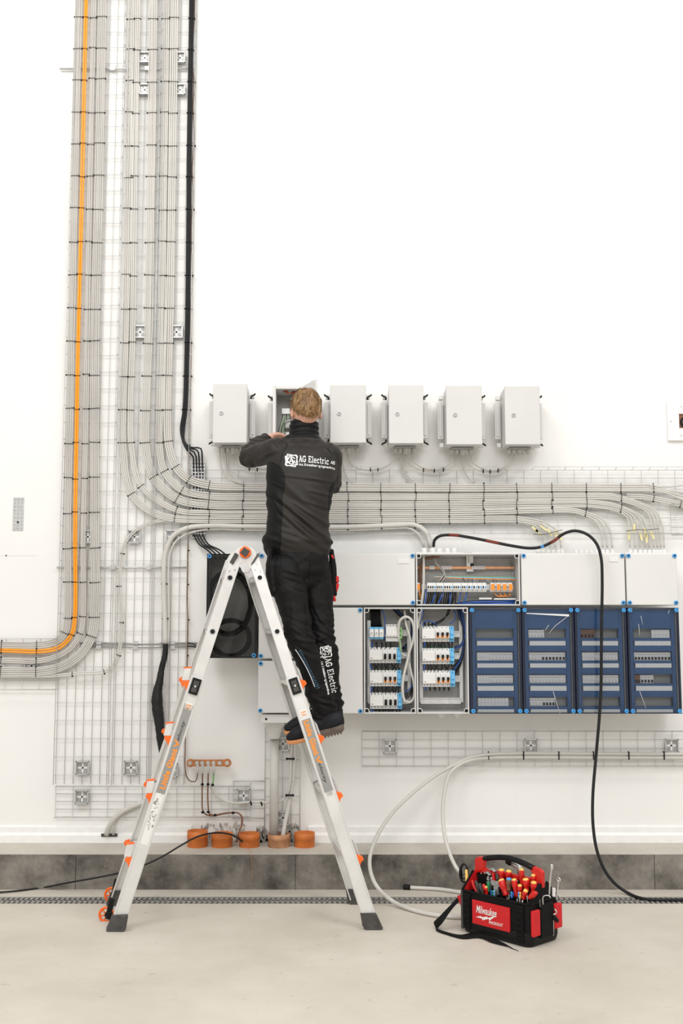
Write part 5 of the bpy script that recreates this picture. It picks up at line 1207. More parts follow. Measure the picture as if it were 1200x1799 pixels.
        chk = strokes([([(0, .008), (.012, -.011), (.03, .013)], .008)])
        plane_print('printed_mark', chk, o0+R_*(w1+.012)+n*out*.0009, R_, U_, n*out, 'orangel', ro)
        vg = fit_text('elocity', w2, .017, shear=.35); vf = ([(x, y-.008) for x, y in vg[0]], vg[1])
        plane_print('printed_name', vf, o0+R_*(w1+.042)+n*out*.0009, R_, U_, n*out, 'black', ro)
        b = B(); q = lab_at(1261 if side == 'R' else 1248); b.obox(q, s_*.018, n*.0006, t*.016); b.build('sticker', 'white', ro)
        lg = fit_text('Little', .026, .008, bold=.03); plane_print('printed_name', ([(x-.013, y+.002) for x, y in lg[0]], lg[1]), q+n*out*.0012, (s_ if s_.x > 0 else -s_), t, n*out, 'orangel', ro)
        lg = fit_text('Giant', .026, .008, bold=.03); plane_print('printed_name', ([(x-.013, y-.011) for x, y in lg[0]], lg[1]), q+n*out*.0012, (s_ if s_.x > 0 else -s_), t, n*out, 'orangel', ro)
        if side == 'L':
            b = B(); q0, q1 = lab_at(1393), lab_at(1487); b.obox((q0+q1)/2, s_*.018, n*.0004, t*((q1-q0).length/2)); b.build('sticker', 'white', ro, label='long worn white sticker')
            random.seed(3); b = B()
            for k in range(46):
                q = q0+(q1-q0)*random.uniform(.05, .75)+s_*random.uniform(-.014, .014)+n*out*.0006; rr_ = random.uniform(.0012, .0035); b.obox(q, s_*rr_, n*.0003, t*rr_*random.uniform(.6, 2))
            b.build('sticker_wear', 'galv', ro)
        else:
            q = lab_at(1400); b = B(); b.obox(q, s_*.015, n*.0004, t*.016); b.build('sticker', 'wire', ro)
            b = B(); 
            for k in range(4): b.obox(q+t*(.010-k*.006)+n*out*.0006, s_*.011, n*.0002, t*.0008)
            b.build('sticker_lines', 'galv', ro)
# rungs
for side in 'LR':
    sg = -1 if side == 'L' else 1
    for py in (1017, 1115, 1210, 1308, 1408, 1517):
        a, c = rp(side, 'n', py), rp(side, 'f', py); d_ = (c-a).normalized(); b = B()
        f0, t0, t, n, s_ = rfr(side, 'n'); ux = V((d_.y, -d_.x, 0)).normalized()
        mid = (a+c)/2; hl = (c-a).length/2-.006
        b.obox(mid, ux*(.024 if py > 1150 else .014), d_*hl, V((0, 0, .011)))
        b.obox(mid+V((0, 0, .014)), ux*.016, d_*hl, V((0, 0, .002)))
        rg = b.build('rung', 'alu', lad, bevel=.004)
        if py > 1150:                       # orange clip and bracket outside the rail
            for nf in 'nf':
                q = rp(side, nf, py)+ux*(-1 if (ux.x > 0) != (sg > 0) else 1)*.0
                ox = V((sg, 0, 0)); dd = d_*(.030 if nf == 'n' else -.030)
                e0 = q+dd*.5+ox*.034
                poly = [(0, .024), (.022, .018), (.030, .004), (.016, -.012), (.010, -.034), (-.006, -.022), (-.006, .02)]
                b = B(); b.prism(poly, e0-d_*.011, ox, V((0, 0, 1)), d_*.022); b.build('rung_clip', 'orangep', rg, bevel=.002)
                if side == 'L' and nf == 'n':
                    b = B(); b.obox(e0+V((sg*.010, 0, .050)), V((.017, 0, 0)), d_*.012, V((.006, 0, .030))); b.build('clip_bracket', 'alu', rg, bevel=.002)
                    b = B(); b.obox(e0+V((sg*.010+.006, 0, .083)), V((.021, 0, .002)), d_*.013, V((0, 0, .003))); b.build('bracket_edge', 'orangep', rg)
                if side == 'R':
                    b = B(); b.obox(e0+V((-.006, .015, .050)), V((.010, 0, -.012)), d_*.010, V((-.012, 0, .034))); b.build('clip_bracket', 'alud', rg, bevel=.002)
# hinge
for nf in 'nf':
    out = -1 if nf == 'n' else 1
    lt, rt = RAILS[('L', nf)][1], RAILS[('R', nf)][1]; f0, t0, t, n, s_ = rfr('L', nf); cpt = W(430.5, 974, YH)+(V((-.07, .37, 0)) if nf == 'f' else V((0, 0, 0)))
    hn = V((0, 1, 0)); b = B(); cc = cpt+hn*(out*-.004)
    pl = arc(0, -.012, .060, .054, 195, -15, 20)
    pl = pl+[(.072, -.040), (.060, -.070), (.030, -.074)]+arc(-.005, -.060, .024, .022, 0, 180, 8)+[(-.034, -.076), (-.066, -.066), (-.074, -.036)]
    b.prism(pl, cc-hn*.004, V((1, 0, 0)), V((0, 0, 1)), hn*.008); hp = b.build('hinge_plate', 'alu', lad, bevel=.0015)
    for sx in (-1, 1):
        b = B(); b.obox(cpt+V((sx*.054, out*.009, -.022)), V((.009, 0, sx*.006)), V((0, .005, 0)), V((-sx*.0135, 0, .025)) if sx < 0 else V((.016, 0, .026))); b.build('hinge_pawl', 'rubber', hp, bevel=.002)
    if nf == 'n':
        b = B(); kc = cpt+V((.002, -.006, .010)); b.lathe(kc, (0, -1, 0), [(.029, 0), (.029, .010), (.025, .016), (0, .016)], 24, 0)
        for k in range(3): an = math.radians(100+120*k); b.ball(kc+V((math.cos(an)*.020, -.012, math.sin(an)*.020)), .011, .008, .011, seg=10, rg=6)
        b.build('hinge_knob', 'orangep', hp)
        b = B(); st_ = [(r_*math.cos(math.radians(a_)), r_*math.sin(math.radians(a_))) for a_, r_ in [(10, .026), (55, .018), (100, .026), (145, .018), (190, .026), (235, .018), (280, .026), (325, .018)]]
        b.prism(st_, kc+V((0, -.017, 0)), V((1, 0, 0)), V((0, 0, 1)), V((0, -.008, 0))); b.build('knob_cap', 'rubber', hp, bevel=.004)
# transport wheels at the foot of the left side
for (px, py, Y, lb) in ((187, 1607, 5.50, 0), (196, 1572, 5.83, 1)):
    c = W(px, py, Y); we = B(); we.ring(c, (0, 1, 0), .034, .0065, 28, 0, 8)
    for k in range(6):
        a = math.pi*k/3+.2; we.tube([c, c+V((math.cos(a)*.034, 0, math.sin(a)*.034))], .004, 6, 0)
    we.cyl(c+V((0, -.012, 0)), c+V((0, .012, 0)), .008, seg=12, m=1)
    wh = we.build('wheel', ['orangep', 'rubber'], lad)
    b = B(); b.obox(c+V((.018, .0, .030)), V((.013, 0, -.004)), V((0, .010, 0)), V((.010, 0, .050))); b.obox(c+V((.012, 0, .005)), V((.018, 0, 0)), V((0, .013, 0)), V((.004, 0, .010)))
    b.build('wheel_bracket', 'black', wh, bevel=.003)
# ================================================================ THE WORKER
def limb(b, st, ref=(0, 0, 1), seg=20, m=0, dens=.012, caps=True):
    """smooth tapered limb through stations (point, ra, rb)"""
    pts = [V(s_[0]) for s_ in st]; out = []; ra = []; rb = []
    sp = []
    for i in range(len(pts)-1):
        p0 = pts[i-1] if i else pts[i]*2-pts[i+1]; p1, p2 = pts[i], pts[i+1]; p3 = pts[i+2] if i+2 < len(pts) else p2*2-p1
        k = max(2, int((p2-p1).length/dens))
        for j in range(k):
            t = j/k; q = .5*((2*p1)+(p2-p0)*t+(2*p0-5*p1+4*p2-p3)*t*t+(3*p1-p0-3*p2+p3)*t**3)
            u = t*t*(3-2*t); out.append(q); ra.append(st[i][1]*(1-u)+st[i+1][1]*u); rb.append(st[i][2]*(1-u)+st[i+1][2]*u)
    out.append(pts[-1]); ra.append(st[-1][1]); rb.append(st[-1][2])
    if caps:
        d0 = (out[0]-out[1]).normalized(); d1 = (out[-1]-out[-2]).normalized(); r0 = min(ra[0], rb[0])*.8; r1 = min(ra[-1], rb[-1])*.8
        h0 = [(out[0]+d0*r0*math.sin(a), math.cos(a)) for a in (1.45, 1.1, .7, .35)]; h1 = [(out[-1]+d1*r1*math.sin(a), math.cos(a)) for a in (.35, .7, 1.1, 1.45)]
        ra = [ra[0]*c for _, c in h0]+ra+[ra[-1]*c for _, c in h1]; rb = [rb[0]*c for _, c in h0]+rb+[rb[-1]*c for _, c in h1]
        out = [p for p, _ in h0]+out+[p for p, _ in h1]
    b.tube(out, ra, seg, m, rb=rb, ref=ref)
def remesh(b, voxel, smooth=4, fac=.5):
    me = bpy.data.meshes.new('tmp'); me.from_pydata(b.v, [], b.f); me.update()
    bm = bmesh.new(); bm.from_mesh(me)
    bmesh.ops.recalc_face_normals(bm, faces=bm.faces); bm.to_mesh(me); bm.free()
    o = bpy.data.objects.new('tmp', me); COL.objects.link(o)
    md = o.modifiers.new('r', 'REMESH'); md.mode = 'VOXEL'; md.voxel_size = voxel; md.use_smooth_shade = True
    ms = o.modifiers.new('s', 'SMOOTH'); ms.factor = fac; ms.iterations = smooth
    dg = bpy.context.evaluated_depsgraph_get(); out = bpy.data.meshes.new_from_object(o.evaluated_get(dg))
    bpy.data.objects.remove(o); bpy.data.meshes.remove(me)
    out.polygons.foreach_set('use_smooth', [True]*len(out.polygons)); return out
def displace(me, fn):
    me.update(); ns = [v.normal.copy() for v in me.vertices]
    for v, n in zip(me.vertices, ns): v.co = v.co + n*fn(v.co, n)
    me.update()
def bvh_of(me): return BVHTree.FromPolygons([v.co for v in me.vertices], [tuple(p.vertices) for p in me.polygons])
J = dict(
 pelvis=W(524, 985, 5.66), hl=W(501, 998, 5.60), hr=W(551, 998, 5.71),
 kl=W(528, 1122, 5.53), kr=W(566, 1118, 5.66), al=W(570, 1248, 5.58), ar=W(581, 1240, 5.68),
 shl=W(487, 793, 5.72), shr=W(578, 802, 5.75), ell=W(441, 800, 5.93), elr=W(583, 852, 5.97),
 wrl=W(470, 771, 6.08), wrr=W(536, 778, 6.08), neck=W(534, 756, 5.73))
HC = W(537, 719, 5.735)
worker = empty('person', V((W(560, 1300, 5.62).x, 5.62, W(560, 1300, 5.62).z)), 'person in black work clothes standing on the ladder, reaching into an open wall cabinet', 'person')
def torso_st(k=1.0, add=0.0):
    def s_(px, py, Y, hw, hd): c = W(px, py, Y); S_ = FPX/((c-V((0, 0, CAMH))).dot(V((0, CP, SP)))); return (c, hd*k+add, hw/S_*k+add)
    return [s_(524, 992, 5.665, 52, .105), s_(523, 968, 5.665, 55, .110), s_(523, 940, 5.665, 54, .110), s_(524, 905, 5.67, 53, .108), s_(526, 870, 5.68, 56, .112),
            s_(529, 840, 5.70, 60, .118), s_(531, 812, 5.72, 60, .115), s_(532, 792, 5.735, 52, .10), s_(533, 776, 5.74, 38, .078), s_(534, 764, 5.74, 24, .06)]
# --- body: one continuous surface
hf = V((-.30, .94, -.10)).normalized(); hs = V((0, 0, 1)).cross(hf).normalized()*-1; hu = hs.cross(hf).normalized()
if hu.z < 0: hu = -hu
HR = Matrix((hs, hf, hu)).transposed()           # head frame: x right, y forward, z up
def H(x, y, z): return HC + HR @ V((x, y, z))
b = B()
limb(b, [(p, a*.9, c*.9) for p, a, c in torso_st(.95)], ref=(0, 1, 0), seg=28)
limb(b, [(W(534, 772, 5.745), .056, .058), (W(535, 752, 5.738), .054, .056), (W(536, 735, 5.745), .055, .058)], ref=(0, 1, 0))
b.ball(HC, .075, .094, .106, seg=28, rg=18, rot=HR)
b.ball(H(0, .022, -.052), .060, .070, .068, seg=24, rg=14, rot=HR)       # jaw and cheeks
b.ball(H(0, .080, -.095), .026, .022, .022, seg=14, rg=8, rot=HR)        # chin
b.ball(H(0, .088, .012), .050, .012, .012, seg=14, rg=8, rot=HR)         # brow
limb(b, [(H(0, .092, .004), .007, .006), (H(0, .108, -.022), .010, .009), (H(0, .116, -.035), .013, .013)], seg=12, dens=.004)
for sx in (-1, 1):
    b.ball(H(sx*.013, .104, -.038), .009, .009, .008, seg=10, rg=6)
    b.ball(H(sx*.038, .078, -.025), .022, .016, .018, seg=12, rg=8, rot=HR)
    ring_ = [H(sx*(.076+.007*math.sin(a)*0+.004), -.006+.017*math.cos(a)+.004*math.sin(a), -.020+.031*math.sin(a)) for a in [6.2832*k/18 for k in range(18)]]
    b.tube(ring_, .0058, 8, closed=True); b.ball(H(sx*.076, -.002, -.020), .006, .014, .026, seg=10, rg=8, rot=HR)
b.ball(H(0, .098, -.058), .024, .009, .006, seg=12, rg=6, rot=HR); b.ball(H(0, .096, -.067), .021, .009, .006, seg=12, rg=6, rot=HR)
# arms
limb(b, [(J['shl'], .056, .056), ((J['shl']+J['ell'])/2, .047, .047), (J['ell'], .039, .039), (J['ell']*.6+J['wrl']*.4, .040, .038), (J['wrl'], .025, .030)])
limb(b, [(J['shr'], .056, .056), ((J['shr']+J['elr'])/2, .047, .047), (J['elr'], .039, .039), (J['elr']*.6+J['wrr']*.4, .040, .038), (J['wrr'], .025, .030)])
# legs
limb(b, [(J['hl'], .080, .080), (J['hl']*.5+J['kl']*.5, .070, .070), (J['kl'], .052, .052), (J['kl']*.65+J['al']*.35, .052, .052), (J['al'], .036, .036)])
limb(b, [(J['hr'], .080, .080), (J['hr']*.5+J['kr']*.5, .070, .070), (J['kr'], .052, .052), (J['kr']*.65+J['ar']*.35, .052, .052), (J['ar'], .036, .036)])
for a_, tx in ((J['al'], W(520, 1298, 5.57)), (J['ar'], W(516, 1284, 5.69))): limb(b, [(a_, .036, .036), (a_+V((0, 0, -.05)), .036, .034), ((a_+tx)/2+V((0, 0, -.028)), .032, .030), (tx, .026, .022)])
def hand(b, wr, fwd, palm, side):
    """five curled fingers on a palm; fwd = hand direction, palm = palm normal, side = thumb side"""
    f, p, s_ = V(fwd).normalized(), V(palm).normalized(), None
    s_ = f.cross(p).normalized()*side
    limb(b, [(wr, .024, .028), (wr+f*.03, .019, .036), (wr+f*.075, .014, .040), (wr+f*.090, .012, .038)], ref=p, seg=16, dens=.006)
    for k, (off, ln) in enumerate(((.030, .068), (.010, .077), (-.010, .072), (-.029, .056))):
        q0 = wr+f*.080+s_*off; c1 = .35+.08*k
        q1 = q0+(f*math.cos(c1)+p*math.sin(c1))*ln*.45; q2 = q1+(f*math.cos(c1+.7)+p*math.sin(c1+.7))*ln*.32; q3 = q2+(f*math.cos(c1+1.2)+p*math.sin(c1+1.2))*ln*.25
        limb(b, [(q0-f*.02, .0095, .0095), (q0, .0095, .0095), (q1, .0088, .0088), (q2, .0080, .0080), (q3, .0068, .0068)], ref=s_, seg=10, dens=.005)
    t0 = wr+f*.025+s_*.028; t1 = t0+(f*.6+s_*.6+p*.4).normalized()*.034; t2 = t1+(f*.85+s_*.1+p*.5).normalized()*.032; t3 = t2+(f*.8-s_*.2+p*.55).normalized()*.022
    limb(b, [(wr+f*.012+s_*.010, .014, .014), (t0, .014, .014), (t1, .0115, .0115), (t2, .0105, .0105), (t3, .0085, .0085)], ref=s_, seg=10, dens=.005)
hand(b, J['wrl'], (.58, .78, .10), (.62, -.30, -.70), -1)
hand(b, J['wrr'], (-.12, .96, .25), (-.95, -.1, -.25), 1)
me = remesh(b, .0046, 3, .4)
body = meshobj('body', me, ['skin'], worker)
for sx in (-1, 1):
    b = B(); b.ball(H(sx*.032, .083, -.006), .0115, .0115, .0115, 0, 12, 8); b.ball(H(sx*.032, .0915, -.006), .0055, .004, .0055, 1, 10, 6); b.build('eye', ['white', 'black'], body)
# --- hair
def hshell(th, ph, k=1.0):
    sn = max(0, math.sin(th)); f = sn**.84 if th < 1.571 else sn**(1+.2*(th-1.571)); g = 1+.05*max(0, math.cos(th))
    return V((.0815*g*k*f*math.cos(ph), .100*g*k*f*math.sin(ph)-.001, .107*k*math.cos(th)))
def hairline(ph):                                    # lowest polar angle the hair reaches; ph=-pi/2 is the back
    c = math.sin(ph)
    return 2.24 if c < -.80 else (1.92 if c < -.2 else (1.45 if c < .35 else 1.05))
wth, wph = .62, -1.45                                 # the whorl
wh = V((math.sin(wth)*math.cos(wph), math.sin(wth)*math.sin(wph), math.cos(wth)))
wa = wh.orthogonal().normalized(); wb = wh.cross(wa)
def ridge_(q):
    r = (q-wh).length; a = math.atan2(q.dot(wb), q.dot(wa))+r*1.1+noise.noise(q*2.5)*.5
    return (.040*math.sin(a*9+2*noise.noise(q*3+V((5, 0, 0))))+.022*math.sin(a*23+r*5))*min(1, r*2.0)*max(.15, 1-max(0, r-.9)*.9)+noise.noise(q*3)*.03
b = B(); seg, rg = 96, 46; vs = []
for i in range(rg+1):
    for k in range(seg):
        ph = 2*math.pi*k/seg; hl_ = sum(hairline(ph+d) for d in (-.3, -.15, 0, .15, .3))/5; th = hl_*i/rg
        sw = ridge_(V((math.sin(th)*math.cos(ph), math.sin(th)*math.sin(ph), math.cos(th))))
        f = 1.035+sw; edge = min(1, (rg-i)/5); top = 0
        vs.append(H(*hshell(th, ph, .985+(f-.985+top)*edge)))
b.add(vs, [(i*seg+k, (i+1)*seg+k, (i+1)*seg+(k+1) % seg, i*seg+(k+1) % seg) for i in range(rg) for k in range(seg)], 0, True)
M['hair_light'] = mat('pale_lit_hair_strand', (.41, .25, .115), .4, var=.15); M['hair_dark'] = mat('dark_shaded_hair_strand', (.12, .06, .022), .45, var=.15)
random.seed(11)
for k in range(7500):
    th = math.acos(1-random.random()*1.62); ph = random.uniform(0, 6.2832)
    hl_ = sum(hairline(ph+d) for d in (-.3, 0, .3))/3
    if th > hl_-.05-.0: continue
    d = V((math.sin(th)*math.cos(ph), math.sin(th)*math.sin(ph), math.cos(th)))
    lift = random.uniform(1.03, 1.075); L_ = random.uniform(.22, .46)*(1 if th < 1.3 else .5); mi = (2 if ridge_(d) < -.022 else (1 if ridge_(d) > .022 else 0)) if random.random() < .75 else random.choice((0, 1, 2))  # shade put into the colour: dark in creases, light on ridges, some random
    prev = None; q = d.copy(); wd_ = random.uniform(.0010, .0019); rows = []
    for j in range(4):
        away = (q-wh); away -= q*away.dot(q); 
        if away.length < 1e-4: away = V((1, 0, 0))
        away.normalize(); swirl = q.cross(away); dn = V((0, 0, -1)); dn -= q*dn.dot(q)
        g = (away*1.0+swirl*(.55 if (q-wh).length < .7 else .15)+dn*.7+V((noise.noise(q*4)*.35, 0, 0)))
        g.normalize(); cr = q.cross(g).normalized()
        lf = lift-.018+ridge_(q)+.010*noise.noise(q*9)+(.020*math.sin(j/3*3.14) if th < 1.1 else 0)
        pos = hshell(math.acos(max(-1, min(1, q.z))), math.atan2(q.y, q.x), lf)
        w_ = wd_*(1-j*.28); rows.append((H(*(pos+cr*w_)), H(*(pos-cr*w_)))); q = (q+g*L_/3).normalized()
    o = [r for pr in rows for r in pr]
    b.add(o, [(2*j, 2*j+1, 2*j+3, 2*j+2) for j in range(3)], mi, True)
b.build('hair', ['hair', 'hair_light', 'hair_dark'], worker)
# --- jacket
b = B()
tj = torso_st(1.0, .006); tj = tj[1:]
limb(b, tj, ref=(0, 1, 0), seg=36)
b2 = [(W(522.5, 961, 5.665), .122, 60.5/338), (W(522.5, 952, 5.665), .128, 63/338), (W(523, 940, 5.665), .120, 59/338)]
limb(b, b2, ref=(0, 1, 0), seg=36, caps=True, dens=.006)
def lerp(a, c, t): return a*(1-t)+c*t
limb(b, [(W(500, 795, 5.73), .070, .070), (J['shl']+V((0, 0, .0)), .074, .070), (lerp(J['shl'], J['ell'], .5), .066, .066), (J['ell']+V((-.012, 0, -.012)), .062, .060)], seg=24)
limb(b, [(J['ell']+V((-.010, 0, -.004)), .060, .058), (lerp(J['ell'], J['wrl'], .45)+V((-.01, 0, .004)), .055, .052), (lerp(J['ell'], J['wrl'], .9), .043, .038)], seg=24)
limb(b, [(W(562, 800, 5.74), .072, .072), (J['shr'], .073, .070), (lerp(J['shr'], J['elr'], .5), .066, .062), (J['elr'], .060, .056)], seg=24)
limb(b, [(J['elr'], .058, .056), (lerp(J['elr'], J['wrr'], .5), .052, .050), (lerp(J['elr'], J['wrr'], .92), .041, .038)], seg=24)
limb(b, [(W(534, 776, 5.740), .085, .105), (W(534, 766, 5.742), .070, .083), (W(534, 756, 5.742), .066, .079), (W(534.5, 748, 5.742), .067, .080)], ref=(0, 1, 0), seg=32, dens=.006)
me = remesh(b, .0055, 5, .5)
el, sl, zc0 = J['ell'], J['shl'], W(530, 772, 5.7).z
zl0, zl1 = W(530, 826, 5.55).z, W(530, 795, 5.55).z
FOLDS = [(494, 878, 578, 950, .013, 3.6), (496, 900, 556, 954, .010, 3.2), (514, 882, 580, 925, .007, 3.2), (470, 870, 500, 905, .006, 3), (540, 840, 590, 848, .004, 2.4), (545, 862, 584, 872, .005, 2.6),
 (535, 880, 582, 895, .005, 2.6), (500, 835, 560, 842, .003, 2.5), (486, 768, 498, 784, .005, 1.7), (493, 765, 506, 780, .005, 1.7), (480, 771, 490, 786, .004, 1.6), (446, 778, 462, 800, .006, 3), (452, 806, 490, 790, .005, 3.4), (535, 945, 552, 956, .006, 2), (472, 845, 500, 858, .004, 2)]
def topx(p):
    w_ = p.y*CP+(p.z-CAMH)*SP
    return 600+FPX*p.x/w_, 899.5-FPX*((p.z-CAMH)*CP-p.y*SP)/w_
def fold(co, n):
    p = co; d = 0
    z = p.z
    lm = 1-max(0, min(1, 1-abs((z-(zl0+zl1)/2)/.10)))*(1 if abs(p.x-W(545, 800, 5.55).x) < .19 else 0)   # calm cloth under the lettering
    dist = min((p-el).length, (p-J['elr']).length)
    if dist < .17: d += .006*(1-dist/.17)*noise.noise(V((p.x*22, p.y*22, p.z*34)))*2
    w_ = W(523, 955, 5.66).z
    lo = max(0, 1-abs(z-w_-.03)/.16)
    d += .0055*lo*noise.noise(V((p.x*7, p.y*7, p.z*38+p.x*14)))*1.6
    mid = max(0, 1-abs(z-w_-.22)/.16); u = (p.x-W(523, 900, 5.6).x)
    d += .0075*mid*noise.noise(V((u*9+z*7, p.y*5, z*20+u*17)))*1.3
    if z > zc0-.004: d += .0020*math.sin((z+.12*u)*230+noise.noise(V((p.x*9, p.y*9, 0)))*5)*max(0, min(1, (z-zc0+.004)/.02))
    else:
        sh = max(0, 1-abs(z-zc0+.02)/.035); d += .0045*sh*noise.noise(V((p.x*34, p.y*10, z*20)))*1.5
    e_ = 0
    if p.y < 5.75:
        X, Yp = topx(p)
        for x0, y0, x1, y1, am, wd_ in FOLDS:
            L2 = (x1-x0)**2+(y1-y0)**2; tt = ((X-x0)*(x1-x0)+(Yp-y0)*(y1-y0))/L2
            if -.1 < tt < 1.1:
                ds = ((X-x0)*(y1-y0)-(Yp-y0)*(x1-x0))/math.sqrt(L2); tp_ = max(0, math.sin(math.pi*min(1, max(0, (tt+.1)/1.2))))**.6
                e_ += am*tp_*(math.exp(-(ds/wd_)**2)-.6*math.exp(-((ds+wd_*1.7)/wd_)**2))
    return d*(.25+.75*lm)+e_
displace(me, fold)
xc = W(523, 900, 5.6).x
for p in me.polygons:
    c = p.center; mi = 0; X, Yp = topx(c)
    if c.z > zc0+.003 and (c-W(534, 756, 5.74)).length < .15: mi = 1
    elif c.y < 5.82 and Yp > 811:
        def pw(t): 
            for (a_, xa), (b_, xb_) in zip(t, t[1:]):
                if Yp <= b_: return xa+(xb_-xa)*(Yp-a_)/(b_-a_)
            return t[-1][1]
        lx = pw([(811, 478), (818, 492), (832, 500), (850, 502), (880, 496), (900, 497), (970, 493)]); rx_ = pw([(811, 640), (826, 603), (838, 592), (850, 583), (862, 577), (895, 576), (925, 581), (970, 584)])
        if X < lx and X > 462-0*Yp and (Yp > 822 or X > 470): mi = 1
        if X > rx_: mi = 1
    p.material_index = mi
jb = bvh_of(me)
me_j = me
jk = meshobj('jacket', me, ['jacket', 'jacketb'], worker, label='charcoal softshell jacket with black side panels and high collar')
def jp(x, y):                                         # x right, y up in photograph pixels from the lettering's corner
    a = math.radians(-3.2); X = 502+x*math.cos(a)-y*math.sin(a)*0; Yp = 817.5-y-x*math.sin(-a)*-1*0+x*math.tan(-a)*1.0
    return W(X, Yp, 5.60)
prt = merge(logo_mark(20, 0, -1), slab_text('AG Electric', 53, 11.6, 23.5, 7.0), fit_text('A/S', 7.5, 6, 79, 9.5, bold=.03, shear=.1), fit_text('Aut. El-installat\u00f8r og ingeni\u00f8rfirma', 63, 4.6, 23.5, .3, bold=.015))
wrap_print('printed_logo', prt, jp, jb, 'ink', jk, off=.0022)
# seam lines of the raglan sleeves
b = B()
def on_back(pts, bv, off=.0006):
    out = []
    for x, y in pts:
        p = W(x, y, 5.2); d = V((p.x, p.y, p.z-CAMH)).normalized(); h = bv.ray_cast(p, d)
        if h[0] is not None: out.append(h[0]-d*off)
    return out
for pts in ([(516, 771), (505, 782), (497, 796), (492, 812), (489, 827)], [(555, 773), (571, 783), (584, 800), (590, 818)]):
    q = on_back(pts, jb)
    if len(q) > 1: b.tube(spline(q, .01), .0012, 4)
if b.v: b.build('seams', 'jacketb', jk)
# --- trousers
b = B()
limb(b, [(W(524, 958, 5.665), .105, .160), (W(524, 985, 5.665), .118, .162), (W(525, 1008, 5.655), .112, .150), (W(527, 1022, 5.65), .085, .120)], ref=(0, 1, 0), seg=32)
def leg(hip, knee, ank, s0):
    k = knee; limb(b, [(hip+V((0, 0, .0)), .092, .092), (lerp(hip, k, .3), .090, .086), (lerp(hip, k, .7), .076, .074), (k, .070, .070), (lerp(k, ank, .3)+V((.004, 0, 0)), .069, .070), (lerp(k, ank, .7), .062, .064), (lerp(k, ank, .93), .060, .062), (ank+V((0, 0, -.01)), .060, .060)], ref=(1, 0, 0), seg=24)
leg(J['hl'], J['kl'], J['al'], 0); leg(J['hr'], J['kr'], J['ar'], 1)
# holster pockets at the hips
limb(b, [(W(476, 968, 5.58), .020, .055), (W(477, 1005, 5.58), .030, .058), (W(480, 1042, 5.57), .022, .055)], ref=(1, 0, 0), seg=16)
me = remesh(b, .006, 5, .5)
def tf(co, n):
    p = co; d = .0045*noise.noise(V((p.x*16, p.y*10, p.z*20)))+.0022*noise.noise(V((p.x*38, p.y*24, p.z*44)))
    for jn, s_ in (('kl', 1), ('kr', 1)):
        q = (p-J[jn]); dd = abs(q.z)
        if dd < .15: d += .007*(1-dd/.15)*noise.noise(V((p.x*14, p.y*10, p.z*55+p.x*30)))
    for jn in ('al', 'ar'):
        q = (p-J[jn]); dd = q.z+.02
        if -.05 < dd < .20: d += .010*(1-abs(dd)/.20)*(noise.noise(V((p.x*8, p.y*8, p.z*42+p.x*16)))+.25)
    return d
FOLDS2 = [(497, 1000, 540, 1014, .006, 2.6), (500, 1012, 536, 1024, .006, 2.4), (512, 1028, 538, 1040, .005, 2.2), (512, 1082, 534, 1094, .005, 2.4), (516, 1095, 540, 1112, .005, 2.4), (512, 1122, 548, 1128, .006, 2.5), (550, 1062, 568, 1100, .005, 2.4), (560, 1080, 582, 1112, .005, 2.4), (545, 1128, 585, 1118, .005, 2.4), (560, 1232, 590, 1238, .007, 2.4), (556, 1222, 586, 1226, .006, 2.2), (560, 1210, 590, 1216, .004, 2)]
def tf2(co, n):
    e_ = 0
    if n.y > .3: return 0
    X, Yp = topx(co)
    for x0, y0, x1, y1, am, wd_ in FOLDS2:
        L2 = (x1-x0)**2+(y1-y0)**2; tt = ((X-x0)*(x1-x0)+(Yp-y0)*(y1-y0))/L2
        if 0 < tt < 1:
            ds = ((X-x0)*(y1-y0)-(Yp-y0)*(x1-x0))/math.sqrt(L2); e_ += am*math.sin(math.pi*tt)**.6*(math.exp(-(ds/wd_)**2)-.6*math.exp(-((ds+wd_*1.7)/wd_)**2))
    return e_
displace(me, tf); displace(me, tf2); tb = bvh_of(me)
tr = meshobj('trousers', me, ['trouser'], worker, label='black work trousers with holster pockets')
b = B()
for pts in ([(494, 965), (493, 985), (491, 1010), (492, 1045)], [(540, 963), (545, 1000), (540, 1030), (537, 1060), (538, 1095), (541, 1120)], [(510, 1060), (511, 1090), (509, 1115)], [(495, 968), (520, 971), (545, 972), (580, 970)], [(548, 1018), (565, 1021), (582, 1019)]):
    q = on_back(pts, tb)
    if len(q) > 1: b.tube(spline(q, .01), .0015, 4)
b.build('seams', 'jacketb', tr)
def lp(x, y):                                         # lettering running down the calf
    ang = math.radians(78); X = 562+x*math.cos(ang)+y*math.sin(ang); Yp = 1139+x*math.sin(ang)-y*math.cos(ang)
    return W(X, Yp, 5.35)
prt = merge(logo_mark(19, 0, -2), slab_text('AG Electric', 66, 11.5, 22, 2.5), fit_text('Aut. El-installat\u00f8r og ingeni\u00f8rfirma', 62, 4.0, 24, -4.5, bold=.03))
wrap_print('printed_logo', prt, lp, tb, 'ink', tr, off=.0025)
M['refl'] = mat('blue_reflective_stripe', (.05, .12, .19), .4, var=.5, scale=120)
b = B(); q0 = on_back([(519+(553-519)*k/16+3*math.sin(k/16*3.14), 1141+66*k/16) for k in range(17)], tb, .002)
b.tube(q0, .0022, 5); b.build('reflective_piping', 'ink', tr)
b = B()
for k in range(22):
    x = 523+34*k/22; y = 1144+68*k/22; q = on_back([(x, y+1), (x+3.2, y-.3), (x+6.5, y-1.5)], tb, .002)
    if len(q) > 1: b.tube(q, .0022, 4)
b.build('reflective_hatching', 'refl', tr)
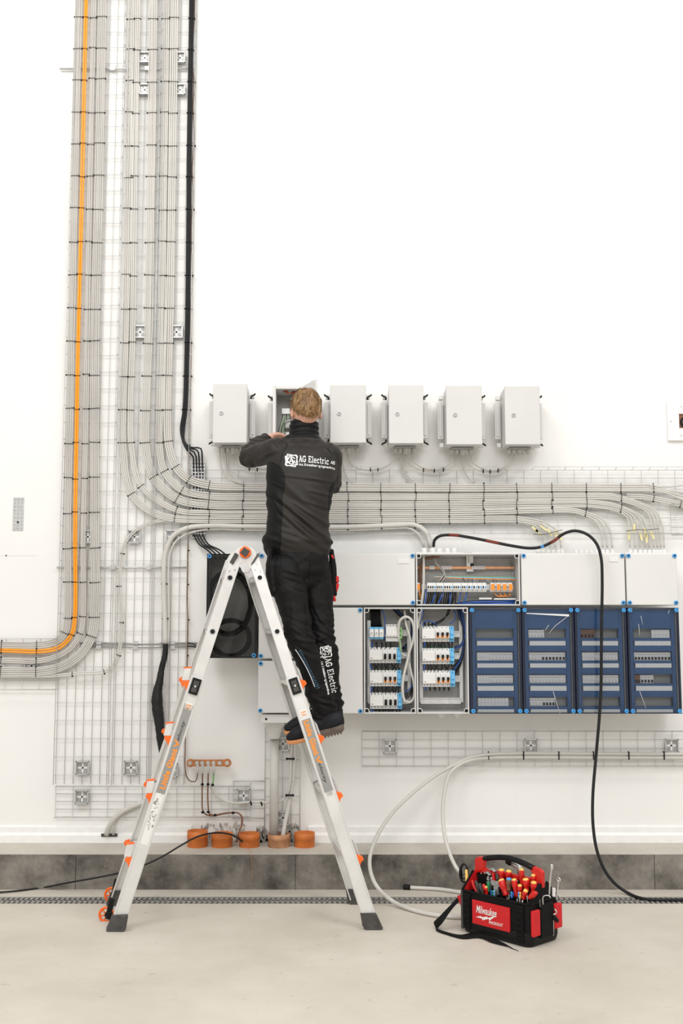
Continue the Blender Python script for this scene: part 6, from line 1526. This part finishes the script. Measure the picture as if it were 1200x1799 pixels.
# right holster with a red tool
b = B(); limb(b, [(W(582, 968, 5.74), .035, .014), (W(585, 1000, 5.74), .040, .020), (W(587, 1044, 5.73), .034, .016)], ref=(0, 1, 0), seg=14)
b.build('holster', 'nylon', tr)
b = B(); limb(b, [(W(592, 1014, 5.72), .010, .009), (W(592.5, 1026, 5.72), .011, .010), (W(590, 1038, 5.72), .009, .008)], seg=10); limb(b, [(W(586, 1048, 5.71), .009, .008), (W(588, 1055, 5.71), .008, .007)], seg=10); limb(b, [(W(583, 976, 5.69), .006, .006), (W(585, 980, 5.69), .006, .006)], seg=8)
b.build('pliers', 'redp', label='red-handled tool tucked in the holster on the worker\'s right hip', cat='tool')
# --- shoes
def shoe(tx, hx_, Y, lab):
    t0 = W(tx[0], tx[1], Y); h0 = W(hx_[0], hx_[1], Y); f = (h0-t0); L_ = f.length; f.normalize(); s_ = V((0, 1, 0)); u = s_.cross(f)*-1
    if u.z < 0: u = -u
    root = empty('work_shoe', (t0+h0)/2, None, None); root.parent = worker; root.location = (t0+h0)/2-WLOC[worker.name]
    def q(a, h_, o=0): return t0+f*(a*L_)+u*h_+s_*o
    b = B()
    limb(b, [(q(.07, .034), .026, .030), (q(.20, .044), .036, .043), (q(.40, .055), .043, .045), (q(.62, .062), .050, .040), (q(.85, .062), .050, .038), (q(.95, .058), .046, .033)], ref=u, seg=18)
    limb(b, [(q(.70, .06), .050, .040), (q(.74, .10), .052, .042), (q(.76, .130), .052, .042)], ref=f, seg=18)
    me = remesh(b, .005, 4); displace(me, lambda co, n: .0014*noise.noise(co*60)); meshobj('upper', me, ['shoe'], root)
    b = B(); poly = []
    prof = [(0.0, .012, .020), (.05, .004, .028), (.15, .0, .038), (.3, -.001, .043), (.45, .002, .040), (.6, .002, .036), (.75, .0, .037), (.9, .0, .036), (.98, .004, .028), (1.0, .012, .018)]
    vs = []
    for a, z0, hw in prof:
        th = .034 if a > .55 else .020
        for (zz, ww) in ((z0, hw*.93), (z0+th*.5, hw), (z0+th, hw*.97)):
            vs.append(q(a, zz, -ww)); vs.append(q(a, zz, ww))
    n = len(prof); fs = []; mt = []
    for i in range(n-1):
        A, C = i*6, (i+1)*6; fs += [(A, A+1, C+1, C), (A+4, C+4, C+5, A+5), (A, C, C+2, A+2), (A+2, C+2, C+4, A+4), (A+1, A+3, C+3, C+1), (A+3, A+5, C+5, C+3)]
    fs += [(0, 2, 4, 5, 3, 1), ((n-1)*6, (n-1)*6+1, (n-1)*6+3, (n-1)*6+5, (n-1)*6+4, (n-1)*6+2)]
    b.add(vs, fs[:24]+fs[-2:-1], 1); b.add(vs, fs[24:-2]+fs[-1:], 0)
    for k in range(7): a = .60+k*.055; b.obox(q(a, -.003, 0), f*.005, s_*.034, u*.005, 0)
    b.build('sole', ['sole', 'solo'], root, bevel=.003)
    b = B()
    for k in range(4): b.tube([q(.36+k*.07, .101+.006*k, -.020), q(.38+k*.07, .106+.006*k, 0), q(.36+k*.07, .101+.006*k, .020)], .003, 5)
    b.build('laces', 'nylon', root)
shoe((506, 1310), (606, 1284), 5.56, 'left'); shoe((501, 1293), (603, 1272), 5.69, 'right')
# ================================================================ TOOL BAG
CB = G(931, 1668); ang = math.radians(-47); BA = V((math.cos(ang), math.sin(ang), 0)); BB = V((-math.sin(ang), math.cos(ang), 0)); BL, BD = .41, .235
A0 = CB - BA*BL; UZ = V((0, 0, 1))
def bg_(u, v, z): return A0 + BA*u + BB*v + UZ*z
def BT(px, py, v):                                    # point of the bag's plane v seen at that place
    dx = (px-600)/FPX; dz = (899.5-py)/FPX; d = V((dx, -SP*dz+CP, CP*dz+SP)); o = V((0, 0, CAMH)); t = (A0+BB*v-o).dot(BB)/d.dot(BB); return o+d*t
bag = empty('tool_bag', (A0+BA*BL/2+BB*BD/2), 'black and red open tool bag full of hand tools standing on the floor', 'bag')
def bbox(b, u0, u1, v0, v1, z0, z1, m=0): b.obox(bg_((u0+u1)/2, (v0+v1)/2, (z0+z1)/2), BA*((u1-u0)/2), BB*((v1-v0)/2), UZ*((z1-z0)/2), m)
# moulded base with rounded corners
def rrect(x0, x1, y0, y1, r, n=5):
    out = []
    for cx_, cy_, a0 in ((x1-r, y1-r, 0), (x0+r, y1-r, 90), (x0+r, y0+r, 180), (x1-r, y0+r, 270)): out += arc(cx_, cy_, r, r, a0, a0+90, n)
    return out
def loft(b, rings, m=0, caps=True):
    k = len(rings[0][0]); vs = []
    for poly, z in rings: vs += [bg_(x, y, z) for x, y in poly]
    fs = [(i*k+j, i*k+(j+1) % k, (i+1)*k+(j+1) % k, (i+1)*k+j) for i in range(len(rings)-1) for j in range(k)]
    b.add(vs, fs, m, False)
    if caps: o = len(b.v)-len(vs); b.f.append([o+j for j in range(k)][::-1]); b.m.append(m); b.s.append(False)
b = B(); loft(b, [(rrect(.012, BL-.012, .012, BD-.012, .03), 0.0), (rrect(.004, BL-.004, .004, BD-.004, .035), .010), (rrect(0, BL, 0, BD, .035), .03), (rrect(0, BL, 0, BD, .035), .058), (rrect(.003, BL-.003, .003, BD-.003, .033), .062)])
b.build('base', 'black', bag, bevel=.002)
H1 = .190
b = B(); o_ = rrect(.004, BL-.004, .004, BD-.004, .022); i_ = rrect(.012, BL-.012, .012, BD-.012, .018)
loft(b, [(o_, .055), (o_, H1), (i_, H1), (i_, .03)], 0); b.build('body', 'nylon', bag)
b = B(); rim = [bg_(x, y, H1) for x, y in rrect(.006, BL-.006, .006, BD-.006, .022)]; b.tube(rim, .006, 8, closed=True); b.build('rim_binding', 'nylon', bag)
# front panel in red with the name
b = B(); bbox(b, .078, .300, -.004, .004, .052, .160); fp = b.build('front_panel', 'red', bag, bevel=.001)
ftx = lambda vf: vf
mw = fit_text('Milwaukee', .122, .036, bold=.012, shear=.25)
mw = ([(x, y) for x, y in mw[0]], mw[1]); pk = fit_text('PACKOUT', .082, .013, bold=.022, shear=.12)
plane_print('printed_name', mw, bg_(.104, -.0046, .106), BA, UZ, -BB, 'ink', fp)
plane_print('printed_name', pk, bg_(.180, -.0046, .070), BA, UZ, -BB, 'ink', fp)
bolt = ([(0, .002), (.034, .012), (.036, .007), (.072, .016), (.074, .011), (.122, .028), (.083, .0), (.078, .007), (.041, -.006), (.039, .001)], [(0, 1, 2, 9), (2, 3, 8, 9), (3, 4, 7, 8), (4, 5, 6, 7)])
plane_print('printed_mark', bolt, bg_(.100, -.0046, .083), BA, UZ, -BB, 'ink', fp)
b = B()
for u in (.028, .340):
    b = B(); bbox(b, u, u+.038, -.006, .004, .02, H1-.01)
    for k in range(5): bbox(b, u+.004, u+.034, -.012, -.004, .05+k*.026, .062+k*.026)
    b.build('webbing', 'nylon', bag, bevel=.002)
b = B(); bbox(b, .004, .016, -.001, .010, .012, H1); b.build('corner_piping', 'rubber', bag, bevel=.003)
# end pockets
b = B(); bbox(b, BL-.004, BL+.014, .012, .066, .05, .165); rp1 = b.build('end_pocket', 'red', bag, bevel=.006, label='red pocket on the right end')
b = B(); bbox(b, BL-.004, BL+.016, .070, .165, .035, .185); b.build('end_pocket', 'nylon', bag, bevel=.006)
b = B(); bbox(b, BL-.004, BL+.020, .170, .225, .06, .17); b.build('end_pocket', 'red', bag, bevel=.006, label='red pocket at the back of the right end')
b = B(); b.add([bg_(-.048, .03, .150), bg_(-.048, .19, .150), bg_(0, .19, .06), bg_(0, .03, .06), bg_(.004, .03, .16), bg_(.004, .19, .16)], [(0, 1, 2, 3), (0, 4, 5, 1), (0, 3, 4), (1, 5, 2), (3, 2, 5, 4)]); b.build('end_pocket', 'red', bag, bevel=.004, label='red pocket bulging from the left end')
# gable ends rising to the handle frame
ZT = .278
for u, m_ in ((.006, 'red'), (BL-.012, 'nylon')):
    b = B(); b.prism([(.006, H1-.01), (BD-.006, H1-.01), (BD*.62, ZT-.01), (BD*.38, ZT-.01)], bg_(u, 0, 0), BB, UZ, BA*.006); b.build('gable', m_, bag, bevel=.001)
    b = B(); b.tube([bg_(u+.003, .006, H1), bg_(u+.003, BD*.38, ZT-.008)], .0055, 8); b.tube([bg_(u+.003, BD-.006, H1), bg_(u+.003, BD*.62, ZT-.008)], .0055, 8); b.build('gable_binding', 'nylon', bag)
b = B(); bbox(b, .012, BL-.012, BD*.5-.004, BD*.5+.004, .03, ZT-.014); b.build('divider', 'nylon', bag)
b = B()
for k in range(7): b = B(); u = .04+k*.055; b.ball(bg_(u, BD*.5-.005, ZT-.022), .0045, seg=8, rg=5); b.build('rivet', 'steel', bag)
# handle frame
b = B(); bbox(b, .008, BL-.008, BD*.5-.010, BD*.5+.010, ZT-.018, ZT+.006)
for s0, s1 in ((.004, 1), (BL-.004, -1)):
    b.prism([(0, -.030), (0, .040), (s1*.012, .052), (s1*.068, .062), (s1*.072, .048), (s1*.060, .030), (s1*.056, .0)], bg_(s0, BD*.5-.012, ZT), BA, UZ, BB*.024)
b.build('handle_frame', 'redp', bag, bevel=.005)
b = B(); hp_ = [bg_(.058+(BL-.116)*k/12, BD*.5, ZT+.050+.024*math.sin(math.pi*k/12)) for k in range(13)]; b.tube(hp_, [.013]*13, 14, rb=[.016]*13)
b.build('handle_grip', 'black', bag)
# shoulder strap
def ribbon(b, pts, side, w, th=.0022, m=0):
    vs = []
    for p, s_ in zip(pts, side):
        s_ = V(s_).normalized(); vs += [p-s_*w/2, p+s_*w/2]
    n = len(pts); tn = []
    for i in range(n):
        t = (pts[min(i+1, n-1)]-pts[max(i-1, 0)]); k = t.cross(V(side[i])).normalized()*th; tn += [vs[2*i]+k, vs[2*i+1]+k]
    o = len(vs); fs = []
    for i in range(n-1): fs += [(2*i, 2*i+1, 2*i+3, 2*i+2), (o+2*i, o+2*i+2, o+2*i+3, o+2*i+1), (2*i, 2*i+2, o+2*i+2, o+2*i), (2*i+1, o+2*i+1, o+2*i+3, 2*i+3)]
    b.add(vs+tn, fs, m, True)
ctl = [(bg_(-.004, BD*.45, .19), (.2, .9, .3)), (W(808, 1577, 5.40), (.3, .6, .45)), (W(790, 1597, 5.36), (.2, .6, .5)), (W(775, 1615, 5.33), (-.1, .7, .4)), (G(765, 1626, .018), (-.3, .7, .25)), (G(766, 1632, .006), (.1, 1, .0)), (G(785, 1640, .004), (-.1, 1, .0)), (G(812, 1646, .006), (-.1, 1, .05)), (G(838, 1643, .010), (-.2, 1, .3)), (G(862, 1651, .012), (-.3, 1, .4)), (G(888, 1660, .006), (-.3, 1, .1)), (G(905, 1668, .004), (-.5, .8, .0))]
P_ = spline([c[0] for c in ctl], .01); S_ = spline([V(c[1]) for c in ctl], 10); 
Sd = []
acc = [0]
for a_, c_ in zip(ctl, ctl[1:]): acc.append(acc[-1]+(c_[0]-a_[0]).length)
tot = 0; prevp = P_[0]
for p in P_:
    tot += (p-prevp).length; prevp = p; k = 0
    while k < len(acc)-2 and acc[k+1] < tot: k += 1
    f_ = min(1, max(0, (tot-acc[k])/(acc[k+1]-acc[k]))); Sd.append(V(ctl[k][1])*(1-f_)+V(ctl[k+1][1])*f_)
b = B(); ribbon(b, P_, Sd, .046, .003); b.build('shoulder_strap', 'nylon', bag)
# --- tools in the bag
def Z_(x, y): return 740+x/4.615, 1470+y/4.615
def screwdriver(top, bot, v, r, lab, cap='yel', body='redp', ring=True, grp=None):
    a = BT(*Z_(*top), v); c = BT(*Z_(*bot), v); d = (c-a).normalized(); L_ = max((c-a).length, .03); e = empty('screwdriver', c, lab, 'screwdriver', grp)
    b = B(); b.lathe(a, d, [(0, 0), (r*.6, .002), (r*.92, .008), (r, .016), (r, L_*.45), (r*.80, L_*.62), (r*.72, L_*.8), (r*.95, L_*.93), (r*.6, L_), (0, L_)], 14, 0)
    for k in range(4): an = k*1.571; b.tube([a+d*.018+V((math.cos(an)*r*.95, math.sin(an)*r*.95, 0)), a+d*L_*.5+V((math.cos(an)*r*.9, math.sin(an)*r*.9, 0))], r*.14, 5, 0)
    b.build('handle', body, e)
    if cap: b = B(); b.lathe(a-d*.0015, d, [(0, 0), (r*.62, .001), (r*.86, .006), (r*.90, .010)], 14, 0); b.build('end_cap', cap, e)
    b = B(); q = V((c.x, c.y, c.z)); e2 = q+d*.09; e2.z = max(e2.z, .05); b.cyl(q, e2, .0032, seg=8, m=0); b.build('shaft', 'steel', e)
    return e
SD = [((652, 268), (652, 350), .100, .0125, 'red screwdriver handle with yellow cap, tallest in the back row left of centre'),
 ((712, 278), (706, 350), .100, .0115, 'red screwdriver handle just right of the tallest in the back row'),
 ((815, 265), (815, 390), .095, .0095, 'slim tall red screwdriver handle in the back row right of centre'),
 ((908, 312), (912, 380), .100, .0090, 'small red screwdriver handle near the right end of the bag'),
 ((846, 345), (856, 450), .075, .0125, 'thick red screwdriver handle with yellow cap right of centre'),
 ((912, 370), (912, 460), .070, .0120, 'thick red screwdriver handle nearest the right end of the bag'),
 ((646, 352), (692, 480), .055, .0135, 'large red screwdriver handle leaning left in the middle of the front row'),
 ((752, 348), (776, 490), .055, .0105, 'long slim red screwdriver handle leaning in the middle of the front row'),
 ((850, 438), (828, 505), .035, .0100, 'short red screwdriver handle low in front, leaning right'),
 ((800, 395), (800, 480), .050, .0090, 'short red screwdriver handle between the two slim front ones'),
 ((524, 408), (530, 470), .050, .0075, 'small red screwdriver handle at the left front, low')]
for a, c, v, r, l in SD: screwdriver((a[0], a[1]-8), c, v, r*1.3, l)
screwdriver((712, 334), (712, 440), .065, .0145, 'dark red screwdriver handle with violet cap in the centre', cap='bluescrew', body='copperw')
def pliers(top, bot, v, lab, m1='redp', m2='rubber', tilt=0, sp_=.012, r=.0085, head=None):
    a = BT(*Z_(*top), v); c = BT(*Z_(*bot), v); e = empty('pliers', c, lab, 'pliers')
    for sx in (-1, 1):
        b = B(); limb(b, [(a+BA*sx*sp_*.9+UZ*0, r*.8, r), (lerp(a, c, .4)+BA*sx*sp_, r, r*1.1), (c+BA*sx*sp_*.4, r*.8, r*.9)], seg=10, dens=.006); b.build('grip', m1 if sx < 0 else m2, e)
    if head:
        b = B(); limb(b, [(a+UZ*.012, .006, .012), (a-BA*.018+UZ*.020, .006, .010), (a-BA*.032+UZ*.014, .005, .007)], seg=10, dens=.006); b.build('head', 'galv', e)
    return e
pliers((430, 362), (460, 455), .06, 'pliers with red and dark grips at the left end of the bag')
pliers((492, 388), (510, 460), .045, 'pliers with grey-topped grips beside the left end', m1='rubber', m2='redp')
pliers((600, 300), (612, 400), .085, 'pliers with red grips standing in the back left of centre', head=True)
pliers((560, 330), (556, 420), .085, 'grey metal adjustable pliers head up at back left', m1='galv', m2='galv', head=True)
pliers((925, 455), (880, 495), .030, 'stubby round red grips lying over the right front rim', m2='redp', sp_=.004, r=.011)
pliers((738, 450), (736, 495), .030, 'pliers with blue grips low in the middle front', m1='bluescrew', m2='bluew', sp_=.005, r=.0045)
pliers((797, 452), (797, 500), .030, 'pliers with blue and yellow grips low right of centre', m1='bluescrew', m2='yel', sp_=.005, r=.0045)
pliers((575, 440), (575, 480), .035, 'pliers with blue and green grips low at the left front', m1='bluew', m2='greenst', sp_=.006, r=.0055)
pliers((600, 440), (600, 480), .030, 'pliers with teal grips low left of centre', m1='lightblue', m2='rubber', sp_=.006, r=.005)
b = B(); a = BT(*Z_(545, 375), .06); c = BT(*Z_(545, 440), .06); limb(b, [(a, .008, .008), (c, .007, .007)], seg=10); b.build('marker_pen', 'greenst', label='teal capped marker beside the grey pliers', cat='pen')
b = B(); a = BT(*Z_(610, 380), .06); b.obox(a, BA*.028, BB*.003, UZ*.012, 0); b.obox(a-UZ*.03, BA*.014, BB*.006, UZ*.02, 0); b.build('wrench', 'galv', label='dark grey wrench head in the middle left of the bag', cat='wrench', bevel=.002)
# torch behind the divider
tq = empty('torch', BT(*Z_(770, 235), .15), 'silver and black torch leaning behind the divider under the handle', 'torch')
a = BT(*Z_(700, 195), .15); m0 = BT(*Z_(740, 215), .15); c = BT(*Z_(800, 250), .15)
b = B(); b.tube([a, lerp(a, m0, .5), m0], [.016, .017, .014], 16); b.build('head', 'black', tq)
b = B(); b.tube([m0, lerp(m0, c, .5), c, c-UZ*.05], [.0135, .013, .0125, .012], 16); b.build('barrel', 'steel', tq)
# right end: spanners, probe and hooks
def rod(pts, r, m_, name, lab, cat, seg=8, v=None):
    b = B(); b.tube(spline([BT(*Z_(x, y), vv) for x, y, vv in pts], .01), r, seg); return b.build(name, m_, label=lab, cat=cat)
rod([(1058, 245, .10), (1045, 360, .10), (1038, 470, .10)], .0042, 'steel', 'hex_driver', 'long silver blade standing up at the right end of the bag', 'tool')
b = B(); a = BT(*Z_(1058, 235), .10); b.box(a.x-.006, a.x+.006, a.y-.006, a.y+.006, a.z-.016, a.z+.006, 0); b.build('bit_socket', 'steel', label='square socket end on top of the long silver blade', cat='tool', bevel=.002)
rod([(1112, 350, .16), (1104, 420, .16), (1096, 510, .16)], .0050, 'steel', 'spanner', 'silver spanner leaning at the far right of the bag', 'spanner')
b = B(); a = BT(*Z_(1113, 348), .16); b.ring(a, BB, .009, .0035, 14, 0, 6); b.build('spanner_ring', 'steel', label='ring end of the silver spanner at far right', cat='spanner')
b = B(); a = BT(*Z_(1075, 450), .12); b.obox(a, BA*.008, BB*.004, UZ*.020, 0); b.build('voltage_tester', 'white', label='white tester standing in the right end pocket', cat='tester', bevel=.003)
rod([(988, 550, .02), (988, 490, .02), (1005, 476, .02), (1040, 480, .03), (1048, 498, .03)], .0026, 'steel', 'metal_hook', 'bent silver hook hanging on the right end pocket', 'hook')
rod([(1075, 585, .16), (1095, 600, .16), (1090, 625, .16), (1070, 630, .15)], .0035, 'steel', 'key_ring', 'silver ring hanging on the back of the right end', 'ring')
rod([(1070, 650, .16), (1072, 720, .16), (1072, 800, .16)], .0030, 'steel', 'test_probe', 'thin silver probe hanging down the right end of the bag', 'tool')
rod([(963, 510, .01), (964, 570, .01)], .0035, 'rubber', 'small_pen', 'dark pen clipped at the red right end pocket', 'pen')
b = B(); a = BT(*Z_(1085, 660), .165); b.ball(a, .012, .010, .010); b.ball(a+BA*.012-UZ*.008, .009); b.ball(a-BA*.010+UZ*.010, .008); b.build('clip_knob', 'black', label='black knobbly clip hanging at the right end of the bag', cat='clip')
# left: coil of black leads and a yellow grip
b = B(); c = BT(*Z_(348, 300), .17)
random.seed(5); pts = []
for k in range(6*20):
    a = 6.2832*k/20; f_ = 1-.08*(k//20); pts.append(c+BA*.0+V((.022*f_*math.cos(a), .016*math.sin(a*.5+k*.01), .045*f_*math.sin(a)+.004*(k//20))))
b.tube(pts, .0026, 6, 0); b.build('test_leads', 'black', label='coil of thin black leads hanging at the left end of the bag', cat='cable')
b = B(); a = BT(*Z_(366, 275), .10); c = BT(*Z_(372, 370), .08); limb(b, [(a, .007, .007), (c, .010, .008)], seg=10); b.build('yellow_grip', 'yel', label='yellow tool grip sticking out at the left end of the bag', cat='tool')
